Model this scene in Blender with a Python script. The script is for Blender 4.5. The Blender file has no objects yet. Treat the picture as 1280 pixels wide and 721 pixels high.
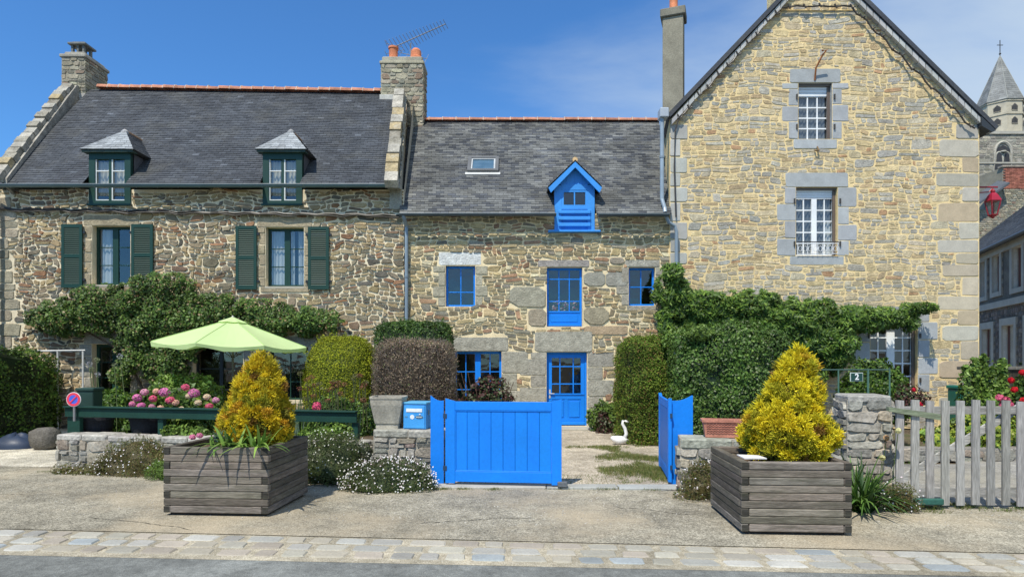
import bpy, math, random
import numpy as np
from mathutils import Vector, noise
R = math.radians
rnd = random.Random(7)
F = 780.0; HY = 450.0; EYE = 1.7
SC = bpy.context.scene; COL = SC.collection
# ------------------------------------------------------------------ camera
cd = bpy.data.cameras.new('camera'); cam = bpy.data.objects.new('camera', cd); COL.objects.link(cam)
cam.location = (0, 0, EYE); cam.rotation_euler = (R(90), 0, 0)
cd.sensor_width = 36; cd.lens = F/1280*36; cd.shift_y = (HY-360.5)/1280; cd.clip_end = 2000; cd.clip_start = .1
SC.camera = cam
# ------------------------------------------------------------------ world
SUN_EL, SUN_AZ = 57, 27       # azimuth: degrees to the left of straight behind the camera
sd = Vector((-math.sin(R(SUN_AZ))*math.cos(R(SUN_EL)), -math.cos(R(SUN_AZ))*math.cos(R(SUN_EL)), math.sin(R(SUN_EL))))
w = bpy.data.worlds.new('World'); SC.world = w; w.use_nodes = True
nt = w.node_tree; nt.nodes.clear()
def nn(nt, t, **k):
    n = nt.nodes.new(t)
    for a, b in k.items(): setattr(n, a, b)
    return n
sky = nn(nt, 'ShaderNodeTexSky', sky_type='NISHITA', sun_disc=False, sun_elevation=R(SUN_EL), altitude=0, air_density=1.0, dust_density=.3, ozone_density=3.5)
sky.sun_rotation = math.atan2(sd.x, sd.y)
bg = nn(nt, 'ShaderNodeBackground'); bg.inputs[1].default_value = .12
wo = nn(nt, 'ShaderNodeOutputWorld')
tc = nn(nt, 'ShaderNodeTexCoord'); sp = nn(nt, 'ShaderNodeSeparateXYZ'); nt.links.new(tc.outputs['Generated'], sp.inputs[0])
zz = nn(nt, 'ShaderNodeMath', operation='ADD'); nt.links.new(sp.outputs[2], zz.inputs[0]); zz.inputs[1].default_value = .12
dx = nn(nt, 'ShaderNodeMath', operation='DIVIDE'); dy = nn(nt, 'ShaderNodeMath', operation='DIVIDE')
for d, i in ((dx, 0), (dy, 1)): nt.links.new(sp.outputs[i], d.inputs[0]); nt.links.new(zz.outputs[0], d.inputs[1])
cb = nn(nt, 'ShaderNodeCombineXYZ'); nt.links.new(dx.outputs[0], cb.inputs[0]); nt.links.new(dy.outputs[0], cb.inputs[1])
mp = nn(nt, 'ShaderNodeMapping'); mp.inputs['Rotation'].default_value = (0, 0, .35); mp.inputs['Scale'].default_value = (.55, 1.0, 1); mp.inputs['Location'].default_value = (1.3, .2, 0)
nt.links.new(cb.outputs[0], mp.inputs[0])
nz = nn(nt, 'ShaderNodeTexNoise'); nz.inputs['Scale'].default_value = 1.1; nz.inputs['Detail'].default_value = 7; nz.inputs['Roughness'].default_value = .55; nz.inputs['Distortion'].default_value = .5
nt.links.new(mp.outputs[0], nz.inputs['Vector'])
# more cloud towards the east side (right of the view)
ml = nn(nt, 'ShaderNodeMath', operation='MULTIPLY_ADD'); nt.links.new(sp.outputs[0], ml.inputs[0]); ml.inputs[1].default_value = .42
nt.links.new(nz.outputs[0], ml.inputs[2])
mr = nn(nt, 'ShaderNodeMapRange'); nt.links.new(ml.outputs[0], mr.inputs[0])
mr.inputs[1].default_value = .37; mr.inputs[2].default_value = .88; mr.inputs[3].default_value = 0; mr.inputs[4].default_value = .85
mr.interpolation_type = 'SMOOTHSTEP'
mx = nn(nt, 'ShaderNodeMix', data_type='RGBA'); nt.links.new(mr.outputs[0], mx.inputs['Factor'])
tint = nn(nt, 'ShaderNodeMix', data_type='RGBA', blend_type='MULTIPLY'); tint.inputs['Factor'].default_value = 1
nt.links.new(sky.outputs[0], tint.inputs[6]); tint.inputs[7].default_value = (.62, 1.13, 1.56, 1)
nt.links.new(tint.outputs[2], mx.inputs[6]); mx.inputs[7].default_value = (5.0, 6.0, 7.0, 1)
nt.links.new(mx.outputs[2], bg.inputs[0]); nt.links.new(bg.outputs[0], wo.inputs[0])
sl = bpy.data.lights.new('sun', 'SUN'); sl.energy = 5.0; sl.angle = R(.5); sl.color = (1, .94, .82)
so = bpy.data.objects.new('sun', sl); COL.objects.link(so); so.rotation_euler = sd.to_track_quat('Z', 'Y').to_euler(); so.location = (0, 0, 40)
SC.view_settings.view_transform = 'Standard'; SC.view_settings.look = 'None'; SC.view_settings.exposure = 0; SC.view_settings.gamma = 1
SC.render.engine = 'CYCLES'

# ------------------------------------------------------------------ helpers
def P(px, py, s): return Vector(((px-640)/s, F/s, EYE-(py-HY)/s))
def G(px, py):
    s = (py-HY)/EYE; return Vector(((px-640)/s, F/s, 0))
def srgb(r, g, b):
    f = lambda c: ((c/255+.055)/1.055)**2.4 if c > 10 else c/3294
    return (f(r), f(g), f(b))
ORG = {}
class MB:
    """collects faces with a colour each; build() links them as one mesh object"""
    def __init__(s): s.v = []; s.f = []; s.c = []; s.q = []
    def face(s, pts, col=(1, 1, 1)):
        n = len(s.v); s.v += [tuple(p) for p in pts]; s.f.append(tuple(range(n, n+len(pts)))); s.c.append(col)
    def poly(s, vs, fs, col=(1, 1, 1)):
        n = len(s.v); s.v += [tuple(p) for p in vs]
        for f in fs: s.f.append(tuple(n+i for i in f)); s.c.append(col)
    def box(s, a, b, col=(1, 1, 1), bev=0, M=None):
        (x0, y0, z0), (x1, y1, z1) = [min(p, q) for p, q in zip(a, b)], [max(p, q) for p, q in zip(a, b)]
        if bev:
            vs = []; 
            bm = bev; fs = []
            xs = (x0, x0+bm, x1-bm, x1); ys = (y0, y0+bm, y1-bm, y1); zs = (z0, z0+bm, z1-bm, z1)
            idx = {}
            def V(i, j, k):
                if (i, j, k) not in idx: idx[(i, j, k)] = len(vs); vs.append((xs[i], ys[j], zs[k]))
                return idx[(i, j, k)]
            o = {0: 1, 3: 2}
            for e in (0, 3):
                fs.append([V(e, 1, 1), V(e, 1, 2), V(e, 2, 2), V(e, 2, 1)] if e == 0 else [V(e, 1, 1), V(e, 2, 1), V(e, 2, 2), V(e, 1, 2)])
                fs.append([V(1, e, 1), V(2, e, 1), V(2, e, 2), V(1, e, 2)] if e == 0 else [V(1, e, 1), V(1, e, 2), V(2, e, 2), V(2, e, 1)])
                fs.append([V(1, 1, e), V(1, 2, e), V(2, 2, e), V(2, 1, e)] if e == 0 else [V(1, 1, e), V(2, 1, e), V(2, 2, e), V(1, 2, e)])
            for a_ in (0, 3):
                for b_ in (0, 3):
                    fs.append([V(a_, o[b_], 1), V(a_, o[b_], 2), V(o[a_], b_, 2), V(o[a_], b_, 1)])
                    fs.append([V(a_, 1, o[b_]), V(a_, 2, o[b_]), V(o[a_], 2, b_), V(o[a_], 1, b_)])
                    fs.append([V(1, a_, o[b_]), V(2, a_, o[b_]), V(2, o[a_], b_), V(1, o[a_], b_)])
                    for c_ in (0, 3): fs.append([V(a_, o[b_], o[c_]), V(o[a_], b_, o[c_]), V(o[a_], o[b_], c_)])
        else:
            vs = [(x0, y0, z0), (x1, y0, z0), (x1, y1, z0), (x0, y1, z0), (x0, y0, z1), (x1, y0, z1), (x1, y1, z1), (x0, y1, z1)]
            fs = [(0, 3, 2, 1), (4, 5, 6, 7), (0, 1, 5, 4), (1, 2, 6, 5), (2, 3, 7, 6), (3, 0, 4, 7)]
        if M: vs = [M(Vector(p)) for p in vs]
        s.poly(vs, fs, col)
    def prism(s, pts, d, col=(1, 1, 1)):
        """polygon (3D points) extruded by vector d"""
        n = len(pts); d = Vector(d); a = [Vector(p) for p in pts]; b = [p+d for p in a]
        s.poly(a+b, [tuple(range(n))[::-1], tuple(range(n, 2*n))]+[(i, (i+1) % n, n+(i+1) % n, n+i) for i in range(n)], col)
    def tube(s, pts, r, col=(1, 1, 1), n=8, r1=None, cap=True):
        pts = [Vector(p) for p in pts]; m = len(pts); vs = []; fs = []
        up = Vector((0, 0, 1)) if abs((pts[-1]-pts[0]).normalized().z) < .9 else Vector((1, 0, 0))
        for i, p in enumerate(pts):
            t = (pts[min(i+1, m-1)]-pts[max(i-1, 0)]).normalized(); a = t.cross(up).normalized(); b = t.cross(a)
            rr = r if r1 is None else r+(r1-r)*i/(m-1)
            for k in range(n): q = 2*math.pi*k/n; vs.append(p+a*math.cos(q)*rr+b*math.sin(q)*rr)
        for i in range(m-1):
            for k in range(n): fs.append((i*n+k, i*n+(k+1) % n, (i+1)*n+(k+1) % n, (i+1)*n+k))
        if cap: fs += [tuple(range(n))[::-1], tuple(range((m-1)*n, m*n))]
        s.poly(vs, fs, col)
    def lathe(s, c, prof, col=(1, 1, 1), n=20):
        vs = []; fs = []; c = Vector(c)
        for r, z in prof:
            for k in range(n): q = 2*math.pi*k/n; vs.append(c+Vector((r*math.cos(q), r*math.sin(q), z)))
        for i in range(len(prof)-1):
            for k in range(n): fs.append((i*n+k, i*n+(k+1) % n, (i+1)*n+(k+1) % n, (i+1)*n+k))
        fs.append(tuple(range((len(prof)-1)*n, len(prof)*n)))
        s.poly(vs, fs, col)
    def quads(s, V, C): s.q.append((np.asarray(V, float).reshape(-1, 4, 3), np.asarray(C, float).reshape(-1, 3)))
    def build(s, name, m, parent=None, smooth=False, base=None):
        v = np.array(s.v, float).reshape(-1, 3); nf = len(s.f)
        tot = [len(f) for f in s.f]; li = [i for f in s.f for i in f]; fc = [c[:3] for c in s.c]
        tot = np.array(tot, np.int32); li = np.array(li, np.int32); fc = np.array(fc, float).reshape(-1, 3)
        for V, C in s.q:
            n0 = len(v); k = len(V); v = np.concatenate([v, V.reshape(-1, 3)]); tot = np.concatenate([tot, np.full(k, 4, np.int32)])
            li = np.concatenate([li, np.arange(n0, n0+4*k, dtype=np.int32)]); fc = np.concatenate([fc, C])
        if parent is not None: o3 = ORG[parent.name]
        elif base is not None: o3 = Vector(base)
        else:
            mn = v.min(0); mxx = v.max(0); o3 = Vector(((mn[0]+mxx[0])/2, (mn[1]+mxx[1])/2, mn[2]))
        me = bpy.data.meshes.new(name); me.vertices.add(len(v)); me.vertices.foreach_set('co', (v-np.array(o3)).ravel())
        me.loops.add(len(li)); me.loops.foreach_set('vertex_index', li)
        me.polygons.add(len(tot)); st = np.concatenate([[0], np.cumsum(tot)[:-1]]).astype(np.int32)
        me.polygons.foreach_set('loop_start', st); me.polygons.foreach_set('loop_total', tot)
        me.polygons.foreach_set('use_smooth', np.full(len(tot), smooth))
        me.update(calc_edges=True)
        at = me.attributes.new('tone', 'FLOAT_COLOR', 'CORNER')
        cc = np.repeat(fc, tot, axis=0); cc = np.concatenate([cc, np.ones((len(cc), 1))], 1); at.data.foreach_set('color', cc.ravel())
        me.materials.append(m); me.validate()
        o = bpy.data.objects.new(name, me); COL.objects.link(o)
        if parent is not None: o.parent = parent
        else: o.location = o3
        ORG[o.name] = o3
        return o
def empty(name, base, label, cat, group=None):
    o = bpy.data.objects.new(name, None); COL.objects.link(o); o.location = base; o.empty_display_size = .2; ORG[o.name] = Vector(base)
    return tag(o, label, cat, group)
def tag(o, label=None, cat=None, group=None, kind=None):
    if label: o['label'] = label
    if cat: o['category'] = cat
    if group: o['group'] = group
    if kind: o['kind'] = kind
    return o

# ------------------------------------------------------------------ materials
def material(name, col=None, rough=.8, amp=.25, scale=8, amp2=.15, scale2=60, bump=.3, bscale=30, bdist=.01, metal=0, spec=.4, stretch=(1, 1, 1), transl=0, stain=None, stain_amt=.5, stain_scale=.6):
    m = bpy.data.materials.new(name); m.use_nodes = True; t = m.node_tree; t.nodes.clear()
    out = nn(t, 'ShaderNodeOutputMaterial'); b = nn(t, 'ShaderNodeBsdfPrincipled')
    b.inputs['Roughness'].default_value = rough; b.inputs['Metallic'].default_value = metal; b.inputs['Specular IOR Level'].default_value = spec
    at = nn(t, 'ShaderNodeAttribute', attribute_name='tone'); base = at.outputs['Color']
    if col is not None:
        mm = nn(t, 'ShaderNodeMix', data_type='RGBA', blend_type='MULTIPLY'); mm.inputs['Factor'].default_value = 1
        t.links.new(base, mm.inputs[6]); mm.inputs[7].default_value = (*col, 1); base = mm.outputs[2]
    if transl or (amp == 0 and not bump):
        pass
    tcn = nn(t, 'ShaderNodeTexCoord'); mpn = nn(t, 'ShaderNodeMapping'); mpn.inputs['Scale'].default_value = stretch
    t.links.new(tcn.outputs['Object'], mpn.inputs[0])
    for a_, s_ in ((amp, scale), (amp2, scale2)):
        if not a_: continue
        n = nn(t, 'ShaderNodeTexNoise'); n.inputs['Scale'].default_value = s_; n.inputs['Detail'].default_value = 4; t.links.new(mpn.outputs[0], n.inputs['Vector'])
        r = nn(t, 'ShaderNodeMapRange'); r.inputs[1].default_value = .3; r.inputs[2].default_value = .7; r.inputs[3].default_value = 1-a_; r.inputs[4].default_value = 1+a_; r.clamp = True
        t.links.new(n.outputs[0], r.inputs[0])
        vm = nn(t, 'ShaderNodeVectorMath', operation='SCALE'); t.links.new(base, vm.inputs[0]); t.links.new(r.outputs[0], vm.inputs['Scale']); base = vm.outputs[0]
    if stain:
        n = nn(t, 'ShaderNodeTexNoise'); n.inputs['Scale'].default_value = stain_scale; n.inputs['Detail'].default_value = 6; n.inputs['Roughness'].default_value = .65; t.links.new(mpn.outputs[0], n.inputs['Vector'])
        r = nn(t, 'ShaderNodeMapRange'); r.inputs[1].default_value = .5; r.inputs[2].default_value = .68; r.inputs[3].default_value = 0; r.inputs[4].default_value = stain_amt
        t.links.new(n.outputs[0], r.inputs[0]); mm = nn(t, 'ShaderNodeMix', data_type='RGBA'); t.links.new(r.outputs[0], mm.inputs['Factor'])
        t.links.new(base, mm.inputs[6]); mm.inputs[7].default_value = (*stain, 1); base = mm.outputs[2]
    t.links.new(base, b.inputs['Base Color'])
    if bump:
        n = nn(t, 'ShaderNodeTexNoise'); n.inputs['Scale'].default_value = bscale; n.inputs['Detail'].default_value = 5; t.links.new(mpn.outputs[0], n.inputs['Vector'])
        bn = nn(t, 'ShaderNodeBump'); bn.inputs['Strength'].default_value = bump; bn.inputs['Distance'].default_value = bdist; t.links.new(n.outputs[0], bn.inputs['Height']); t.links.new(bn.outputs[0], b.inputs['Normal'])
    if transl:
        tr = nn(t, 'ShaderNodeBsdfTranslucent'); t.links.new(base, tr.inputs[0]); ms = nn(t, 'ShaderNodeMixShader'); ms.inputs[0].default_value = transl
        t.links.new(b.outputs[0], ms.inputs[1]); t.links.new(tr.outputs[0], ms.inputs[2]); t.links.new(ms.outputs[0], out.inputs[0])
    else: t.links.new(b.outputs[0], out.inputs[0])
    return m
def gravel(name, c1, c2, c3, grain=90, patch=.35, patchcol=None, bump=.6, patch_lo=.5, patch_hi=.65):
    m = bpy.data.materials.new(name); m.use_nodes = True; t = m.node_tree; b = t.nodes['Principled BSDF']; b.inputs['Roughness'].default_value = .9; b.inputs['Specular IOR Level'].default_value = .2
    tcn = nn(t, 'ShaderNodeTexCoord')
    v = nn(t, 'ShaderNodeTexVoronoi'); v.inputs['Scale'].default_value = grain; t.links.new(tcn.outputs['Object'], v.inputs['Vector'])
    sx = nn(t, 'ShaderNodeSeparateColor'); t.links.new(v.outputs['Color'], sx.inputs[0])
    cr = nn(t, 'ShaderNodeValToRGB'); e = cr.color_ramp.elements; e[0].color = (*c1, 1); e[1].color = (*c3, 1); k = e.new(.5); k.color = (*c2, 1)
    t.links.new(sx.outputs[0], cr.inputs[0]); base = cr.outputs[0]
    for s_, a_ in ((.7, .30), (3.5, .20), (14, .14)):
        n = nn(t, 'ShaderNodeTexNoise'); n.inputs['Scale'].default_value = s_; n.inputs['Detail'].default_value = 4; t.links.new(tcn.outputs['Object'], n.inputs['Vector'])
        r = nn(t, 'ShaderNodeMapRange'); r.inputs[1].default_value = .3; r.inputs[2].default_value = .7; r.inputs[3].default_value = 1-a_; r.inputs[4].default_value = 1+a_
        t.links.new(n.outputs[0], r.inputs[0]); vm = nn(t, 'ShaderNodeVectorMath', operation='SCALE'); t.links.new(base, vm.inputs[0]); t.links.new(r.outputs[0], vm.inputs['Scale']); base = vm.outputs[0]
    if patchcol:
        n = nn(t, 'ShaderNodeTexNoise'); n.inputs['Scale'].default_value = patch; n.inputs['Detail'].default_value = 7; n.inputs['Roughness'].default_value = .6; t.links.new(tcn.outputs['Object'], n.inputs['Vector'])
        r = nn(t, 'ShaderNodeMapRange'); r.inputs[1].default_value = patch_lo; r.inputs[2].default_value = patch_hi; r.inputs[3].default_value = 0; r.inputs[4].default_value = .75
        t.links.new(n.outputs[0], r.inputs[0]); mm = nn(t, 'ShaderNodeMix', data_type='RGBA'); t.links.new(r.outputs[0], mm.inputs['Factor']); t.links.new(base, mm.inputs[6])
        v2 = nn(t, 'ShaderNodeVectorMath', operation='SCALE'); r2 = nn(t, 'ShaderNodeMapRange'); r2.inputs[3].default_value = .75; r2.inputs[4].default_value = 1.2; t.links.new(sx.outputs[1], r2.inputs[0])
        v2.inputs[0].default_value = patchcol; t.links.new(r2.outputs[0], v2.inputs['Scale']); t.links.new(v2.outputs[0], mm.inputs[7]); base = mm.outputs[2]
    t.links.new(base, b.inputs['Base Color'])
    bn = nn(t, 'ShaderNodeBump'); bn.inputs['Strength'].default_value = bump; bn.inputs['Distance'].default_value = .006; t.links.new(v.outputs['Distance'], bn.inputs['Height']); bn.invert = True; t.links.new(bn.outputs[0], b.inputs['Normal'])
    return m
def glass_mat(name, tintc=(.90, .93, .93)):
    m = bpy.data.materials.new(name); m.use_nodes = True; t = m.node_tree; t.nodes.clear(); out = nn(t, 'ShaderNodeOutputMaterial')
    tr = nn(t, 'ShaderNodeBsdfTransparent'); tr.inputs[0].default_value = (*tintc, 1); gl = nn(t, 'ShaderNodeBsdfGlossy'); gl.inputs['Roughness'].default_value = .03
    ge = nn(t, 'ShaderNodeNewGeometry'); dt = nn(t, 'ShaderNodeVectorMath', operation='DOT_PRODUCT'); t.links.new(ge.outputs['Normal'], dt.inputs[0]); t.links.new(ge.outputs['Incoming'], dt.inputs[1])
    ab = nn(t, 'ShaderNodeMath', operation='ABSOLUTE'); t.links.new(dt.outputs['Value'], ab.inputs[0]); om = nn(t, 'ShaderNodeMath', operation='SUBTRACT'); om.inputs[0].default_value = 1; t.links.new(ab.outputs[0], om.inputs[1])
    pw = nn(t, 'ShaderNodeMath', operation='POWER'); pw.inputs[1].default_value = 5; t.links.new(om.outputs[0], pw.inputs[0]); ad = nn(t, 'ShaderNodeMath', operation='MULTIPLY_ADD'); ad.inputs[1].default_value = .85; ad.inputs[2].default_value = .13; t.links.new(pw.outputs[0], ad.inputs[0])
    tcn = nn(t, 'ShaderNodeTexCoord'); n = nn(t, 'ShaderNodeTexNoise'); n.inputs['Scale'].default_value = 2.5; t.links.new(tcn.outputs['Object'], n.inputs['Vector'])
    bn = nn(t, 'ShaderNodeBump'); bn.inputs['Strength'].default_value = .25; bn.inputs['Distance'].default_value = .02; t.links.new(n.outputs[0], bn.inputs['Height']); t.links.new(bn.outputs[0], gl.inputs['Normal'])
    ms = nn(t, 'ShaderNodeMixShader'); t.links.new(ad.outputs[0], ms.inputs[0]); t.links.new(tr.outputs[0], ms.inputs[1]); t.links.new(gl.outputs[0], ms.inputs[2]); t.links.new(ms.outputs[0], out.inputs[0])
    return m
MT = {}
MT['stone'] = material('rubble_stone', amp=.22, scale=7, amp2=.22, scale2=38, bump=.9, bscale=26, bdist=.02, rough=.9, spec=.2, stain=(.20, .175, .13), stain_amt=.32, stain_scale=.7)
MT['dressed'] = material('dressed_stone', amp=.10, scale=4, amp2=.10, scale2=45, bump=.4, bscale=50, bdist=.008, rough=.85, spec=.25)
MT['mortar'] = material('lime_mortar', amp=.15, scale=3, amp2=.15, scale2=40, bump=.8, bscale=45, bdist=.015, rough=.95, spec=.1, stain=(.36, .31, .22), stain_amt=.35, stain_scale=.9)
MT['slate'] = material('roof_slate', amp=.25, scale=1.2, amp2=.25, scale2=30, bump=.3, bscale=40, rough=.62, spec=.35, stain=(.17, .16, .12), stain_amt=.18, stain_scale=1.5)
MT['terracotta'] = material('terracotta', amp=.25, scale=5, amp2=.2, scale2=40, rough=.85, spec=.2)
MT['paint'] = material('painted_wood', amp=.07, scale=2.2, amp2=.06, scale2=28, bump=.25, bscale=50, bdist=.004, rough=.48, spec=.4)
MT['oldpaint'] = material('weathered_paint', amp=.14, scale=4, amp2=.12, scale2=40, bump=.3, bscale=50, bdist=.004, rough=.6, spec=.3)
MT['metal'] = material('painted_metal', amp=.12, scale=3, amp2=.05, rough=.4, spec=.5, bump=.05)
MT['wood'] = material('weathered_wood', stain=(.085, .085, .055), stain_amt=.5, stain_scale=1.7, amp=.30, scale=2.2, amp2=.28, scale2=9, stretch=(1.4, 1.4, 14), bump=.7, bscale=12, bdist=.008, rough=.9, spec=.15)
MT['wood_v'] = material('weathered_wood_upright', amp=.2, scale=5, amp2=.3, scale2=16, stretch=(7, 7, .6), bump=.6, bscale=12, bdist=.006, rough=.9, spec=.15)
MT['concrete'] = material('cast_concrete', amp=.18, scale=3, amp2=.2, scale2=35, bump=.5, bscale=60, bdist=.006, rough=.9, spec=.15)
MT['lichen'] = material('lichen_stone', amp=.3, scale=4, amp2=.3, scale2=22, bump=.9, bscale=22, bdist=.02, rough=.95, spec=.1, stain=(.42, .41, .36), stain_amt=.55, stain_scale=5)
MT['leaf'] = material('leaf', amp=.15, scale=2, amp2=0, bump=0, rough=.5, spec=.35, transl=.22)
MT['needle'] = material('conifer_spray', amp=.15, scale=4, amp2=0, bump=0, rough=.7, spec=.2, transl=.18)
MT['petal'] = material('petal', amp=.1, scale=8, amp2=0, bump=0, rough=.7, spec=.2, transl=.3)
MT['bark'] = material('bark', amp=.3, scale=8, amp2=.3, scale2=40, bump=.8, bscale=30, rough=.95, spec=.1)
MT['fabric'] = material('canopy_fabric', amp=.03, scale=3, amp2=0, bump=.1, bscale=300, bdist=.002, rough=.8, spec=.2, transl=.35)
MT['curtain'] = material('curtain_cloth', amp=.05, scale=10, amp2=0, bump=.2, bscale=60, rough=.9, spec=.1, transl=.08)
MT['soil'] = material('soil', amp=.4, scale=8, amp2=.4, scale2=60, bump=1, bscale=40, bdist=.03, rough=1, spec=.05)
MT['plaster'] = material('plaster', amp=.1, scale=2, amp2=.08, scale2=30, bump=.3, bscale=30, rough=.9, spec=.15, stain=(.3, .28, .24), stain_amt=.4, stain_scale=.8)
MT['glass'] = glass_mat('window_glass')
YEL = (.76, .59, .31)
BLUE = srgb(14, 126, 226); LBLUE = srgb(60, 145, 222); GREEN = srgb(22, 58, 48); WHITE = (.8, .8, .78)

# masonry -----------------------------------------------------------
def jitcol(c, a=.12):
    k = 1+rnd.uniform(-a*1.6, a*1.6); return tuple(max(.01, x*k*(1+rnd.uniform(-a*.15, a*.15))) for x in c)
def pick(pal):
    r = rnd.random()*sum(p[1] for p in pal)
    for c, wt in pal:
        r -= wt
        if r <= 0: return c
    return pal[-1][0]
def stone(mb, mapf, x0, x1, z0, z1, col, out=.02, ch=.3, gap=.012, warp=.02, jit=.07, top=None, seed=0, w2=0):
    x0 += gap*rnd.uniform(.5, 1.5); x1 -= gap*rnd.uniform(.5, 1.5); z0 += gap*rnd.uniform(.5, 1.5); z1 -= gap*rnd.uniform(.5, 1.5)
    w_, h_ = x1-x0, z1-z0
    if w_ < .03 or h_ < .025: return
    m = min(w_, h_)
    def c(): return m*ch*rnd.uniform(.35, 1.15)
    c0, c1, c2, c3 = c(), c(), c(), c()
    q = [(x0+c0*min(2, w_/h_*.8), z0), (x1-c1*min(2, w_/h_*.8), z0), (x1, z0+c1), (x1, z1-c2), (x1-c2*min(2, w_/h_*.8), z1), (x0+c3*min(2, w_/h_*.8), z1), (x0, z1-c3), (x0, z0+c0)]
    j = m*jit
    q = [(x+rnd.uniform(-j, j), z+rnd.uniform(-j, j)) for x, z in q]
    if warp:
        q = [(x+warp*noise.noise((x*1.1+seed, z*1.1, 3))+w2*noise.noise((x*2.6, z*5.5, seed)), z+warp*2.2*noise.noise((x*.9, z*.9+seed, 9))+w2*.8*noise.noise((x*3.7, z*3.2, seed+4))) for x, z in q]
    if top: q = [(x, min(z, top(x)-.02)) for x, z in q]
    cx = sum(a for a, b in q)/8; cz = sum(b for a, b in q)/8
    o = out*rnd.uniform(.5, 1.3); tx = rnd.uniform(-.25, .25)*out; tz = rnd.uniform(-.25, .25)*out
    ins = min(.02, m*.13)
    fr = []
    for x, z in q:
        dx_, dz_ = cx-x, cz-z; L = math.hypot(dx_, dz_)+1e-6
        fr.append((x+dx_/L*ins, z+dz_/L*ins))
    a = [mapf(x, z, -.004) for x, z in q]
    b = [mapf(x, z, o+tx*(x-cx)/(w_/2)+tz*(z-cz)/(h_/2)) for x, z in fr]
    mb.poly(a+b, [tuple(range(8, 16))]+[(i, (i+1) % 8, 8+(i+1) % 8, 8+i) for i in range(8)], col)
def clip_cell(c, holes):
    x0, x1, z0, z1 = c
    for a0, a1, b0, b1 in holes:
        if x0 < a1 and x1 > a0 and z0 < b1 and z1 > b0:
            cand = [(x0, min(x1, a0), z0, z1), (max(x0, a1), x1, z0, z1), (x0, x1, z0, min(z1, b0)), (x0, x1, max(z0, b1), z1)]
            cand = [k for k in cand if k[1]-k[0] > .06 and k[3]-k[2] > .04]
            if not cand: return None
            x0, x1, z0, z1 = max(cand, key=lambda k: (k[1]-k[0])*(k[3]-k[2]))
    return x0, x1, z0, z1
def masonry(mb, mapf, X0, X1, Z0, Z1, holes, st, top=None):
    pal = st['pal']; z = Z0; sd_ = rnd.uniform(0, 50)
    while z < Z1-.03:
        h = rnd.uniform(*st['h'])
        if Z1-(z+h) < .07: h = Z1-z
        x = X0-rnd.uniform(0, .1); first = True
        while x < X1-.02:
            wd = rnd.uniform(*st['w'])*(1 if rnd.random() < .75 else .6)
            xa = max(x, X0); xb = x+wd
            if X1-xb < .1: xb = X1
            cells = [(xa, xb, z, z+h)]
            r = rnd.random(); ww = xb-xa
            if h > st['split'] and r < st.get('ps', .75):
                k = z+h*rnd.uniform(.38, .62)
                cells = []
                for (u0, u1) in ((z, k), (k, z+h)):
                    if ww > .26 and rnd.random() < .55:
                        t_ = xa+ww*rnd.uniform(.3, .7); cells += [(xa, t_, u0, u1), (t_, xb, u0, u1)]
                    else: cells.append((xa, xb, u0, u1))
            elif ww > h*3.2 and rnd.random() < .6: t_ = xa+ww*rnd.uniform(.35, .65); cells = [(xa, t_, z, z+h), (t_, xb, z, z+h)]
            for c in cells:
                if top and min(top(c[0]), top(c[1])) < c[2]+.03: 
                    if max(top(c[0]), top(c[1])) < c[2]+.06: continue
                c = clip_cell(c, holes)
                if c: stone(mb, mapf, *c, jitcol(pick(pal), st.get('cj', .13)), out=st['out'], ch=st['ch'], gap=st['gap'], jit=st['jit'], warp=st['warp'], top=top, seed=sd_, w2=st.get('w2', 0))
            x = xb
        z += h
def front(yw): return lambda x, z, o: Vector((x, yw-o, z))
def lineplane(A, U): 
    U = Vector(U).normalized(); N = Vector((U.y, -U.x, 0)); A = Vector(A)
    return lambda x, z, o: A+U*x+N*o+Vector((0, 0, z))
STY_L = dict(h=(.08, .22), w=(.12, .40), split=.14, ps=.75, out=.026, ch=.30, gap=.010, jit=.13, warp=.06, w2=.09, cj=.16,
    pal=[((.30, .24, .155), 5), ((.225, .19, .13), 4), ((.37, .28, .155), 5), ((.28, .155, .085), 2.2), ((.20, .135, .09), 2), ((.40, .315, .18), 2.5), ((.15, .135, .11), 2)])
STY_M = dict(h=(.085, .21), w=(.15, .44), split=.13, ps=.8, out=.024, ch=.26, gap=.010, jit=.12, warp=.045, w2=.07, cj=.15,
    pal=[((.38, .305, .175), 5), ((.30, .25, .155), 4), ((.47, .365, .195), 4), ((.36, .22, .13), 2.2), ((.26, .235, .18), 2.5), ((.30, .18, .11), 1.2), ((.50, .44, .29), 2)])
STY_R = dict(h=(.11, .23), w=(.22, .56), split=.15, ps=.75, out=.009, ch=.22, gap=.009, jit=.10, warp=.035, w2=.06, cj=.09,
    pal=[((.53, .435, .275), 6), ((.46, .40, .285), 5), ((.41, .38, .31), 3.5), ((.57, .45, .25), 4.5), ((.48, .36, .205), 2.5), ((.44, .27, .15), .6), ((.37, .35, .30), 2)])
STY_W = dict(h=(.07, .17), w=(.16, .48), split=.14, ps=.5, out=.035, ch=.24, gap=.006, jit=.13, warp=.03, cj=.2,
    pal=[((.32, .30, .25), 5), ((.24, .23, .20), 4), ((.38, .34, .26), 3), ((.28, .22, .18), .6)])
STY_C = dict(h=(.09, .2), w=(.18, .42), split=.16, ps=.5, out=.02, ch=.3, gap=.007, jit=.09, warp=.0, cj=.2,
    pal=[((.33, .30, .22), 5), ((.26, .25, .2), 4), ((.40, .36, .25), 3), ((.30, .22, .16), 1)])
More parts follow.
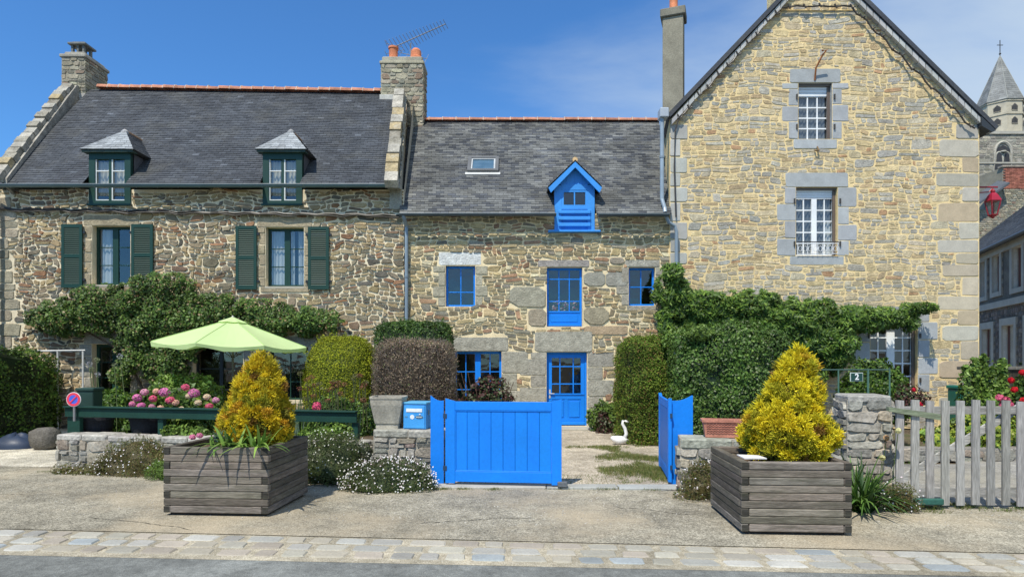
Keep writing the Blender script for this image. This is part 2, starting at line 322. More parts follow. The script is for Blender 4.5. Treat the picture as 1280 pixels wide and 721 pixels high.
def sheet(mb, yw, X0, X1, Z0, Z1, holes, col, top=None, depth=.3, xtra=()):
    xs = sorted(set([X0, X1]+[min(max(a, X0), X1) for h in holes for a in h[:2]]+list(xtra)))
    zs = sorted(set([Z0, Z1]+[min(max(a, Z0), Z1) for h in holes for a in h[2:]]))
    for i in range(len(xs)-1):
        for k in range(len(zs)-1):
            a, b, c, d = xs[i], xs[i+1], zs[k], zs[k+1]
            if any(h[0]-1e-6 <= a and b <= h[1]+1e-6 and h[2]-1e-6 <= c and d <= h[3]+1e-6 for h in holes): continue
            mb.face([(a, yw, c), (b, yw, c), (b, yw, d), (a, yw, d)], col)
        if top:
            a, b = xs[i], xs[i+1]
            if top(a) > Z1+1e-4 or top(b) > Z1+1e-4:
                mb.face([(a, yw, Z1), (b, yw, Z1), (b, yw, top(b)), (a, yw, top(a))], col)
    for a, b, c, d in holes:
        y2 = yw+depth
        mb.face([(a, yw, c), (a, y2, c), (a, y2, d), (a, yw, d)], col); mb.face([(b, y2, c), (b, yw, c), (b, yw, d), (b, y2, d)], col)
        mb.face([(a, yw, c), (b, yw, c), (b, y2, c), (a, y2, c)], col); mb.face([(a, y2, d), (b, y2, d), (b, yw, d), (a, yw, d)], col)
# slates ------------------------------------------------------------
def slates(mb, E0, E1, R0, R1, cw=.2, rh=.11, colf=None, lift=.012, skip=None, cut=()):
    E0, E1, R0, R1 = map(Vector, (E0, E1, R0, R1)); L = ((R0+R1)/2-(E0+E1)/2).length; n = max(2, int(L/rh))
    N = (E1-E0).cross((R0+R1)/2-(E0+E1)/2).normalized()
    if not skip: mb.face([E0-N*.01, E1-N*.01, R1-N*.01, R0-N*.01], (.05, .05, .055))
    else:
        na, nb = 120, 60
        for i in range(nb):
            for j in range(na):
                c_ = [E0.lerp(R0, v).lerp(E1.lerp(R1, v), u)-N*.01 for u, v in ((j/na, i/nb), ((j+1)/na, i/nb), ((j+1)/na, (i+1)/nb), (j/na, (i+1)/nb))]
                if not skip((c_[0]+c_[2])/2): mb.face(c_, (.05, .05, .055))
    for i in range(n):
        v0, v1 = i/n, (i+1.12)/n; v1 = min(v1, 1)
        a0, b0 = E0.lerp(R0, v0), E1.lerp(R1, v0); a1, b1 = E0.lerp(R0, v1), E1.lerp(R1, v1); W_ = (b0-a0).length
        if W_ < .05: continue
        m = max(1, int(W_/cw)); off = .5 if i % 2 else 0
        for j in range(-1, m+1):
            u0 = max(0, (j+off)/m); u1 = min(1, (j+1+off)/m-.006/W_)
            if u1-u0 < .01/W_: continue
            xa_, xb_, zc_ = a0.x+(b0.x-a0.x)*u0, a0.x+(b0.x-a0.x)*u1, (a0.z+a1.z)/2
            for h0, h1, hz in cut:
                if zc_ < hz and xa_ < h1 and xb_ > h0:
                    if h0-xa_ > xb_-h1: xb_ = h0
                    else: xa_ = h1
            if xb_-xa_ < .012 and cut: continue
            if cut: u0, u1 = (xa_-a0.x)/(b0.x-a0.x), (xb_-a0.x)/(b0.x-a0.x)
            l = lift*rnd.uniform(.7, 1.5); l2 = lift*rnd.uniform(.7, 1.5); dv = rnd.uniform(-.05, .05)/n
            p0 = E0.lerp(R0, v0+dv).lerp(E1.lerp(R1, v0+dv), u0); p1 = E0.lerp(R0, v0+dv).lerp(E1.lerp(R1, v0+dv), u1)
            q0, q1 = a1.lerp(b1, u0), a1.lerp(b1, u1)
            c = colf((p0+q1)/2) if colf else (.07, .075, .085)
            mb.poly([p0+N*l, p1+N*l2, q1+N*.002, q0+N*.002, p0-N*.008, p1-N*.008], [(0, 1, 2, 3), (4, 5, 1, 0), (4, 0, 3), (5, 2, 1)], c)
def slate_left(p):
    k = rnd.uniform(.75, 1.2); 
    if rnd.random() < .03: k *= 1.6
    return (.055*k, .061*k, .069*k)
def slate_mid(p):
    n_ = noise.noise((p.x*.8, p.y*1.3, p.z*1.3)); k = rnd.uniform(.68, 1.32)*(1+.45*n_)
    c = (.125, .128, .122) if rnd.random() < .7 else (.068, .073, .080)
    return tuple(x*k for x in c)
def slate_dormer(p):
    k = rnd.uniform(.8, 1.25); return (.27*k, .285*k, .29*k)
# foliage -----------------------------------------------------------
def unit(a): return a/(np.linalg.norm(a, axis=-1, keepdims=True)+1e-9)
def leafq(mb, Pn, N, L, W, col, rng, tilt=.8, droop=0):
    n = len(Pn); r = rng.normal(size=(n, 3)); nn_ = unit(N+tilt*unit(r)); u = unit(np.cross(nn_, rng.normal(size=(n, 3))))
    if droop: u = unit(u+np.array([0, 0, -droop])); 
    v = unit(np.cross(nn_, u)); l = (L*rng.uniform(.6, 1.3, (n, 1)))/2; w_ = (W*rng.uniform(.6, 1.3, (n, 1)))/2
    V = np.stack([Pn-u*l, Pn+v*w_+u*l*.1, Pn+u*l, Pn-v*w_+u*l*.1], 1); mb.quads(V, col)
def cols(n, pal, rng, var=.25):
    pal_c = np.array([p[0] for p in pal]); wt = np.array([p[1] for p in pal], float); wt /= wt.sum()
    return pal_c[rng.choice(len(pal), n, p=wt)]*rng.uniform(1-var, 1+var, (n, 1))
def pnoise(Pn, sc, seed=0): return np.array([noise.noise((p[0]*sc+seed, p[1]*sc-seed, p[2]*sc)) for p in Pn])
def blob(mb, c, r, n, L, W, pal, rng, e=1.0, lump=.12, lsc=2.0, depth=.12, tilt=.8, core=True, zmin=None, corecol=None, clump=0, power=None):
    """superellipsoid shell of leaves; e<1 boxier"""
    c = np.array(c, float); r = np.array(r, float)
    d = unit(rng.normal(size=(n, 3)))
    if power: ar = np.abs(d)**power; d2 = d/((ar.sum(1, keepdims=True))**(1/power))
    else: d2 = d
    base = d2*r; nr = unit(np.sign(d2)*np.abs(d2)**((power or 2)-1)/r)
    q = pnoise(base+c, lsc, c[0]); q2 = pnoise(base+c, lsc*3.1, c[1])
    dd = lump*(q+.5*q2)-np.abs(rng.normal(0, depth, n))
    Pn = c+base+nr*dd[:, None]
    if zmin is not None: k = Pn[:, 2] > zmin; Pn = Pn[k]; nr = nr[k]
    pv = pnoise(Pn, 1.6, c[1]+7)[:, None]; leafq(mb, Pn, nr, L*(1+.2*pv), W, cols(len(Pn), pal, rng)*(1+.5*pv)*np.array([1+.0, 1, 1]), rng, tilt)
    ns = int(n/90); k = rng.integers(0, len(Pn), ns)     # stray shoots
    for i_ in k:
        m_ = int(rng.integers(5, 12)); l_ = rng.uniform(.03, .13)*min(1, r.mean()*1.2); dr_ = unit(nr[i_]+rng.normal(0, .35, 3)+np.array([0, 0, .35])); t_ = rng.uniform(0, 1, (m_, 1)); pp = Pn[i_]+dr_*l_*t_+rng.normal(0, .008, (m_, 3))
        leafq(mb, pp, np.tile(dr_, (m_, 1)), L*.9, W*.9, cols(m_, pal, rng)*1.25, rng, 1.2)
    if core:
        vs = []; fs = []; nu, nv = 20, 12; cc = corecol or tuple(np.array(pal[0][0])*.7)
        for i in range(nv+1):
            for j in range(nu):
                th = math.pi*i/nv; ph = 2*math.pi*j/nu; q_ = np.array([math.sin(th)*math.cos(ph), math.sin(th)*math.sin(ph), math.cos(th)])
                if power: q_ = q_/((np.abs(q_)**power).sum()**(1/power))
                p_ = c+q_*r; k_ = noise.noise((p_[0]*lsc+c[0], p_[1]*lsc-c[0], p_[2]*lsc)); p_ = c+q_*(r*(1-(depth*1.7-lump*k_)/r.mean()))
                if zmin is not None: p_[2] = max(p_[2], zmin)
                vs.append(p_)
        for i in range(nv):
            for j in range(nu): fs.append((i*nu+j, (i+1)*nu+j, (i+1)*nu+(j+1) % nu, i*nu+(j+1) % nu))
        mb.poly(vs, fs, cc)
def straps(mb, c, n, L, W, pal, rng, spread=1.0, rise=1.0, rad=.1, seg=6):
    for i in range(n):
        a = rng.uniform(0, 2*math.pi); l = L*rng.uniform(.6, 1.15); e = rng.uniform(.25, 1)*spread; r0 = rad*math.sqrt(rng.uniform(0, 1)); a0 = rng.uniform(0, 6.28)
        o = Vector(c)+Vector((r0*math.cos(a0), r0*math.sin(a0), 0)); d = Vector((math.cos(a), math.sin(a), 0)); sdv = Vector((-d.y, d.x, 0))
        col = tuple(np.array(pal[rng.integers(len(pal))])*rng.uniform(.75, 1.25)); pts = []
        for k in range(seg+1):
            t = k/seg; wv = W*(1-.85*t**2)*(.6+.4*min(1, t*4))/2
            p = o+d*(l*e*t)+Vector((0, 0, l*rise*(1.0*t*(1.25-.4*e)-.95*e*t*t)))
            pts.append((p-sdv*wv, p+sdv*wv))
        for k in range(seg): mb.face([pts[k][0], pts[k][1], pts[k+1][1], pts[k+1][0]], col)
def scatter_fl(mb, pts, r, pal, rng, n=5):
    pts = np.asarray(pts); 
    for rep in range(n):
        leafq(mb, pts+rng.normal(0, r*.3, pts.shape), np.tile(np.array([[-.2, -.8, .6]]), (len(pts), 1)), r*1.4, r*1.0, cols(len(pts), pal, rng, .12), rng, .5)

# ================================================================== SETTING
S = 50.0; YW = F/S
def X(px): return (px-640)/S
def Z(py): return EYE-(py-HY)/S
def cobY(x): return 5.88-.083*x
def cobY2(x): return 5.24-.066*x
def flat(name, pts, z, m, kind='structure'):
    mb = MB(); mb.face([(p[0], p[1], z) for p in pts]); o = mb.build(name, m, base=(0, 0, 0)); return tag(o, kind=kind)
MT['road'] = gravel('asphalt_road', (.125, .13, .12), (.175, .18, .165), (.23, .235, .215), grain=160, bump=.4)
MT['fore'] = gravel('gravelly_forecourt', (.15, .135, .10), (.27, .245, .185), (.44, .40, .31), grain=85, patch=.42, patchcol=(.46, .38, .26), bump=.7, patch_lo=.47, patch_hi=.62)
MT['path'] = gravel('fine_gravel', (.26, .215, .15), (.42, .36, .27), (.58, .52, .42), grain=70, bump=.9)
MT['drive'] = gravel('pale_gravel', (.34, .30, .23), (.52, .48, .38), (.68, .64, .54), grain=70, bump=.9)
MT['court'] = gravel('worn_asphalt', (.17, .165, .15), (.24, .23, .205), (.34, .32, .28), grain=70, patch=.5, patchcol=(.36, .33, .26), bump=.5)
MT['sand'] = gravel('sandy_joints', (.27, .23, .16), (.37, .33, .24), (.48, .43, .33), grain=120, bump=.7)
MT['earth'] = gravel('garden_earth', (.06, .045, .03), (.11, .085, .055), (.18, .14, .09), grain=60, patch=1.2, patchcol=(.08, .10, .035), bump=1)
flat('ground', [(-400, -300), (400, -300), (400, 600), (-400, 600)], -.03, MT['earth'])
flat('road', [(-60, -20), (60, -20), (60, cobY2(60)-.02), (-60, cobY2(-60)-.02)], -.008, MT['road'])
wallY = lambda x: 8.98-.2*(x+.9)*.9
flat('forecourt', [(-25, cobY(-25)), (25, cobY(25)), (25, 6.6), (4.75, 7.35), (4.5, 7.75), (-.8, 8.6), (-6.6, 9.9), (-25, 11.2)], 0, MT['fore'])
flat('gutter_bed', [(-40, cobY2(-40)-.06), (40, cobY2(40)-.06), (40, cobY(40)), (-40, cobY(-40))], -.006, MT['sand'])
flat('gravel_path', [(-.95, 8.55), (3.0, 8.05), (3.3, 12), (3.4, 15.5), (-2.2, 15.5), (-1.2, 12)], .004, MT['path'])
flat('gravel_drive', [(-6.4, 9.86), (-25, 11.2), (-25, 15.7), (-9.9, 15.7), (-9.0, 13), (-7.4, 10.2)], .004, MT['drive'])
flat('courtyard', [(4.1, 7.6), (25, 3), (40, 20), (14, 34), (10, 14.6), (7.3, 10.2), (4.9, 10.2)], .004, MT['court'])
# cobbles
mb = MB(); rg = random.Random(3)
for row in range(3):
    x = -14
    while x < 14:
        wd = rg.uniform(.22, .40); d0 = row/3; d1 = (row+1)/3
        def m_(u, v, x=x, wd=wd, d0=d0, d1=d1):
            xx = x+u*wd; a, b = cobY2(xx)+.03, cobY(xx)-.03; vv = d0+(d1-d0)*v; return Vector((xx, a+(b-a)*vv, 0))
        c = rg.choice([(.34, .34, .31), (.38, .36, .29), (.40, .36, .28), (.34, .33, .30), (.36, .31, .25), (.36, .34, .28), (.42, .41, .37), (.27, .31, .33) if rg.random() < .4 else (.37, .34, .28)])
        k = rg.uniform(.8, 1.15); c = tuple(k*(q*.75+.25*m_z) for q, m_z in zip(c, (.36, .335, .27))); g = .03/wd; gv = .09; j = lambda: rg.uniform(-.04, .04)
        pts = [(g+j(), gv*2), (g*2.5, gv+j()), (1-g*2.5, gv+j()), (1-g+j(), gv*2), (1-g+j(), 1-gv*2), (1-g*2.5, 1-gv+j()), (g*2.5, 1-gv+j()), (g+j(), 1-gv*2)]
        hh = rg.uniform(.001, .008)
        lo = [m_(*p)+Vector((0, 0, -.008)) for p in pts]; hi = [m_(.5+(p[0]-.5)*.9, .5+(p[1]-.5)*.88)+Vector((0, 0, hh)) for p in pts]
        mb.poly(lo+hi, [tuple(range(8, 16))]+[(i, (i+1) % 8, 8+(i+1) % 8, 8+i) for i in range(8)], c); x += wd
tag(mb.build('cobblestone_gutter', MT['dressed'], base=(0, 0, 0)), kind='structure')
# threshold slab across the gate opening
mb = MB(); mb.box((-1.0, 8.24, -.02), (.45, 8.47, .03), (.40, .38, .33), .01); mb.box((.46, 8.22, -.02), (1.4, 8.45, .028), (.34, .34, .31), .01); mb.box((1.41, 8.18, -.02), (2.35, 8.42, .03), (.37, .38, .36), .01)
tag(mb.build('stone_threshold', MT['dressed']), kind='structure')
mb = MB(); mb.box((X(668), 15.0, -.01), (X(748), 15.55, .05), (.40, .37, .30), .012); tag(mb.build('door_step', MT['dressed']), kind='structure')

# ================================================================== HOUSES
def opening_set(mb, mapf, r, col, lint=0, lx=.1, quo=0, sill=0, st=None, blk=(.22, .34), o=.018):
    """dressed blocks round an opening r=(x0,x1,z0,z1); returns hole rects for the rubble"""
    x0, x1, z0, z1 = r; hs = [(x0-.01, x1+.01, z0-.01, z1+.01)]
    def blkst(a, b, c, d): stone(mb, mapf, a, b, c, d, jitcol(col, .06), out=o, ch=.07, gap=.004, warp=0, jit=.012); hs.append((a, b, c, d))
    if lint: blkst(x0-lx, x1+lx, z1+.004, z1+lint)
    if sill: blkst(x0-lx*.6, x1+lx*.6, z0-sill, z0-.004)
    if quo:
        for sgn in (-1, 1):
            z = z0; k = rnd.randint(0, 1)
            while z < z1-.05:
                h = rnd.uniform(*blk); 
                if z1-(z+h) < .12: h = z1-z
                wd = quo*(1.6 if k % 2 else .95); k += 1
                if sgn < 0: blkst(x0-wd, x0-.002, z, z+h)
                else: blkst(x1+.002, x1+wd, z, z+h)
                z += h
    return hs
def window(parent, r, yw, rec=.16, fc=BLUE, fw=.06, leaves=2, nx=2, nz=3, barw=.022, curtain=None, panel=0, zbars=None, name='window', mid=.1, back=None, m='paint', offx=(0, 0), sill=True, shutterbox=0, offtop=0):
    x0, x1, z0, z1 = r; y = yw+rec; e = .003
    f = MB(); 
    f.box((x0+e, y, z0+e), (x0+fw, y+.06, z1-e), fc); f.box((x1-fw, y, z0+e), (x1-e, y+.06, z1-e), fc)
    f.box((x0+fw, y, z1-fw-shutterbox), (x1-fw, y+.06, z1-e), fc); f.box((x0+fw, y, z0+e), (x1-fw, y+.06, z0+fw), fc)
    if shutterbox:
        for k in range(3): f.box((x0+fw, y-.02+.004*k, z1-.03-(k+1)*shutterbox/3), (x1-fw, y-.002, z1-.035-(k+.15)*shutterbox/3), fc)
    win = f.build(name, MT[m], parent)
    gx0, gx1, gz0, gz1 = x0+fw, x1-fw, z0+fw, z1-fw-shutterbox
    b = MB()
    if panel:
        b.box((gx0, y+.004, gz0), (gx1, y+.05, gz0+panel), fc); b.box((gx0+.05, y-.006, gz0+.06), (gx1-.05, y+.006, gz0+panel-.05), fc, .008); b.box((gx0-.01, y-.012, gz0+panel), (gx1+.01, y+.03, gz0+panel+.04), fc)
        b.box((gx0-.02, y-.03, gz0-.03), (gx1+.02, y, gz0+.012), fc); gz0 += panel+.04
    lw = (gx1-gx0)/leaves
    for k in range(leaves):
        a, c = gx0+k*lw, gx0+(k+1)*lw
        if leaves > 1:
            if k > 0: b.box((a, y+.002, gz0), (a+mid/2, y+.05, gz1), fc); a += mid/2
            if k < leaves-1: b.box((c-mid/2, y+.002, gz0), (c-.001, y+.05, gz1), fc); c -= mid/2
        for i in range(1, nx): xx = a+(c-a)*i/nx; b.box((xx-barw/2, y+.012, gz0), (xx+barw/2, y+.04, gz1), fc)
        zb = zbars or [i/nz for i in range(1, nz)]
        for t in zb: zz_ = gz0+(gz1-gz0)*t; b.box((a, y+.014, zz_-barw/2), (c, y+.038, zz_+barw/2), fc)
    if b.v: b.build('glazing_bars', MT[m], win)
    g = MB(); g.face([(gx0-.01, y+.03, gz0-.01), (gx1+.01, y+.03, gz0-.01), (gx1+.01, y+.03, gz1+.01), (gx0-.01, y+.03, gz1+.01)]); g.build('pane', MT['glass'], win)
    if curtain:
        for (u0, u1, v0, v1, cc) in curtain:
            q = MB(); n = 24; a, c = gx0+(gx1-gx0)*u0, gx0+(gx1-gx0)*u1; zz0, zz1 = gz0+(gz1-gz0)*v0, gz0+(gz1-gz0)*v1
            for i in range(n):
                t0, t1 = i/n, (i+1)/n; fy = lambda t: y+.085+.018*math.sin(t*(c-a)*70)+.008*math.sin(t*31)
                q.face([(a+(c-a)*t0, fy(t0), zz0), (a+(c-a)*t1, fy(t1), zz0), (a+(c-a)*t1, fy(t1), zz1), (a+(c-a)*t0, fy(t0), zz1)], cc)
            q.build('curtain', MT['curtain'], win)
    return win
def gutter(parent, x0, x1, y, z, r=.065, col=(.10, .13, .15), slope=0):
    mb = MB(); n = 9; seg = max(1, int((x1-x0)/.5)); zz_ = lambda x: z+slope*(x-x0)
    prof = [(math.cos(math.pi*k/n), -math.sin(math.pi*k/n)) for k in range(n+1)]
    for i in range(seg):
        a, b = x0+(x1-x0)*i/seg, x0+(x1-x0)*(i+1)/seg
        for k in range(n): mb.face([(a, y+prof[k][0]*r, zz_(a)+prof[k][1]*r), (b, y+prof[k][0]*r, zz_(b)+prof[k][1]*r), (b, y+prof[k+1][0]*r, zz_(b)+prof[k+1][1]*r), (a, y+prof[k+1][0]*r, zz_(a)+prof[k+1][1]*r)], col)
        if i: mb.tube([(a-.008, y-r*1.08, zz_(a)+.004), (a-.008, y-r*.2, zz_(a)-r*1.03), (a-.008, y+r, zz_(a)-.01)], .008, (.35, .38, .4), 6)
    mb.tube([(x0, y-r, zz_(x0)), (x1, y-r, zz_(x1))], .011, (.16, .2, .22), 6)
    return mb.build('gutter', MT['metal'], parent)
def pipe(parent, pts, r=.04, col=(.20, .25, .29), name='downpipe'):
    mb = MB(); mb.tube(pts, r, col, 10)
    p = [Vector(q) for q in pts]
    for a, b in zip(p[:-1], p[1:]):
        if (b-a).length > 1.2 and abs((b-a).normalized().z) > .9:
            for k in range(1, int((b-a).length/1.3)+1): c = a.lerp(b, k/(int((b-a).length/1.3)+1)); mb.tube([c-Vector((0, 0, .025)), c+Vector((0, 0, .025))], r*1.25, tuple(x*.8 for x in col), 10)
    return mb.build(name, MT['metal'], parent)
def ridge(parent, A, B, r=.11, n=None):
    A, B = Vector(A), Vector(B); L = (B-A).length; n = n or int(L/.38); mb = MB(); U = (B-A).normalized()
    for i in range(n):
        a = A+U*(L*i/n); b = A+U*(L*(i+1)/n+.02); ra = r*rnd.uniform(.97, 1.06); k = rnd.uniform(.8, 1.2); vs = []; fs = []; dz = rnd.uniform(-.008, .008)
        for p, rr in ((a, ra*1.06), (b, ra*.97)):
            for q in range(7): t = math.pi*(q/6); vs.append(p+Vector((0, math.cos(t)*rr*1.2, math.sin(t)*rr-.04+dz)))
        for q in range(6): fs.append((q, q+1, 8+q, 7+q))
        fs.append(tuple(range(7)))
        mb.poly(vs, fs, (.44*k, .20*k, .125*k))
        mb.tube([b+Vector((-.03, -ra*1.22, -.05)), b+Vector((-.03, -ra*.7, ra*.55)), b+Vector((-.03, 0, ra-.02)), b+Vector((-.03, ra*.9, ra*.3))], .018, (.5, .42, .34), 5)
    return mb.build('ridge_tiles', MT['terracotta'], parent)
def stack(parent, c0, c1, z0, z1, rot=0, pal=None, style=STY_C, rubble=True, name='chimney', col=(.36, .33, .25)):
    """chimney body: footprint c0..c1, rubble on the front and both sides"""
    mb = MB(); mb.box((c0[0], c0[1], z0), (c1[0], c1[1], z1), col)
    if rubble:
        masonry(mb, lambda x, z, o: Vector((x, c0[1]-o, z)), c0[0], c1[0], z0, z1, [], style)
        masonry(mb, lambda x, z, o: Vector((c1[0]+o, x, z)), c0[1], c1[1], z0, z1, [], style)
        masonry(mb, lambda x, z, o: Vector((c0[0]-o, -x, z)), -c1[1], -c0[1], z0, z1, [], style)
    return mb.build(name, MT['stone'], parent)

# ---- green-shuttered house on the left
hl = empty('stone_house', (-7.7, YW, 0), 'long grey rubble stone house with green shutters, two dormers and dark slate roof', 'house')
XL0, XL1 = X(-3), X(505); ZE = Z(238); YR = YW+3.5; sR = F/YR
ridge_l = Vector(((112-640)/sR, YR, EYE+(HY-112)/sR)); ridge_r = Vector(((497-640)/sR, YR, EYE+(HY-117)/sR))
mb = MB(); wl_holes = {'a': (X(115), X(163), Z(356), Z(282)), 'b': (X(332), X(380), Z(358), Z(284)), 'd1': (X(113), X(163), Z(256), Z(234)), 'd2': (X(330), X(377), Z(256), Z(234)),
    'g1': (X(115), X(163), Z(514), Z(430)), 'g2': (X(241), X(304), Z(516), Z(432)), 'g3': (X(335), X(385), Z(500), Z(434))}
mapL = front(YW); hs = []
for k in ('a', 'b'): hs += opening_set(mb, mapL, wl_holes[k], (.36, .30, .20), lint=.26, lx=.22, quo=.17, sill=.14)
for k in ('g1', 'g2', 'g3'): hs += opening_set(mb, mapL, wl_holes[k], (.34, .32, .27), lint=.28, lx=.2, quo=.2)
hs += [tuple(a+b for a, b in zip(wl_holes[k], (-.04, .04, -.03, .3))) for k in ('d1', 'd2')]
z = 0
while z < ZE-.3:    # corner blocks at both ends
    h = rnd.uniform(.15, .34); wd = rnd.uniform(.25, .6)
    for a, b in ((XL0, XL0+wd),):
        stone(mb, mapL, a, b, z, z+h, jitcol((.33, .29, .21), .16), out=.025, ch=.2, gap=.01, warp=0, jit=.07); hs.append((a, b, z, z+h))
    z += h
masonry(mb, mapL, XL0, XL1, 0, ZE, hs, STY_L)
mo = MB(); sheet(mo, YW, XL0, XL1, 0, ZE+.02, list(wl_holes.values()), (.78, .67, .47))
yb = YW+7
for p in ([(XL0, YW, 0), (XL0, yb, 0), (XL0, yb, ZE), (ridge_l.x, YR, ridge_l.z-.1), (XL0, YW, ZE)], [(XL1, yb, 0), (XL1, YW, 0), (XL1, YW, ZE), (XL1-.3, YR, ridge_r.z-.1), (XL1, yb, ZE)], [(XL0, yb, 0), (XL1, yb, 0), (XL1, yb, ZE), (XL0, yb, ZE)]): mo.face(p, (.45, .41, .33))
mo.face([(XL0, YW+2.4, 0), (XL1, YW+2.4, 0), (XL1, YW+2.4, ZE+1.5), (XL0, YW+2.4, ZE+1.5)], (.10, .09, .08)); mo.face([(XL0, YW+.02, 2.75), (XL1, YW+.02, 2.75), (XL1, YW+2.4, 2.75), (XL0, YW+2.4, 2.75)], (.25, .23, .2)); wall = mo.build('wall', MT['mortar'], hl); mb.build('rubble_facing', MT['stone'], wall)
mb = MB(); e0 = Vector((X(14)-.02, YW-.28, Z(234))); e1 = Vector((X(488), YW-.28, Z(237)))
slates(mb, e0, e1, ridge_l, ridge_r, .19, .105, slate_left, skip=lambda p: p.z < Z(190) and any(wl_holes[k][0]-.04 < p.x < wl_holes[k][1]+.04 for k in ('d1', 'd2')), cut=[(wl_holes[k][0]-.03, wl_holes[k][1]+.03, Z(190)) for k in ('d1', 'd2')])
mb.face([ridge_l, ridge_r, (XL1, yb+.3, ZE-.2), (XL0, yb+.3, ZE-.2)], (.08, .085, .09)); roof = mb.build('roof', MT['slate'], hl)
ridge(roof, ridge_l+Vector((.3, 0, .06)), ridge_r+Vector((-.35, 0, .06)), .12, 26)
gutter(hl, X(3), X(489), YW-.36, Z(236), .07, (.10, .16, .17)); pipe(hl, [(X(4), YW-.32, Z(238)), (X(1), YW-.15, Z(248)), (X(1), YW-.12, 0)], .05, (.05, .06, .07))
# coping of the gables
def coping(parent, A, B, w_, th, n, colf, inward=None, drop=.9):
    """stone slabs running up a gable from A to B (left edge), w_ wide, raised th"""
    A, B = Vector(A), Vector(B); mb = MB(); U = (B-A); L = U.length; U.normalize(); side = Vector((1, 0, 0)); N = side.cross(U).normalized()
    if N.z < 0: N = -N
    for i in range(n):
        a = A+U*(L*i/n+.008); b = A+U*(L*(i+1)/n-.008); t = th*rnd.uniform(.85, 1.2); ww = w_*rnd.uniform(.93, 1.07); o = side*rnd.uniform(-.02, .02)
        vs = [a+o, a+o+side*ww, b+o+side*ww, b+o]; mb.prism([v-N*.02 for v in vs], N*(t+.02), colf())
    return mb, N
lich = lambda: rnd.choice([(.34, .32, .27), (.27, .25, .20), (.40, .37, .31), (.22, .20, .16), (.36, .29, .17)])
gpl0 = Vector((X(8)-.12, YW-.33, Z(232))); gpl1 = Vector(((90-640)/sR, YR-.3, EYE+(HY-116)/sR))
mb, N = coping(hl, gpl0, gpl1, .30, .17, 19, lich)
mb.prism([gpl0+Vector((.30, .35, -.25)), gpl0+Vector((.30, .05, -.1)), gpl0+Vector((.30, .05, .10)), gpl1+Vector((.30, 0, .10)), gpl1+Vector((.30, .3, .1)), gpl1+Vector((.30, .3, -.9))], (.06, 0, 0), (.33, .31, .27)); mb.build('gable_coping', MT['lichen'], hl)
gpr0 = Vector((X(486), YW-.42, Z(240))); gpr1 = Vector(((497-640)/sR, YR-.35, EYE+(HY-126)/sR))
mb, N = coping(hl, gpr0, gpr1, .31, .2, 12, lich); mb.build('gable_coping', MT['lichen'], hl)
mb = MB()      # the gable wall itself above the lower roof
mb.prism([Vector((gpr0.x+.03, YW-.05, Z(262))), Vector((gpr0.x+.03, YW-.05, Z(238))), gpr0+Vector((.03, .1, -.0)), gpr1+Vector((.03, 0, 0)), gpr1+Vector((.03, 0, -3.2)), Vector((gpr0.x+.03, YW+.2, Z(262)))], (.30, 0, 0), (.33, .31, .25))
mp_ = lambda x, z, o: Vector((gpr0.x+.33+o, x, z)); sl_ = (gpr1.z-gpr0.z)/(gpr1.y-gpr0.y)
masonry(mb, lambda x, z, o: Vector((gpr0.x+.33+o+(gpr1.x-gpr0.x)*(x-gpr0.y)/(gpr1.y-gpr0.y), x, z)), YW-.04, gpr1.y, Z(262), gpr1.z, [], STY_C, top=lambda y: gpr0.z+(y-gpr0.y)*sl_)
mb.build('gable_wall', MT['stone'], hl)
# chimneys
sC = 41.0
c = stack(hl, ((80-640)/sC, F/sC-.1), ((109-640)/sC, F/sC+.95), EYE+(HY-126)/sC, EYE+(HY-74)/sC)
cx0, cx1, cy0, cy1 = (80-640)/sC, (109-640)/sC, F/sC-.1, F/sC+.95; zt = EYE+(HY-74)/sC
mb = MB(); mb.box((cx0-.05, cy0-.05, zt), (cx1+.05, cy1+.05, zt+.1), (.35, .33, .28), .02); mb.box((cx0+.04, cy0+.04, zt+.1), (cx1-.04, cy1-.04, zt+.2), (.33, .31, .26), .03)
mb.box((cx0-.02, cy0-.03, zt-1.27), (cx1+.03, cy1, zt-1.1), (.45, .44, .41)); mb.build('cement_band', MT['concrete'], c)
mb = MB()
for i in range(3):
    for j in (0, 1): mb.box((cx0+.20+i*.17, cy0+.12+j*.3, zt+.2), (cx0+.26+i*.17, cy0+.2+j*.3, zt+.44), (.16, .17, .16))
mb.box((cx0+.13, cy0+.05, zt+.44), (cx1-.03, cy0+.58, zt+.50), (.2, .21, .2), .01); mb.box((cx0+.22, cy0+.14, zt+.50), (cx1-.12, cy0+.48, zt+.55), (.2, .21, .2)); mb.build('chimney_cowl', MT['concrete'], c)
cx0, cx1, cy0, cy1 = (478-640)/sC, (530-640)/sC, F/sC-.2, F/sC+.55; zt = EYE+(HY-84)/sC
c = stack(hl, (cx0, cy0), (cx1, cy1), EYE+(HY-172)/sC, zt)
mb = MB(); mb.box((cx0-.04, cy0-.04, zt), (cx1+.03, cy1+.04, zt+.09), (.4, .37, .27), .015); mb.box((cx0+.02, cy0+.02, zt+.09), (cx1-.02, cy1-.02, zt+.24), (.35, .33, .26), .03)
mb.box((cx0-.04, cy0-.03, EYE+(HY-129)/sC), (cx0+.72, cy0+.2, EYE+(HY-122)/sC), (.5, .49, .44), .01); mb.box((cx0+.9, cy0-.02, EYE+(HY-173)/sC), (cx1+.03, cy0+.2, EYE+(HY-163)/sC), (.48, .46, .38), .01); mb.build('cement_band', MT['concrete'], c)
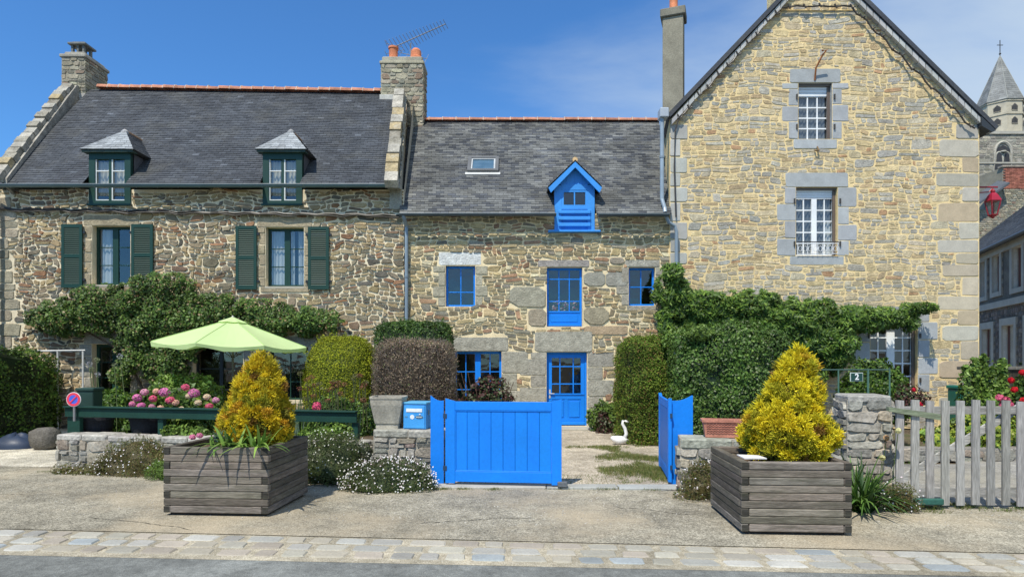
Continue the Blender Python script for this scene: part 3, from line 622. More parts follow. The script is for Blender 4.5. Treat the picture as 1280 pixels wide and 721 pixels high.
for px, h in ((491, .42), (519.5, .2)):
    xx = (px-640)/sC; mb = MB(); r_ = .14
    mb.lathe((xx, cy0+.3, zt+.22), [(r_*1.05, 0), (r_*.95, .04), (r_*.95, h-.06), (r_*1.12, h-.05), (r_*1.12, h), (r_*.85, h), (r_*.85, h-.1)] if h > .3 else [(r_*1.5, 0), (r_*1.35, .1), (r_*1.15, .13), (r_*1.1, .3), (r_*.7, .37), (.02, .39)], (.62, .22, .11)); mb.build('chimney_pot', MT['terracotta'], c, smooth=False)
# openings
CW = (.42, .46, .48)
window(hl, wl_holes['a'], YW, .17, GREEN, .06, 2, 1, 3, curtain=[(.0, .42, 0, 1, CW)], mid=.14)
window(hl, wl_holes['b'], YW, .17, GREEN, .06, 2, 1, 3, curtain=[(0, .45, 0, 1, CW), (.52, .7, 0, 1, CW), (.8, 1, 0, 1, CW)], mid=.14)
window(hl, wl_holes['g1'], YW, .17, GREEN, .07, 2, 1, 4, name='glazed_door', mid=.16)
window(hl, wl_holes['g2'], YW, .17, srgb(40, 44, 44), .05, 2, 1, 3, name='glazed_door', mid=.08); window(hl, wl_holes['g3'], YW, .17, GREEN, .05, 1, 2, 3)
for k, m_ in (('a', 1), ('b', 1)):
    r_ = wl_holes[k]; sb = MB(); sb.box((r_[0]-.02, YW-.02, r_[2]-.06), (r_[1]+.02, YW+.2, r_[2]-.002), (.4, .37, .3), .01); sb.build('window_ledge', MT['dressed'], hl)
def shutter(px0, px1, py0, py1):
    x0, x1, z0, z1 = X(px0), X(px1), Z(py1), Z(py0); y = YW-.075; mb = MB(); fw = .07; zm = (z0+z1)/2
    mb.box((x0, y, z0), (x0+fw, y+.035, z1), GREEN); mb.box((x1-fw, y, z0), (x1, y+.035, z1), GREEN)
    for a, b in ((z0, z0+.09), (zm-.04, zm+.04), (z1-.08, z1)): mb.box((x0+fw, y, a), (x1-fw, y+.035, b), GREEN)
    s_ = mb.build('shutter', MT['paint'], hl); mb = MB()
    for a, b in ((z0+.09, zm-.04), (zm+.04, z1-.08)):
        n = int((b-a)/.045)
        for i in range(n):
            zz_ = a+(b-a)*(i+.1)/n; hh = (b-a)/n
            mb.poly([(x0+fw, y+.002, zz_), (x1-fw, y+.002, zz_), (x1-fw, y+.033, zz_+hh*.95), (x0+fw, y+.033, zz_+hh*.95), (x0+fw, y+.002, zz_+.008), (x1-fw, y+.002, zz_+.008), (x1-fw, y+.033, zz_+hh*.95+.008), (x0+fw, y+.033, zz_+hh*.95+.008)], [(0, 1, 2, 3), (4, 7, 6, 5), (0, 4, 5, 1), (2, 6, 7, 3)], GREEN)
    mb.build('louvres', MT['paint'], s_)
    mb = MB()
    for zz_ in (z0+.2, z1-.2): mb.box((x1-.01 if px0 % 200 < 150 and px0 < 330 and px1 < 325 and px0 not in (166,) else x0-.06, YW-.06, zz_-.03), (x1+.06 if px0 not in (166, 385) else x0+.01, YW-.02, zz_+.03), (.02, .02, .02))
    mb.build('hinge', MT['metal'], s_)
for q in ((79, 105, 281, 360), (166, 193, 281, 358), (296, 322, 283, 362), (386, 412, 284, 362)): shutter(*q)
def dormer_l(pxc, key):
    r_ = wl_holes[key]; x0, x1 = r_[0], r_[1]; z0, z1 = Z(256), Z(191); y = YW-.03; xc = (x0+x1)/2; mb = MB(); fw = .13
    mb.box((x0-.02, y, z0), (x0+fw, y+.14, z1), GREEN); mb.box((x1-fw, y, z0), (x1+.02, y+.14, z1), GREEN); mb.box((x0+fw, y, z1-.17), (x1-fw, y+.14, z1), GREEN); mb.box((x0+fw, y, z0), (x1-fw, y+.14, z0+.1), GREEN); mb.box((x0-.05, y-.05, z0-.03), (x1+.05, y+.1, z0+.012), GREEN)
    d = mb.build('dormer', MT['paint'], hl)
    window(d, (x0+fw+.003, x1-fw-.003, z0+.1+.003, z1-.173), y+.02, .03, GREEN, .045, 2, 1, 3, zbars=[.12, .42], mid=.07, curtain=[(0, .47, .25, 1, (.75, .76, .72)), (.53, 1, .25, 1, (.75, .76, .72))]) if False else None
    q = MB(); q.face([(x0+fw, y+.06, z0+.1), (x1-fw, y+.06, z0+.1), (x1-fw, y+.06, z1-.17), (x0+fw, y+.06, z1-.17)]); q.build('pane', MT['glass'], d)
    q = MB(); q.box((xc-.035, y+.02, z0+.1), (xc+.035, y+.055, z1-.17), GREEN); H_ = z1-.17-z0-.1
    for t in (.33, .72): q.box((x0+fw, y+.022, z0+.1+H_*t-.012), (xc-.035, y+.05, z0+.1+H_*t+.012), (.7, .72, .7)); q.box((xc+.035, y+.022, z0+.1+H_*t-.012), (x1-fw, y+.05, z0+.1+H_*t+.012), (.7, .72, .7))
    for a_, b_ in ((x0+fw, xc-.035), (xc+.035, x1-fw)):
        q.box((a_, y+.024, z0+.1), (a_+.03, y+.05, z1-.17), (.6, .63, .62)); q.box((a_+.03, y+.024, z0+.1), (b_, y+.05, z0+.13), (.6, .63, .62))
    q.build('glazing_bars', MT['paint'], d)
    for a_, b_ in ((x0+fw, xc-.03), (xc+.03, x1-fw)):
        q = MB(); n = 16
        for i in range(n):
            t0, t1 = i/n, (i+1)/n; fy = lambda t: y+.13+.02*math.sin(t*22)
            q.face([(a_+(b_-a_)*t0, fy(t0), z0+.25), (a_+(b_-a_)*t1, fy(t1), z0+.25), (a_+(b_-a_)*t1, fy(t1), z1-.2), (a_+(b_-a_)*t0, fy(t0), z1-.2)], (.55, .52, .43))
        q.build('curtain', MT['curtain'], d)
    # cheeks hung with slate
    slope = (ridge_l.z-e0.z)/(YR-e0.y); yat = lambda z: e0.y+(z-e0.z)/slope
    q = MB(); q.face([(x0-.02, y+.1, z0), (x0-.02, y+.1, z1), (x0-.02, yat(z1)+.1, z1)], (.1, .1, .11)); q.face([(x1+.02, y+.1, z0), (x1+.02, yat(z1)+.1, z1), (x1+.02, y+.1, z1)], (.1, .1, .11)); q.build('cheek', MT['slate'], d)
    # hipped roof
    ov = .17; ex0, ex1 = x0-ov, x1+ov; za = Z(189); ap = Vector((xc, y+.62, za+.72)); bk = Vector((xc, yat(ap.z)+.15, ap.z)); yb_ = yat(za)+.05
    q = MB(); A = Vector((ex0, y-.13, za)); B = Vector((ex1, y-.13, za)); A2 = Vector((ex0, yb_, za)); B2 = Vector((ex1, yb_, za))
    slates(q, A, B, ap-Vector((.02, 0, 0)), ap+Vector((.02, 0, 0)), .17, .11, slate_dormer); slates(q, B, B2, ap, bk, .18, .11, slate_left); slates(q, A2, A, bk, ap, .18, .11, slate_left)
    q.face([A, A2, B2, B], (.1, .1, .1)); q.box((ex0+.04, y-.1, za-.06), (ex1-.04, y+.1, za-.015), (.03, .06, .05))
    rf = q.build('dormer_roof', MT['slate'], d); q = MB(); q.tube([ap+Vector((0, -.02, .0)), bk], .045, (.4, .26, .17), 8); q.lathe(ap+Vector((0, 0, -.08)), [(.09, 0), (.085, .06), (.05, .10), (.02, .12)], (.33, .33, .33), 10); q.tube([ap, B+Vector((-.02, .02, 0))], .012, (.3, .3, .3), 5); q.build('hip_finial', MT['concrete'], rf)
dormer_l(136, 'd1'); dormer_l(352, 'd2')
mb = MB(); pts = [(X(-6), YW-.07, Z(262))]
for k in range(0, 50): pts.append((X(k*10.2), YW-.075-.01*(k % 2), Z(262+.017*k*10)+.02*math.sin(k*1.9)+.012*noise.noise((k*.5, 0, 0))))
mb.tube(pts, .028, (.03, .028, .026), 6); pts2 = [(p[0], p[1]-.02, p[2]-.04+.02*math.sin(i)) for i, p in enumerate(pts)]; mb.tube(pts2, .018, (.04, .035, .03), 5); mb.build('cable', MT['metal'], hl)

# ---- blue-doored house in the middle
hm = empty('stone_cottage', (.6, YW, 0), 'small rubble stone cottage with bright blue door, windows and little dormer under mottled slates', 'house')
XM0, XM1 = X(506), X(838); ZM = Z(272)
H = {'w1': (X(557), X(594), Z(383), Z(332)), 'w2': (X(683.5), X(728), Z(408), Z(334)), 'w3': (X(786), X(819), Z(382), Z(334)), 'g': (X(567), X(627), Z(535), Z(439)), 'd': (X(683), X(734), .05, Z(440)), 'dm': (X(694), X(742), Z(290), Z(268))}
mb = MB(); mapM = front(YW); hs = []
def slab(a, b, c, d, col, o=.02, ch=.07): stone(mb, mapM, a, b, c, d, col, out=o, ch=ch, gap=.004, warp=0, jit=.02); hs.append((a, b, c, d))
slab(X(548), X(602), Z(331.5), Z(315), (.62, .63, .60), .008); slab(X(672), X(737), Z(333.5), Z(325), (.33, .30, .27), .03); slab(X(781), X(825), Z(333.5), Z(325), (.36, .34, .28))
slab(X(565), X(636), Z(438.5), Z(421), (.36, .34, .27)); slab(X(668), X(741), Z(439.5), Z(414), (.36, .34, .27), .03, .12)
slab(X(636), X(682.5), Z(384), Z(358), (.34, .32, .24), .03, .25); slab(X(729), X(757), Z(358), Z(340), (.34, .33, .27), .02, .25); slab(X(757), X(784), Z(358), Z(340), (.33, .32, .27), .02, .2); slab(X(729), X(762), Z(406), Z(384), (.32, .28, .19), .03, .3); slab(X(729), X(785), Z(418), Z(407), (.40, .30, .19), .03, .2); slab(X(660), X(683), Z(408), Z(386), (.33, .28, .2), .02, .2)
hs.append(tuple(a+b for a, b in zip(H['dm'], (-.03, .03, -.03, .3)))); hs += [H['w2'], H['w1'], H['w3']]
hs += opening_set(mb, mapM, H['w1'], (.38, .35, .26), quo=.2)[1:]+opening_set(mb, mapM, H['w3'], (.36, .33, .26), quo=.2, sill=.12)[1:]
hs += opening_set(mb, mapM, H['g'], (.35, .33, .26), quo=.42, blk=(.35, .5)); hs += opening_set(mb, mapM, H['d'], (.33, .31, .25), quo=.42, blk=(.28, .52))
masonry(mb, mapM, XM0, XM1, 0, ZM+.05, hs, STY_M)
mo = MB(); sheet(mo, YW, XM0, XM1, 0, ZM+.1, list(H.values()), (.80, .66, .41))
yb = YW+7; yrm = YW+3.5; srm = F/yrm; m0 = Vector((XM0-.6, yrm, EYE+(HY-152)/srm)); m1 = Vector(((824-640)/srm, yrm, EYE+(HY-152)/srm))
for p in ([(XM1, yb, 0), (XM1, YW, 0), (XM1, YW, ZM), (m1.x, yrm, m1.z-.1), (XM1+.6, yb, ZM)], [(XM0, yb, 0), (XM1, yb, 0), (XM1, yb, ZM), (XM0, yb, ZM)]): mo.face(p, (.45, .41, .33))
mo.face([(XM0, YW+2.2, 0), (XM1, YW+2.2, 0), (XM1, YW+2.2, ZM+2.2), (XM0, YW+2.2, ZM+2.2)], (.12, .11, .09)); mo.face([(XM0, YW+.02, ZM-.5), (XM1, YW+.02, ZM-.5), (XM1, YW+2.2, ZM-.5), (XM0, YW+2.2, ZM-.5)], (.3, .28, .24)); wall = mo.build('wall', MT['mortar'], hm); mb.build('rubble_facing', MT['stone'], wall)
mb = MB(); f0 = Vector((X(502), YW-.28, Z(270))); f1 = Vector((X(836), YW-.28, Z(270)))
slates(mb, f0, f1, m0, m1, .2, .105, slate_mid, skip=lambda p: p.z < Z(231) and X(692) < p.x < X(744), cut=[(X(692.6), X(743.4), Z(231))]); mb.face([m0, m1, (XM1, yb+.3, ZM-.2), (XM0, yb+.3, ZM-.2)], (.1, .1, .1)); roof = mb.build('roof', MT['slate'], hm)
ridge(roof, m0+Vector((.35, 0, .05)), m1+Vector((0, 0, .05)), .10, 18)
slm = (m0.z-f0.z)/(yrm-f0.y); yam = lambda z: f0.y+(z-f0.z)/slm
# skylight lying in the roof slope
Um = Vector((0, 1, slm)).normalized(); Nm = Vector((0, -slm, 1)).normalized(); zs_ = EYE+(HY-219)/46.0; ys_ = yam(zs_); ss_ = F/ys_
A = Vector(((584-640)/ss_, ys_, zs_)); Wk = 39/ss_; Hk = .80
def onroof(u, v, o): return A+Vector((u, 0, 0))+Um*v+Nm*o
mb = MB(); fr = .09
for a, b, c, d in ((0, Wk, 0, fr), (0, Wk, Hk-fr, Hk), (0, fr, fr, Hk-fr), (Wk-fr, Wk, fr, Hk-fr)): mb.box((a, c, 0), (b, d, .09), (.13, .13, .125), M=lambda p: onroof(p.x, p.y, p.z))
for a, b, c, d in ((fr, Wk-fr, fr, fr+.04), (fr, Wk-fr, Hk-fr-.04, Hk-fr), (fr, fr+.04, fr+.04, Hk-fr-.04), (Wk-fr-.04, Wk-fr, fr+.04, Hk-fr-.04)): mb.box((a, c, .02), (b, d, .07), (.45, .47, .47), M=lambda p: onroof(p.x, p.y, p.z))
mb.box((-.05, -.12, .012), (Wk+.05, -.002, .03), (.55, .55, .52), M=lambda p: onroof(p.x, p.y, p.z)); sk = mb.build('skylight', MT['metal'], roof)
sk.name = 'skylight'
gm = bpy.data.materials.new('skylight_glass'); gm.use_nodes = True; b_ = gm.node_tree.nodes['Principled BSDF']; b_.inputs['Base Color'].default_value = (.05, .11, .17, 1); b_.inputs['Roughness'].default_value = .08
nzz = nn(gm.node_tree, 'ShaderNodeTexNoise'); nzz.inputs['Scale'].default_value = 3; rr_ = nn(gm.node_tree, 'ShaderNodeValToRGB'); rr_.color_ramp.elements[0].color = (.03, .08, .13, 1); rr_.color_ramp.elements[1].color = (.12, .2, .27, 1); gm.node_tree.links.new(nzz.outputs[0], rr_.inputs[0]); gm.node_tree.links.new(rr_.outputs[0], b_.inputs['Base Color'])
mb = MB(); mb.face([onroof(fr, fr, .04), onroof(Wk-fr, fr, .04), onroof(Wk-fr, Hk-fr, .04), onroof(fr, Hk-fr, .04)]); o_ = mb.build('skylight_pane', gm, roof)
gutter(hm, X(503), X(694), YW-.35, Z(271.5), .06, (.07, .09, .10)); gutter(hm, X(745), X(832), YW-.35, Z(272), .06, (.07, .09, .10))
pipe(hm, [(X(507), YW-.35, Z(273)), (X(508), YW-.3, Z(277)), (X(509), YW-.1, Z(285)), (X(509), YW-.1, .1)], .045, (.22, .28, .33))
pipe(hm, [(X(829), YW-.3, Z(274)), (X(833), YW-.25, Z(281)), (X(841), YW-.2, Z(285)), (X(843), YW-.2, Z(292)), (X(843), YW-.2, .1)], .045, (.22, .28, .33))
RD = (.45, .1, .1)
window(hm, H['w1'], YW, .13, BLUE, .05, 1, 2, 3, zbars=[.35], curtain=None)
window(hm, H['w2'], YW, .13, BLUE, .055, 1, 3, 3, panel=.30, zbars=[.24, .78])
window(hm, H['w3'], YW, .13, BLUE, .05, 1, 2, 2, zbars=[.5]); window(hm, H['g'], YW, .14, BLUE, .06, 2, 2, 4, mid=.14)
# posy of flowers on the sill of the tall window
rng = np.random.default_rng(2); mb = MB(); x0_, x1_, z0_ = H['w2'][0]+.15, H['w2'][1]-.1, H['w2'][2]+.42
pts = np.stack([rng.uniform(x0_, x1_, 60), rng.uniform(YW+.23, YW+.3, 60), z0_+rng.uniform(0, .22, 60)], 1); scatter_fl(mb, pts, .05, [((.6, .5, .5), 2), ((.5, .08, .1), 2), ((.05, .12, .03), 3)], rng, 4)
tag(mb.build('flower_posy', MT['petal']), 'small red and white posy behind the glass of the tall blue cottage window', 'flowers')
# front door
x0, x1, z0, z1 = H['d']; y = YW+.14; mb = MB(); fw = .05; mb.box((x0+.003, y-.01, z0), (x0+fw, y+.08, z1-.003), BLUE); mb.box((x1-fw, y-.01, z0), (x1-.003, y+.08, z1-.003), BLUE); mb.box((x0+fw, y-.01, z1-fw), (x1-fw, y+.08, z1-.003), BLUE); fd = mb.build('door_frame', MT['paint'], hm)
a, b = x0+fw+.004, x1-fw-.004; zt = z1-fw-.004; zm = Z(492); mb = MB()
mb.box((a, y, z0+.01), (a+.09, y+.045, zt), BLUE); mb.box((b-.09, y, z0+.01), (b, y+.045, zt), BLUE); mb.box((a+.09, y, zt-.09), (b-.09, y+.045, zt), BLUE); mb.box((a+.09, y, zm-.14), (b-.09, y+.045, zm), BLUE); mb.box((a+.09, y, z0+.01), (b-.09, y+.045, z0+.16), BLUE); mb.box((a+.09, y+.014, z0+.16), (b-.09, y+.04, zm-.14), BLUE)
c = (a+b)/2; mb.box((c-.04, y+.004, z0+.16), (c+.04, y+.015, zm-.14), BLUE)
for u, v in ((a+.12, c-.07), (c+.07, b-.12)): mb.box((u, y-.002, z0+.21), (v, y+.016, zm-.19), BLUE, .012)
mb.box((a-.01, y-.04, z0+.02), (b+.01, y, z0+.09), BLUE, .01); mb.box((a, y-.02, zm-.03), (b, y, zm+.005), BLUE); dr = mb.build('door', MT['paint'], hm)
mb = MB(); g0, g1, k0, k1 = a+.09, b-.09, zm, zt-.09
for t in (.28, .74): xx = g0+(g1-g0)*t; mb.box((xx-.013, y+.008, k0), (xx+.013, y+.04, k1), BLUE)
for t in (.27, .76): zz_ = k0+(k1-k0)*t; mb.box((g0, y+.01, zz_-.013), (g1, y+.038, zz_+.013), BLUE)
mb.build('glazing_bars', MT['paint'], dr); mb = MB(); mb.face([(g0, y+.03, k0), (g1, y+.03, k0), (g1, y+.03, k1), (g0, y+.03, k1)]); mb.build('pane', MT['glass'], dr)
mb = MB(); mb.box((a+.02, y-.015, zm-.12), (a+.06, y, zm+.1), (.5, .48, .42), .004); mb.tube([(a+.04, y-.04, zm), (a+.15, y-.045, zm)], .009, (.6, .58, .5), 8); mb.tube([(a+.04, y, zm), (a+.04, y-.045, zm)], .009, (.6, .58, .5), 8); mb.build('door_handle', MT['metal'], dr)
# blue dormer
x0, x1 = X(693), X(743); y = YW-.04; zs0, zs1, zg = Z(289), Z(232), Z(203); xc = (x0+x1)/2; mb = MB(); B2 = LBLUE
mb.box((x0, y, zs0), (x0+.17, y+.1, zs1-.1), B2); mb.box((x1-.17, y, zs0), (x1, y+.1, zs1-.1), B2); mb.box((x0+.17, y, Z(262)), (x1-.17, y+.1, Z(259)), B2)
mb.box((x0+.17, y, zs1-.12), (x1-.17, y+.1, zs1+.02), B2); mb.box((x0, y+.002, zs1-.1), (x0+.17, y+.1, zs1+.0), B2); mb.box((x1-.17, y+.002, zs1-.1), (x1, y+.1, zs1), B2)
mb.prism([(x0+.02, y+.02, zs1+.02), (x1-.02, y+.02, zs1+.02), (xc, y+.02, zg-.08)], (0, .05, 0), B2)
for k in range(5): mb.box((x0+.12+k*.19, y+.013, zs1+.02), (x0+.13+k*.19, y+.02, zs1+.02+.5*min(1, (1-abs(k-2)/2.4))), B2)
mb.box((x0+.17, y+.05, zs0+.02), (x1-.17, y+.09, Z(262)), B2)
for pz in (268, 276, 284): mb.box((x0+.1, y-.05, Z(pz)), (x1-.1, y+.05, Z(pz)+.09), B2, .012)
mb.box((x0-.16, y-.12, zs0-.05), (x1+.14, y+.06, zs0), B2, .01); dm = mb.build('dormer', MT['paint'], hm)
w_ = MB(); wx0, wx1, wz0, wz1 = x0+.17, x1-.17, Z(259), zs1-.12
w_.box((wx0, y+.01, wz0), (wx0+.06, y+.07, wz1), B2); w_.box((wx1-.06, y+.01, wz0), (wx1, y+.07, wz1), B2); w_.box((wx0+.06, y+.01, wz1-.05), (wx1-.06, y+.07, wz1), B2); w_.box((wx0+.06, y+.01, wz0), (wx1-.06, y+.07, wz0+.05), B2); w_.box((xc-.015, y+.015, wz0+.05), (xc+.015, y+.06, wz1-.05), B2); w_.build('dormer_window', MT['paint'], dm)
w_ = MB(); w_.face([(wx0+.05, y+.05, wz0+.04), (wx1-.05, y+.05, wz0+.04), (wx1-.05, y+.05, wz1-.04), (wx0+.05, y+.05, wz1-.04)]); w_.build('pane', MT['glass'], dm)
q = MB(); CK = (.09, .09, .095); q.face([(x0, y+.1, zs0), (x0, y+.1, zs1), (x0, yam(zs1)+.1, zs1)], CK); q.face([(x1, y+.1, zs0), (x1, yam(zs1)+.1, zs1), (x1, y+.1, zs1)], CK); q.build('cheek', MT['slate'], dm)
q = MB(); ea, eb = Vector((x0-.16, y-.16, zs1-.06)), Vector((x1+.16, y-.16, zs1-.06)); ap = Vector((xc, y-.16, zg)); bk = Vector((xc, yam(zg)+.1, zg)); 
slates(q, ea, ea+Vector((0, yam(ea.z)-ea.y+.1, 0)), ap, bk, .18, .1, slate_mid) if False else None
slates(q, ea+Vector((0, yam(ea.z)-ea.y+.1, 0)), ea, bk, ap, .18, .1, slate_mid); slates(q, eb, eb+Vector((0, yam(eb.z)-eb.y+.1, 0)), ap, bk, .18, .1, slate_mid)
dn = Vector((0, 0, -.03)); q.face([ea+dn, ea+dn+Vector((0, 1.2, 0)), bk+dn, ap+dn], (.08, .08, .08)); q.face([eb+dn, ap+dn, bk+dn, eb+dn+Vector((0, 1.2, 0))], (.08, .08, .08)); rf = q.build('dormer_roof', MT['slate'], dm)
q = MB()
for s_, e_ in ((1, ea), (-1, eb)):
    n_ = (ap-e_).normalized(); q.prism([e_+Vector((0, -.01, -.05)), ap+Vector((0, -.01, -.05)), ap+Vector((0, -.01, -.19)), e_+Vector((s_*.06, -.01, -.17))], (0, .05, 0), B2)
q.build('bargeboard', MT['paint'], rf); q = MB()
for k in range(4): q.tube([ap+Vector((0, .02+k*.3, .01)), ap+Vector((0, .3+k*.3, .0))], .07*(1-.04*(k % 2)), (.55, .38, .2), 8)
q.build('ridge_tiles', MT['terracotta'], rf)

# ---- tall gable house on the right
YG = YW-.06; SG = F/YG
gx = lambda px: (px-640)/SG
gz = lambda py: EYE-(py-HY)/SG
hr = empty('gable_house', (7.7, YG, 0), 'tall pale stone gable house with white windows in blue-grey surrounds', 'house')
XR0, XR1 = gx(837), gx(1224); xp = gx(1023); zpk = gz(-47); zel = gz(150); zer = gz(150)
def gtop(x): return zel+(zpk-zel)*(x-XR0)/(xp-XR0) if x < xp else zer+(zpk-zer)*(XR1-x)/(XR1-xp)
HR = {'at': (gx(998), gx(1040), gz(174), gz(104)), 'f1': (gx(995), gx(1047), gz(320), gz(234)), 'g': (gx(1088), gx(1147), gz(490), gz(402))}
mb = MB(); mds = [MB() for _ in range(5)]; mapR = front(YG); hs = []; BG = (.37, .385, .385)
hs += opening_set(mds[0], mapR, HR['at'], BG, lint=.36, lx=.22, quo=.26, sill=.24, blk=(.36, .44), o=.012)
hs += opening_set(mds[1], mapR, HR['f1'], BG, lint=.36, lx=.27, quo=.30, sill=.22, blk=(.38, .5), o=.012)
hs += opening_set(mds[2], mapR, HR['g'], BG, lint=.38, lx=.3, quo=.32, blk=(.36, .46), o=.012)
z = 0; k = 0
while z < zer-.25:
    h = rnd.uniform(.26, .5); wd = rnd.uniform(.85, 1.1) if k % 2 else rnd.uniform(.4, .6); k += 1
    c_ = jitcol(rnd.choice([(.46, .43, .35), (.48, .42, .31), (.42, .40, .35), (.46, .37, .25)]), .08); stone(mds[3], mapR, XR1-wd, XR1-.005, z, z+h, c_, out=.015, ch=.1, gap=.01, warp=0, jit=.03); hs.append((XR1-wd, XR1, z, z+h))
    wd2 = .45 if k % 2 else .28; stone(mds[4], mapR, XR0, XR0+wd2, z, z+h, jitcol((.42, .42, .38), .1), out=.015, ch=.1, gap=.01, warp=0, jit=.03); hs.append((XR0, XR0+wd2, z, z+h)); z += h
masonry(mb, mapR, XR0, XR1, 0, zpk, hs, STY_R, top=lambda x: gtop(x))
mo = MB(); sheet(mo, YG, XR0, XR1, 0, zel, list(HR.values()), YEL, top=None) if False else None
xs_ = [xp]
# gable sheet: rectangular part, then columns up to the slope with the attic window cut out
at = HR['at']; low = [HR['f1'], HR['g']]
sheet(mo, YG, XR0, XR1, 0, at[2], low, YEL)
for a, b in ((XR0, at[0]), (at[1], XR1)):
    pts = [(a, YG, at[2]), (b, YG, at[2]), (b, YG, gtop(b)), (a, YG, gtop(a))]
    mo.face([p for p in pts], YEL)
mo.face([(at[0], YG, at[3]), (at[1], YG, at[3]), (at[1], YG, gtop(at[1])), (xp, YG, gtop(xp)), (at[0], YG, gtop(at[0]))], YEL)
a, b, c, d = at; y2 = YG+.3
mo.face([(a, YG, c), (a, y2, c), (a, y2, d), (a, YG, d)], BG); mo.face([(b, y2, c), (b, YG, c), (b, YG, d), (b, y2, d)], BG); mo.face([(a, YG, c), (b, YG, c), (b, y2, c), (a, y2, c)], BG); mo.face([(a, y2, d), (b, y2, d), (b, YG, d), (a, YG, d)], BG)
DP = 9.0; sk_ = .17   # the left side wall splays outwards going back
mo.face([(XR0, YG, 0), (XR0, YG, zel), (XR0+sk_*DP, YG+DP, zel), (XR0+sk_*DP, YG+DP, 0)], YEL); mo.face([(XR1, YG, 0), (XR1, YG+DP, 0), (XR1, YG+DP, zer), (XR1, YG, zer)], YEL)
mo.face([(XR0+sk_*DP, YG+DP, 0), (XR0+sk_*DP, YG+DP, zel), (xp+.5, YG+DP, zpk), (XR1, YG+DP, zer), (XR1, YG+DP, 0)], YEL)
wall = mo.build('wall', MT['mortar'], hr); mb.build('rubble_facing', MT['stone'], wall); [m_.build('window_surround' if i_ < 3 else 'corner_quoins', MT['dressed'], wall) for i_, m_ in enumerate(mds)]
# thick roof with slate verge
q = MB(); th = .10
def verge(xa, za, xb, zb, sgn):
    d_ = Vector((xb-xa, 0, zb-za)).normalized(); n_ = Vector((-d_.z*sgn, 0, d_.x*sgn)); 
    if n_.z < 0: n_ = -n_
    A = Vector((xa, YG-.16, za))-d_*.0; B = Vector((xb, YG-.16, zb)); return A, B, n_
A, B, n_ = verge(XR0-.02, zel+.02, xp, zpk, 1); q.prism([A, B, B+n_*th, A+n_*th], (sk_*DP*.95, DP, 0), (.05, .055, .065))
d_ = (Vector((xp, 0, zpk))-Vector((XR1, 0, zer))).normalized(); A, B, n_ = verge(XR1-d_.x*-.0, zer, xp, zpk, -1); A = A-d_*.42; q.prism([A, B, B+n_*th, A+n_*th], (0, DP, 0), (.05, .055, .065))
rf = q.build('roof', MT['slate'], hr)
q = MB()
for (xa, za, xb, zb) in ((XR0+.02, zel-.02, xp, zpk-.02), (XR1+.2, zer-.23, xp, zpk-.02)):
    n = 26
    for i in range(n):
        t0, t1 = i/n+.002, (i+1)/n-.002; q.prism([(xa+(xb-xa)*t0, YG-.12, za+(zb-za)*t0), (xa+(xb-xa)*t1, YG-.12, za+(zb-za)*t1), (xa+(xb-xa)*t1, YG-.12, za+(zb-za)*t1-.14), (xa+(xb-xa)*t0, YG-.12, za+(zb-za)*t0-.14)], (0, .12, 0), jitcol((.42, .42, .40), .1))
q.build('verge_stones', MT['dressed'], rf)
q = MB(); A = Vector((XR1+.3, YG-.16, zer-.32)); q.prism([A, A+Vector((-.36, 0, .34)), A+Vector((-.36, 0, .12)), A+Vector((-.1, 0, -.04))], (0, DP, 0), (.03, .035, .04)); q.build('eaves_box', MT['metal'], rf)
# stack on the apex
st = MB(); cx0, cx1 = gx(975), gx(1070); cz0, cz1 = gz(14), gz(14)+1.6; st.box((cx0, YG-.03, cz0), (cx1, YG+.8, cz1), YEL); masonry(st, lambda x, z, o: Vector((x, YG-.03-o, z)), cx0, cx1, cz0, cz1, [], STY_R); masonry(st, lambda x, z, o: Vector((cx1+o, x, z)), YG-.03, YG+.8, cz0, cz1, [], STY_R)
c = st.build('chimney', MT['stone'], hr); st = MB(); st.box((cx0-.08, YG-.1, cz1), (cx1+.08, YG+.88, cz1+.14), (.4, .38, .33), .02); st.build('chimney_cap', MT['concrete'], c)
for k in (.45, 1.4): st = MB(); st.lathe((cx0+k, YG+.4, cz1+.13), [(.15, 0), (.13, .05), (.13, .4), (.15, .42), (.15, .46), (.11, .46), (.11, .3)], (.6, .22, .11)); st.build('chimney_pot', MT['terracotta'], c)
# tall rendered flue at its left eave, turned a little
sT = 46.5; bx, by = (845-640)/sT, F/sT+.25; M_ = lambda p: Vector((bx, by, 0))+Vector((p.x*math.cos(-.34)-p.y*math.sin(-.34), p.x*math.sin(-.34)+p.y*math.cos(-.34), p.z))
st = MB(); zt = EYE+(HY-20)/sT; st.box((-.27, -.25, 7.2), (.27, .25, zt), (.27, .25, .19), .012, M=M_); st.box((-.33, -.31, zt), (.33, .31, zt+.22), (.2, .19, .15), .02, M=M_); c = st.build('rendered_chimney', MT['concrete'], hr)
for k in (.0,): st = MB(); st.lathe(M_(Vector((0, 0, zt+.2))), [(.13, 0), (.11, .05), (.11, .5), (.13, .52), (.13, .56), (.09, .56), (.09, .3)], (.65, .24, .12)); st.build('chimney_pot', MT['terracotta'], c)
WC = (.8, .82, .82)
window(hr, HR['at'], YG, .14, WC, .05, 1, 3, 4, shutterbox=.24, barw=.03, curtain=[(0, 1, 0, 1, (.16, .18, .20))]); window(hr, HR['f1'], YG, .14, WC, .06, 2, 2, 5, shutterbox=.20, barw=.028, mid=.13, curtain=[(0, .48, 0, 1, (.17, .19, .21)), (.52, .8, 0, 1, (.17, .19, .21)), (.8, 1, 0, .6, (.6, .62, .62)), (.8, 1, .6, 1, (.17, .19, .21))]); window(hr, HR['g'], YG, .14, WC, .07, 2, 2, 5, shutterbox=.0, barw=.03, mid=.2)
q = MB()
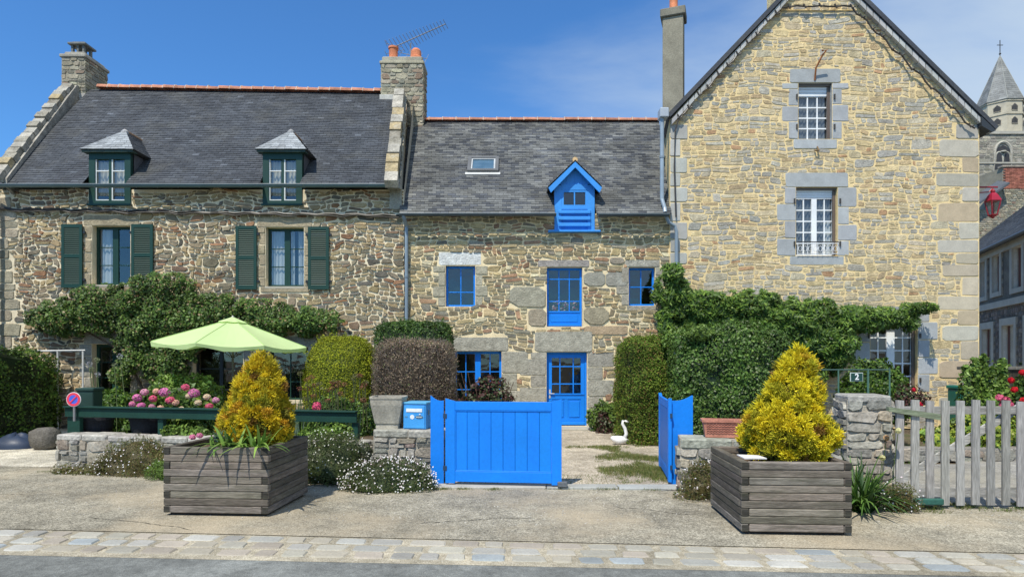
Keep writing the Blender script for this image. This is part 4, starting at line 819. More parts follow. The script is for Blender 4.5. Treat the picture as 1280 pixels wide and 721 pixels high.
for k_ in ('at', 'f1', 'g'):
    a, b, c, d = HR[k_]; q.box((b-.075, YG+.10, c+.01), (b-.004, YG+.138, d-.01), (.13, .10, .08)); q.box((a+.004, YG+.115, c+.01), (a+.025, YG+.138, d-.01), (.16, .14, .12)); q.box((a+.01, YG+.06, d-.05), (b-.01, YG+.13, d-.006), (.13, .11, .09))  # dark strips down both sides, wider on the right, and across the head
    for zz_ in (c+.3, d-.35):
        for xx, sg in ((a-.05, -1), (b+.05, 1)): q.box((xx-.015, YG-.05, zz_-.06), (xx+.015, YG-.012, zz_+.06), (.05, .045, .04))
q.build('frame_strip', MT['metal'], hr)
q = MB(); a, b, c, d = HR['f1']; yy = YG-.05; q.tube([(a, yy, c+.34), (b, yy, c+.34)], .014, (.05, .05, .05), 6)
for zz_ in (.05, .3): q.tube([(a+.02, yy, c+zz_), (b-.02, yy, c+zz_)], .01, (.75, .76, .76), 6)
n = 8
for i in range(n+1): q.tube([(a+.02+(b-a-.04)*i/n, yy, c+.02), (a+.02+(b-a-.04)*i/n, yy, c+.34)], .008, (.75, .76, .76), 5)
for i in range(n):
    cx = a+.02+(b-a-.04)*(i+.5)/n; q.tube([(cx+.045*math.cos(t*.785), yy, c+.175+.07*math.sin(t*.785)) for t in range(9)], .007, (.78, .79, .79), 5, cap=False)
q.build('window_rail', MT['metal'], hr)
q = MB(); q.tube([(gx(1018), YG-.02, gz(101)), (gx(1017), YG-.12, gz(88)), (gx(1022), YG-.25, gz(75)), (gx(1026), YG-.3, gz(70)), (gx(1020), YG-.3, gz(71))], .022, (.30, .12, .05), 7); q.tube([(gx(1018), YG-.03, gz(188)), (gx(1018), YG-.09, gz(190)), (gx(1021), YG-.1, gz(190)), (gx(1021), YG-.03, gz(184))], .02, (.22, .15, .08), 6); q.build('iron_hook', MT['bark'], hr)
q = MB(); pts = [(gx(844), YG-.07, gz(272)), (gx(842), YG-.07, gz(210)), (gx(843), YG-.07, gz(165)), (gx(848), YG-.09, gz(148))]
for i in range(1, 22): t = i/21; pts.append((gx(848+(975-848)*t), YG-.10, gz(148+(11-148)*t)-.05*math.sin(i*1.3)))
for i in range(1, 10): t = i/9; pts.append((gx(975+(1062-975)*t), YG-.10, gz(11)-.015*math.sin(i*2.2)))
for i in range(1, 26): t = i/25; pts.append((gx(1062+(1215-1062)*t), YG-.10, gz(12+(165-12)*t)-.05*math.sin(i*1.7)))
q.tube(pts, .020, (.05, .042, .035), 6)
for i, p in enumerate(pts[3:]):
    p = Vector(p); 
    if i % 2 == 0: q.tube([p+Vector((-.05, -.02, .05)), p+Vector((.0, -.03, -.05)), p+Vector((.07, -.02, .0))], .022, (.06, .05, .04), 5)
q.build('cable', MT['metal'], hr)
pipe(hr, [(gx(826.5), YG-.08, gz(145)), (gx(826.5), YG-.08, gz(250)), (gx(829), YG-.15, gz(262)), (gx(829), YG-.2, gz(268))], .05, (.28, .35, .41)); q = MB(); q.box((gx(823), YG-.2, gz(150)), (gx(834), YG+.1, gz(138)), (.42, .46, .50), .02); q.build('rainwater_head', MT['metal'], hr)
# ================================================================== BEYOND
# slate-roofed building in the lane on the right
A = Vector((22.5*.96, 30*.92*.98, 0)); A = Vector(((1222-640)/26.5, F/26.5, 0)); Bp = Vector(((1292-640)/33.0, F/33.0, 0)); U = (Bp-A); LL = U.length; U.normalize(); Nf = Vector((U.y, -U.x, 0))
if Nf.x > 0: Nf = -Nf
bb = empty('lane_house', A.lerp(Bp, .5), 'dark stone house with pale window surrounds in the lane behind the gable house', 'house')
A0 = A-U*6; EZ = 6.55
def mpb(x, z, o): return A0+U*x+Nf*o+Vector((0, 0, z))
mb = MB(); LT = LL+9; BH = []
def upx(px):   # distance along the wall where the view line through px meets it
    k = (px-640)/F; # x = k*y
    t = (k*A0.y-A0.x)/(U.x-k*U.y); return t
for (a, b, z0, z1) in ((1227, 1233, 4.6, 6.2), (1242, 1251, 4.65, 6.25), (1267, 1279, 4.6, 6.25), (1229, 1241, 1.5, 3.1), (1254, 1269, 1.4, 3.15), (1284, 1294, 1.4, 3.15)): BH.append((upx(a), upx(b), z0, z1))
def mface(q, pts, c): q.face(pts, c)
xs = sorted(set([0, LT]+[h[0] for h in BH]+[h[1] for h in BH])); zs = sorted(set([0, 3.95, 4.25, EZ]+[h[2] for h in BH]+[h[3] for h in BH]))
for i in range(len(xs)-1):
    for k in range(len(zs)-1):
        a, b, c, d = xs[i], xs[i+1], zs[k], zs[k+1]
        if any(h[0]-1e-6 <= a and b <= h[1]+1e-6 and h[2]-1e-6 <= c and d <= h[3]+1e-6 for h in BH): continue
        mb.face([mpb(a, c, 0), mpb(b, c, 0), mpb(b, d, 0), mpb(a, d, 0)], (.15, .135, .115))
for a, b, c, d in BH:
    for q_ in ([(a, c, 0), (a, c, -.35), (a, d, -.35), (a, d, 0)], [(b, c, -.35), (b, c, 0), (b, d, 0), (b, d, -.35)], [(a, c, 0), (b, c, 0), (b, c, -.35), (a, c, -.35)], [(a, d, -.35), (b, d, -.35), (b, d, 0), (a, d, 0)]): mb.face([mpb(*p) for p in q_], (.55, .52, .45))
wl = mb.build('wall', MT['mortar'], bb)
mb = MB(); st_b = dict(h=(.12, .22), w=(.2, .45), split=.3, ps=.3, out=.02, ch=.3, gap=.01, jit=.09, warp=.02, cj=.2, pal=[((.16, .13, .11), 4), ((.22, .18, .15), 3), ((.12, .11, .10), 2)])
masonry(mb, mpb, 0, LT, 0, 3.95, [(a-.38, b+.38, c-.25, d+.35) for a, b, c, d in BH if c < 3], st_b); mb.build('rubble_facing', MT['stone'], wl)
mb = MB()
def mbx(q, a, b, c, d, o0, o1, col): q.box((a, c, o0), (b, d, o1), col, M=lambda p: mpb(p.x, p.y, p.z))
mbx(mb, 0, LT, 3.95, 4.22, 0, .12, (.42, .39, .33)); mbx(mb, 0, LT, EZ-.28, EZ, 0, .1, (.45, .43, .38)); mb.build('string_course', MT['plaster'], bb)
for a, b, c, d in BH:
    q = MB(); cc = (.42, .385, .32); e = .24
    mbx(q, a-e, a-.002, c-.2, d+.3, -.05, .07, cc); mbx(q, b+.002, b+e, c-.2, d+.3, -.05, .07, cc); mbx(q, a-.001, b+.001, d+.002, d+.3, -.05, .075, cc); mbx(q, a-.001, b+.001, c-.2, c-.002, -.05, .075, cc)
    for k in range(5): mbx(q, a-e-.08, a-e-.001, c+.15+k*.36, c+.3+k*.36, -.03, .05, (.2, .18, .16)); mbx(q, b+e+.001, b+e+.08, c+.15+k*.36, c+.3+k*.36, -.03, .05, (.2, .18, .16))
    wd_ = q.build('window', MT['plaster'], bb); q = MB(); q.face([mpb(a, c, -.2), mpb(b, c, -.2), mpb(b, d, -.2), mpb(a, d, -.2)]); q.build('pane', MT['glass'], wd_)
    q = MB(); mbx(q, (a+b)/2-.04, (a+b)/2+.04, c, d, -.22, -.17, (.12, .05, .04)); mbx(q, a, a+.07, c, d, -.22, -.16, (.12, .05, .04)); mbx(q, b-.07, b, c, d, -.22, -.16, (.12, .05, .04)); q.build('frame', MT['paint'], wd_)
q = MB(); e0_ = mpb(-.5, EZ, .35); e1_ = mpb(LT, EZ, .35); bk = -Nf*5.2+Vector((0, 0, 4.3)); slates(q, e0_, e1_, e0_+bk, e1_+bk, .3, .16, slate_left); bk2 = -Nf*10.6
q.face([e0_+bk, e1_+bk, e1_+bk2, e0_+bk2], (.08, .08, .08)); rf = q.build('roof', MT['slate'], bb)
q = MB(); q.face([mpb(0, 0, 0), mpb(0, 0, -10), mpb(0, EZ, -10), mpb(0, EZ+4.2, -5), mpb(0, EZ, 0)], (.3, .28, .25)); q.face([mpb(0, 0, -10), mpb(LT, 0, -10), mpb(LT, EZ, -10), mpb(0, EZ, -10)], (.3, .28, .25)); q.build('rear_wall', MT['mortar'], bb)
q = MB(); q.tube([mpb(-.3, EZ-.02, .42), mpb(LT, EZ-.02, .42)], .08, (.04, .045, .05), 8); q.build('gutter', MT['metal'], bb)
q = MB(); n_ = (-Nf*5.2+Vector((0, 0, 4.3))).normalized(); base_ = mpb(upx(1276), EZ, .35)+n_*1.9; Nr = U.cross(n_); Nr = Nr if Nr.z > 0 else -Nr
q.prism([base_+Nr*.03, base_+U*.7+Nr*.03, base_+U*.7+n_*.9+Nr*.03, base_+n_*.9+Nr*.03], Nr*.06, (.6, .62, .62)); q.build('roof_window', MT['metal'], rf)
# brick and stone ruin wall with a stack, between the lane house and the church
sB = 21.0; q = MB(); bx0, bx1 = (1238-640)/sB, (1310-640)/sB; zb_ = EYE+(HY-209)/sB; yB = F/sB
th_ = empty('old_wing', ((bx0+bx1)/2, yB, 0), 'old rubble and red brick wing rising behind the lane house roof', 'building')
q.box((bx0-3, yB, 0), (bx1, yB+5, EYE+(HY-262)/sB), (.3, .27, .2)); q.prism([(bx0-.3, yB+.01, EYE+(HY-262)/sB), (bx1, yB+.01, EYE+(HY-262)/sB), (bx1, yB+.01, zb_), ((1254-640)/sB, yB+.01, zb_), ((1253-640)/sB, yB+.01, EYE+(HY-232)/sB)], (0, 2, 0), (.3, .27, .2)); wl = q.build('wall', MT['mortar'], th_)
q = MB(); masonry(q, front(yB), bx0-3, bx1, 6, EYE+(HY-236)/sB, [(0, (1253-640)/sB, EYE+(HY-262)/sB, 30)], STY_C); q.build('rubble_facing', MT['stone'], wl)
q = MB(); z = EYE+(HY-236)/sB; r_ = 0
while z < zb_-.05:
    x = (1254-640)/sB-(.12 if r_ % 2 else 0)
    while x < bx1: 
        if x > (1253.5-640)/sB: q.box((x, yB-.03, z), (x+.23, yB+.1, z+.065), jitcol((.33, .13, .09), .2))
        x += .245
    z += .08; r_ += 1
q.box(((1252-640)/sB, yB-.08, zb_), (bx1, yB+.3, zb_+.1), (.35, .3, .24)); q.build('brickwork', MT['terracotta'], wl)
q = MB(); A_ = Vector(((1216-640)/sB, yB-.6, EYE+(HY-258)/sB)); B_ = Vector(((1252-640)/sB, yB-.6, EYE+(HY-234)/sB)); q.prism([A_, B_, B_+Vector((0, .9, .35)), A_+Vector((0, .9, .35))], (0, 0, .12), (.09, .10, .11)); q.build('roof', MT['slate'], th_)
# church tower
sK = 11.5; yK = F/sK; kx = lambda px: (px-640)/sK; kz = lambda py: EYE+(HY-py)/sK
ch = empty('church_tower', (kx(1246), yK+3, 0), 'grey church tower with octagonal belfry, slate spire and iron cross', 'church')
q = MB(); TX0, TX1, TY1 = kx(1214), kx(1285), yK+6; q.box((TX0, yK, 0), (TX1, TY1, kz(168)), (.33, .31, .26)); q.box((TX0-.15, yK-.15, kz(168)), (TX1+.15, TY1+.15, kz(164.5)), (.42, .40, .34)); q.box((TX0-.1, yK-.1, kz(205)), (TX1+.1, yK, kz(203)), (.4, .38, .32))
wl = q.build('wall', MT['plaster'], ch); q = MB(); STY_T = dict(STY_C, h=(.25, .4), w=(.4, .9), split=.6, out=.03, gap=.02, pal=[((.30, .28, .23), 4), ((.24, .23, .19), 3), ((.36, .33, .26), 2)])
gw = (kx(1243), kx(1264), kz(212), kz(181)); masonry(q, front(yK), TX0, TX1, kz(240), kz(168), [(gw[0]-.15, gw[1]+.15, gw[2]-.2, gw[3]+.2)], STY_T); q.build('ashlar_facing', MT['stone'], wl)
def arch(cx, hw, z0, zs, y, d, col, q, w_=.12, n=8, pointed=True):
    pts = [(cx-hw, z0), (cx-hw, zs)]+[(cx-hw+hw*2*t*.5 if False else cx-hw*math.cos(math.pi/2*t/1.0), zs+hw*1.35*math.sin(math.pi/2*t)) for t in [i/n for i in range(1, n+1)]]
    pts += [(2*cx-x, z) for x, z in pts[-2::-1]]
    q.tube([(x, y, z) for x, z in pts], w_, col, 6)
q = MB(); cx = (gw[0]+gw[1])/2; hw = (gw[1]-gw[0])/2; arch(cx, hw, gw[2], kz(192), yK-.02, 0, (.45, .42, .35), q, .16); arch(cx-hw*.45, hw*.4, gw[2], kz(196), yK-.0, 0, (.42, .40, .33), q, .09); arch(cx+hw*.45, hw*.4, gw[2], kz(196), yK-.0, 0, (.42, .40, .33), q, .09)
q.lathe(Vector((cx, yK-.05, kz(189)-.2)), [(.28, 0), (.34, .1), (.28, .2)], (.42, .4, .33), 10); fr = q.build('tracery', MT['stone'], ch); q = MB(); q.prism([(cx-hw, yK-.04, gw[2]), (cx+hw, yK-.04, gw[2]), (cx+hw, yK-.04, kz(190)), (cx+hw*.5, yK-.04, kz(184)), (cx, yK-.04, kz(181.5)), (cx-hw*.5, yK-.04, kz(184)), (cx-hw, yK-.04, kz(190))], (0, .04, 0), (.04, .04, .045)); q.build('louvre_opening', MT['slate'], fr)
oc = Vector(((1250-640)*(yK+2.6)/F, yK+2.6, 0)); ro = 2.2
def octa(r, z, rot=math.pi/8): return [Vector((oc.x+r*math.cos(rot+k*math.pi/4), oc.y+r*math.sin(rot+k*math.pi/4), z)) for k in range(8)]
sO = F/oc.y; oz = lambda py: EYE+(HY-py)/sO
q = MB(); a, b = octa(ro, kz(166)), octa(ro, oz(133)); q.poly(a+b, [(k, (k+1) % 8, 8+(k+1) % 8, 8+k) for k in range(8)], (.50, .45, .34))
for zz_ in (oz(150), oz(134)): a, b = octa(ro*1.04, zz_-.12), octa(ro*1.04, zz_+.1); q.poly(a+b, [(k, (k+1) % 8, 8+(k+1) % 8, 8+k) for k in range(8)]+[tuple(range(8, 16))], (.48, .43, .32))
dr_ = q.build('belfry', MT['plaster'], ch); q = MB()
for k in range(8):
    t = k*math.pi/4; d_ = Vector((math.cos(t), math.sin(t), 0)); s_ = Vector((-d_.y, d_.x, 0)); c_ = Vector((oc.x, oc.y, 0))+d_*(ro*.925)
    for h0, h1 in ((oz(163), oz(154)), (oz(150)+.3, oz(138))):
        pts = [c_+s_*-.32+Vector((0, 0, h0)), c_+s_*.32+Vector((0, 0, h0)), c_+s_*.32+Vector((0, 0, h1-.3)), c_+Vector((0, 0, h1)), c_+s_*-.32+Vector((0, 0, h1-.3))]; q.prism(pts, d_*.05, (.06, .06, .06)); q.tube(pts+[pts[0]], .07, (.42, .38, .3), 5, cap=False)
q.build('belfry_opening', MT['stone'], dr_)
q = MB(); zt = oz(70); a = octa(ro*1.07, oz(133)); ap = Vector((oc.x, oc.y, zt)); K = 36
for k in range(8):
    E0_, E1_ = a[k], a[(k+1) % 8]
    slates(q, E0_, E1_, ap, ap, .35, .28, lambda p: (lambda k_: (.20*k_, .205*k_, .195*k_))(rnd.uniform(.8, 1.15)))
    q.tube([E0_, ap], .05, (.3, .3, .27), 5)
sp_ = q.build('spire', MT['slate'], ch); q = MB(); q.tube([ap-Vector((0, 0, .3)), ap+Vector((0, 0, 1.75))], .045, (.05, .05, .05), 6); q.tube([ap+Vector((-.33, 0, 1.2)), ap+Vector((.33, 0, 1.2))], .04, (.05, .05, .05), 6); q.lathe(ap+Vector((0, 0, .1)), [(.04, 0), (.13, .12), (.04, .24)], (.06, .06, .06), 8); q.build('cross', MT['metal'], sp_)
# white neighbour at the far left
sN = 34.0; q = MB(); nh = empty('white_house', ((-30-640)/sN, F/sN+2, 0), 'white rendered house glimpsed beyond the left gable, with a square white chimney', 'house')
nx = lambda px: (px-640)/sN; nz_ = lambda py: EYE+(HY-py)/sN
q.box((nx(-160), F/sN, 0), (nx(8), F/sN+7, nz_(232)), (.65, .64, .6)); q.build('wall', MT['plaster'], nh)
q = MB(); q.prism([(nx(-165), F/sN-.3, nz_(234)), (nx(14), F/sN-.3, nz_(234)), (nx(14), F/sN+3.2, nz_(205)), (nx(-165), F/sN+3.2, nz_(205))], (0, 0, .1), (.09, .09, .1)); q.prism([(nx(14), F/sN+7, nz_(234)), (nx(14), F/sN+3.2, nz_(205)), (nx(-165), F/sN+3.2, nz_(205)), (nx(-165), F/sN+7, nz_(234))], (0, 0, .1), (.09, .09, .1)); rf = q.build('roof', MT['slate'], nh)
q = MB(); q.box((nx(-6), F/sN+1, nz_(235)), (nx(16), F/sN+2, nz_(186)), (.7, .69, .66)); q.box((nx(-8), F/sN+.9, nz_(188)), (nx(18), F/sN+2.1, nz_(186)), (.6, .6, .57)); c = q.build('chimney', MT['plaster'], rf)
q = MB()
for a in (-8, 2, 14): q.box((nx(a), F/sN+.95, nz_(186)), (nx(a+4), F/sN+1.2, nz_(178)), (.6, .6, .57)); q.box((nx(a), F/sN+1.8, nz_(186)), (nx(a+4), F/sN+2.05, nz_(178)), (.6, .6, .57))
q.box((nx(-9), F/sN+.9, nz_(178)), (nx(19), F/sN+2.1, nz_(174.5)), (.3, .32, .34)); q.build('chimney_cowl', MT['plaster'], c)

# ================================================================== THINGS FIXED TO THE HOUSES
# red street lantern on the corner
sl_ = 48.0; lx, ly = (1241-640)/sl_, F/sl_; lz = lambda py: EYE+(HY-py)/sl_
RED = srgb(140, 18, 34); la = empty('street_lantern', (lx, ly, lz(272)), 'red four-sided street lantern hanging from a bracket on the gable house corner', 'lantern')
q = MB(); q.tube([(XR1+.0, ly, lz(234)), (lx+.12, ly, lz(234))], .022, RED, 8); q.tube([(XR1, ly, lz(243)), (lx-.1, ly, lz(240)), (lx, ly, lz(234))], .014, RED, 6); q.box((XR1+.002, ly-.06, lz(246)), (XR1+.03, ly+.06, lz(230)), RED); q.tube([(lx, ly, lz(236)), (lx, ly, lz(242))], .02, RED, 8); q.build('bracket', MT['metal'], la)
def ring(r, z): r *= .7; return [Vector((lx+r*math.cos(math.pi/4+k*math.pi/2), ly+r*math.sin(math.pi/4+k*math.pi/2), z)) for k in range(4)]
q = MB(); a, b, c, d = ring(.27, lz(251)), ring(.15, lz(243.5)), ring(.08, lz(241)), ring(.27, lz(251.6)); q.poly(d+a+b+c, [(i*4+k, i*4+(k+1) % 4, i*4+4+(k+1) % 4, i*4+4+k) for i in range(3) for k in range(4)]+[(12, 13, 14, 15), (3, 2, 1, 0)], srgb(160, 26, 52)); q.lathe((lx, ly, lz(241)), [(.05, 0), (.06, .04), (.02, .1)], RED, 8); q.build('cap', MT['metal'], la)
q = MB(); a, b = ring(.24, lz(251.5)), ring(.13, lz(269))
for k in range(4): q.tube([a[k], b[k]], .016, RED, 6); q.tube([b[k], b[(k+1) % 4]], .016, RED, 6); q.tube([a[k], a[(k+1) % 4]], .014, RED, 6)
q.lathe((lx, ly, lz(273)), [(.02, 0), (.05, .03), (.12, .08)], RED, 8); q.build('frame', MT['metal'], la)
q = MB(); 
for k in range(4): q.face([a[k], a[(k+1) % 4], b[(k+1) % 4], b[k]])
q.build('glazing', MT['glass'], la)
# aerial
an = empty('tv_aerial', ((511-640)/41., F/41.+.2, EYE+(HY-78)/41.), 'long thin television aerial on a mast above the chimney with two orange pots', 'aerial')
sA = 41.0; ya = F/sA+.2; ap_ = lambda px, py, dy=0: Vector(((px-640)/sA, ya+dy, EYE+(HY-py)/sA)); GA = (.25, .26, .27)
q = MB(); q.tube([ap_(512, 80), ap_(512, 50)], .022, GA, 6); q.build('mast', MT['metal'], an)
q = MB(); a, b = ap_(487, 57, 0), ap_(556, 26, 0); q.tube([a, b], .016, GA, 5)
for i in range(18):
    p = a.lerp(b, i/17); L = .34-.009*i; q.tube([p+Vector((-L*.32, -L*.8, L*.34)), p+Vector((L*.32, L*.8, -L*.34))], .009, GA, 4)
for dz in (-.16, .16): q.tube([a+Vector((-.15, 0, dz)), a+Vector((.35, 0, dz*.3))], .008, GA, 4); q.tube([a+Vector((-.15, -.2, dz)), a+Vector((-.15, .2, dz))], .007, GA, 4)
q.build('boom', MT['metal'], an); q = MB(); q.tube([ap_(498, 62), ap_(533, 70)], .010, GA, 5)
for i in range(5): p = ap_(500+i*8, 62.5+i*1.8); q.tube([p+Vector((-.05, -.1, -.18)), p+Vector((.05, .1, .18))], .007, GA, 4)
q.build('lower_boom', MT['metal'], an)

# ================================================================== WALLS, FENCES, GATES
U2 = Vector((1, -.2, 0)).normalized()
def low_wall(name, A, L, H, T, label, pal=None, cap=None, cat='garden wall', capc=(.37, .35, .3), cappieces=0):
    A = Vector(A); e = empty(name, A+U2*(L/2), label, cat); N = Vector((U2.y, -U2.x, 0)); 
    if N.y > 0: N = -N
    mp = lambda x, z, o: A+U2*x+N*o+Vector((0, 0, z)); q = MB(); q.box((0, 0, -T), (L, H, 0), (.38, .35, .29), M=lambda p: mp(p.x, p.y, p.z)); c = q.build('core', MT['mortar'], e)
    q = MB(); masonry(q, mp, 0, L, 0, H-(cap or 0), [], STY_W); masonry(q, lambda x, z, o: A+U2*(L+o)-N*x+Vector((0, 0, z)), 0, T, 0, H-(cap or 0), [], STY_W); masonry(q, lambda x, z, o: A-U2*o-N*(T-x)+Vector((0, 0, z)), 0, T, 0, H-(cap or 0), [], STY_W)
    q.build('rubble_facing', MT['lichen'] if not cap else MT['stone'], e)
    q = MB(); n = cappieces or max(2, int(L/.45)); x = 0
    for i in range(n):
        w_ = L/n; t = (cap or .1)*rnd.uniform(.92, 1.08); q.box((x+.008, H-(cap or .04), -T-.03), (x+w_-.008, H-(cap or .04)+t, .03), jitcol(capc, .12), .02, M=lambda p: mp(p.x+(.01*noise.noise((p.x*3, p.z*3, 0))), p.y, p.z)); x += w_
    q.build('coping', MT['lichen'], e); return e, mp
wA, mA = low_wall('stone_wall', (-7.22, 9.90, 0), 5.2, .47, .35, 'low grey rubble wall under the green rail fence at the left', capc=(.38, .36, .32))
wB, mB = low_wall('stone_wall', (-1.98, 8.92, 0), 1.05, .71, .42, 'stone gate pier wall carrying the concrete pot and blue mailbox', cap=.11, capc=(.37, .36, .31), cappieces=2)
wC, mC = low_wall('stone_wall', (2.17, 8.06, 0), 1.3, .69, .42, 'low stone wall carrying the empty terracotta trough right of the blue gate', cap=.13, capc=(.37, .37, .31), cappieces=2)
wD, mD = low_wall('stone_wall', (3.48, 7.80, 0), .72, .44, .4, 'lower wall section between the right golden conifer and the dry stone pillar', capc=(.33, .32, .29))
pl, mP = low_wall('stone_pillar', (4.08, 7.60, 0), .5, 1.22, .5, 'dry stone pillar beside the grey picket gate', cat='pillar', capc=(.36, .34, .31), cappieces=1)
# blue gate
def wood_panel(q, x0, x1, z0, z1, y, t, col, M=None): q.box((x0, y, z0), (x1, y+t, z1), col, .004, M=M)
def gate(name, hinge, ang, L, H, label, zb=.05, flip=False):
    hx, hy = hinge; ca, sa = math.cos(ang), math.sin(ang); M = lambda p: Vector((hx+p.x*ca-p.y*sa, hy+p.x*sa+p.y*ca, p.z)); e = empty(name, (hx, hy, 0), label, 'gate', 'leaves of the blue garden gate')
    B_ = BLUE; q = MB(); hp = H+.035
    for a, b, d in ((0, .13, 1), (L-.13, L, -1)):
        pr = [(a, zb), (b, zb), (b, hp if d < 0 else H-.0), (a+(b-a)*.5, hp-.02 if d > 0 else hp-.02), (a, hp if d > 0 else H)]
        n = len(pr); q.prism([M(Vector((x, -.022, z))) for x, z in pr], M(Vector((0, .044, 0)))-M(Vector((0, 0, 0))), B_)
    q.build('stile', MT['paint'], e); q = MB(); q.box((.131, -.018, H-.12), (L-.131, .018, H-.005), B_, .003, M=M); q.box((.131, -.018, zb+.02), (L-.131, .018, zb+.16), B_, .003, M=M); q.build('rail', MT['paint'], e)
    q = MB(); n = 8; w_ = (L-.264)/n
    for i in range(n): q.box((.132+i*w_+.002, -.004, zb+.162), (.132+(i+1)*w_-.002, .010, H-.122), tuple(c*rnd.uniform(.95, 1.05) for c in B_), .003, M=M)
    q.box((.132, .011, zb+.162), (L-.132, .016, H-.122), tuple(c*.8 for c in B_), M=M)
    for a, b, c, d in ((.131, L-.131, zb+.16, zb+.175), (.131, L-.131, H-.135, H-.12), (.131, .146, zb+.175, H-.135), (L-.146, L-.131, zb+.175, H-.135)): q.box((a, -.014, c), (b, -.005, d), B_, .003, M=M)
    q.build('board_panel', MT['paint'], e); q = MB()
    for zz_ in (.25, H-.2): q.box((-.03, -.03, zz_-.03), (.02, .0, zz_+.03), (.02, .05, .1), M=M)
    q.build('hinge', MT['metal'], e); return e
gate('garden_gate', (-.895, 8.42), math.atan2(-.16, 1.55), 1.56, 1.15, 'closed wide blue boarded garden gate leaf in the middle of the picture')
g2 = gate('garden_gate', (2.14, 8.45), R(82), 1.42, 1.15, 'narrow-looking blue gate leaf swung open inwards beside the right hedge')
def wing(x0, x1, y, z0, z1, label, d):
    q = MB(); n = 6; pts = [(x0, 0), (x1, 0)]+[(x1+(x0-x1)*i/n, (z0+(z1-z0)*((1-i/n) if d > 0 else (1-i/n)))-.03*math.sin(math.pi*i/n)) for i in range(n+1)]
    q.prism([(x, y-.05*(x-x0), z) for x, z in pts], (0, .05, 0), BLUE); o = q.build('gate_post', MT['paint']); q2 = None
    return tag(o, label, 'gate post', 'blue gate posts')
wing(-1.11, -.93, 8.5, 1.22, 1.15, 'blue board post with sloping top between the mailbox and closed gate leaf', 1)
wing(2.17, 2.46, 8.50, 1.15, 1.22, 'blue board post with sloping top at the hinge of the open gate leaf', 1)
q = MB(); q.box((.60, 8.19, .03), (.73, 8.27, .10), (.12, .13, .14), .01); tag(q.build('gate_stop', MT['concrete']), 'small dark block holding the foot of the closed blue gate', 'gate stop')
# green rail fence
fe = empty('rail_fence', (-4.3, 9.8, 0), 'dark green board rail fence behind the low left wall', 'fence')
mf = lambda x, z, o: Vector((-7.28, 10.18, 0))+U2*x+Vector((U2.y, -U2.x, 0))*(o)+Vector((0, 0, z))
q = MB(); q.box((0, .78, -.02), (5.1, .925, .02), GREEN, .005, M=lambda p: mf(p.x, p.y, p.z)); q.box((0, .93, -.05), (5.1, .955, .06), GREEN, .004, M=lambda p: mf(p.x, p.y, p.z)); q.build('rail', MT['oldpaint'], fe)
for x in (0, 1.7, 3.4, 5.0): q = MB(); q.box((x, .0, -.1), (x+(.24 if x == 0 else .1), .77, -.025), GREEN, .006, M=lambda p: mf(p.x, p.y, p.z)); q.build('post', MT['oldpaint'], fe)
q = MB(); gp = G(105, 545); q.box((-7.22, 10.35, 0), (-6.95, 10.6, 1.2), (.02, .05, .04), .01); q.box((-7.24, 10.33, 1.19), (-6.93, 10.62, 1.24), (.02, .05, .04), .01); tag(q.build('fence_post', MT['oldpaint']), 'thick dark green square post behind the round parking sign', 'post')
# no-parking disc
s_ = 77.6; c = P(92, 499, s_); sg = empty('parking_sign', c-Vector((0, 0, .14)), 'small round blue no-parking disc with red rim on the green fence', 'sign')
def disc(name, r0, r1, y, m, col, par, n=40):
    q = MB(); vs = [c+Vector((r*math.cos(2*math.pi*k/n), y, r*math.sin(2*math.pi*k/n))) for r in (r0, r1) for k in range(n)]
    vs += [v+Vector((0, .003, 0)) for v in vs]
    fs = [(k, (k+1) % n, n+(k+1) % n, n+k) for k in range(n)]+[(n+k, n+(k+1) % n, 3*n+(k+1) % n, 3*n+k) for k in range(n)]
    if r0 < .001: fs = [(n+k, n+(k+1) % n, 3*n+(k+1) % n, 3*n+k) for k in range(n)]; vs2 = vs; fs.append(tuple(range(n, 2*n)))
    q.poly(vs, fs, col); return q.build(name, m, par)
disc('back_plate', 0, .118, 0, MT['paint'], (.8, .75, .75), sg); disc('red_ring', .072, .108, -.006, MT['paint'], (.75, .05, .09), sg); disc('blue_face', 0, .0715, -.005, MT['paint'], (.07, .12, .62), sg)
q = MB(); a = R(45); d_ = Vector((math.cos(a), 0, math.sin(a))); e_ = Vector((-d_.z, 0, d_.x)); q.prism([c-d_*.074-e_*.01+Vector((0, -.012, 0)), c+d_*.074-e_*.01+Vector((0, -.012, 0)), c+d_*.074+e_*.01+Vector((0, -.012, 0)), c-d_*.074+e_*.01+Vector((0, -.012, 0))], (0, .004, 0), (.75, .05, .09)); q.build('slash', MT['paint'], sg)
q = MB(); q.tube([c+Vector((0, .02, .05)), c+Vector((0, .02, -.35))], .02, (.2, .2, .2), 8); q.build('bracket', MT['metal'], sg)
# white trellis on the house
tr = empty('trellis', (X(85), YW-.2, 0), 'thin white wooden trellis frame on the left house wall above the parking sign', 'trellis'); q = MB(); TW = (.6, .6, .58)
q.tube([(X(52), YW-.3, Z(439)), (X(117), YW-.3, Z(438))], .025, TW, 6); q.tube([(X(55), YW-.1, Z(439)), (X(50), YW-.3, Z(439))], .02, TW, 6); q.build('crossbar', MT['oldpaint'], tr)
for px in (83, 114): q = MB(); q.tube([(X(px), YW-.3, Z(438)), (X(px), YW-.3, 0)], .022, TW, 6); q.build('upright', MT['oldpaint'], tr)
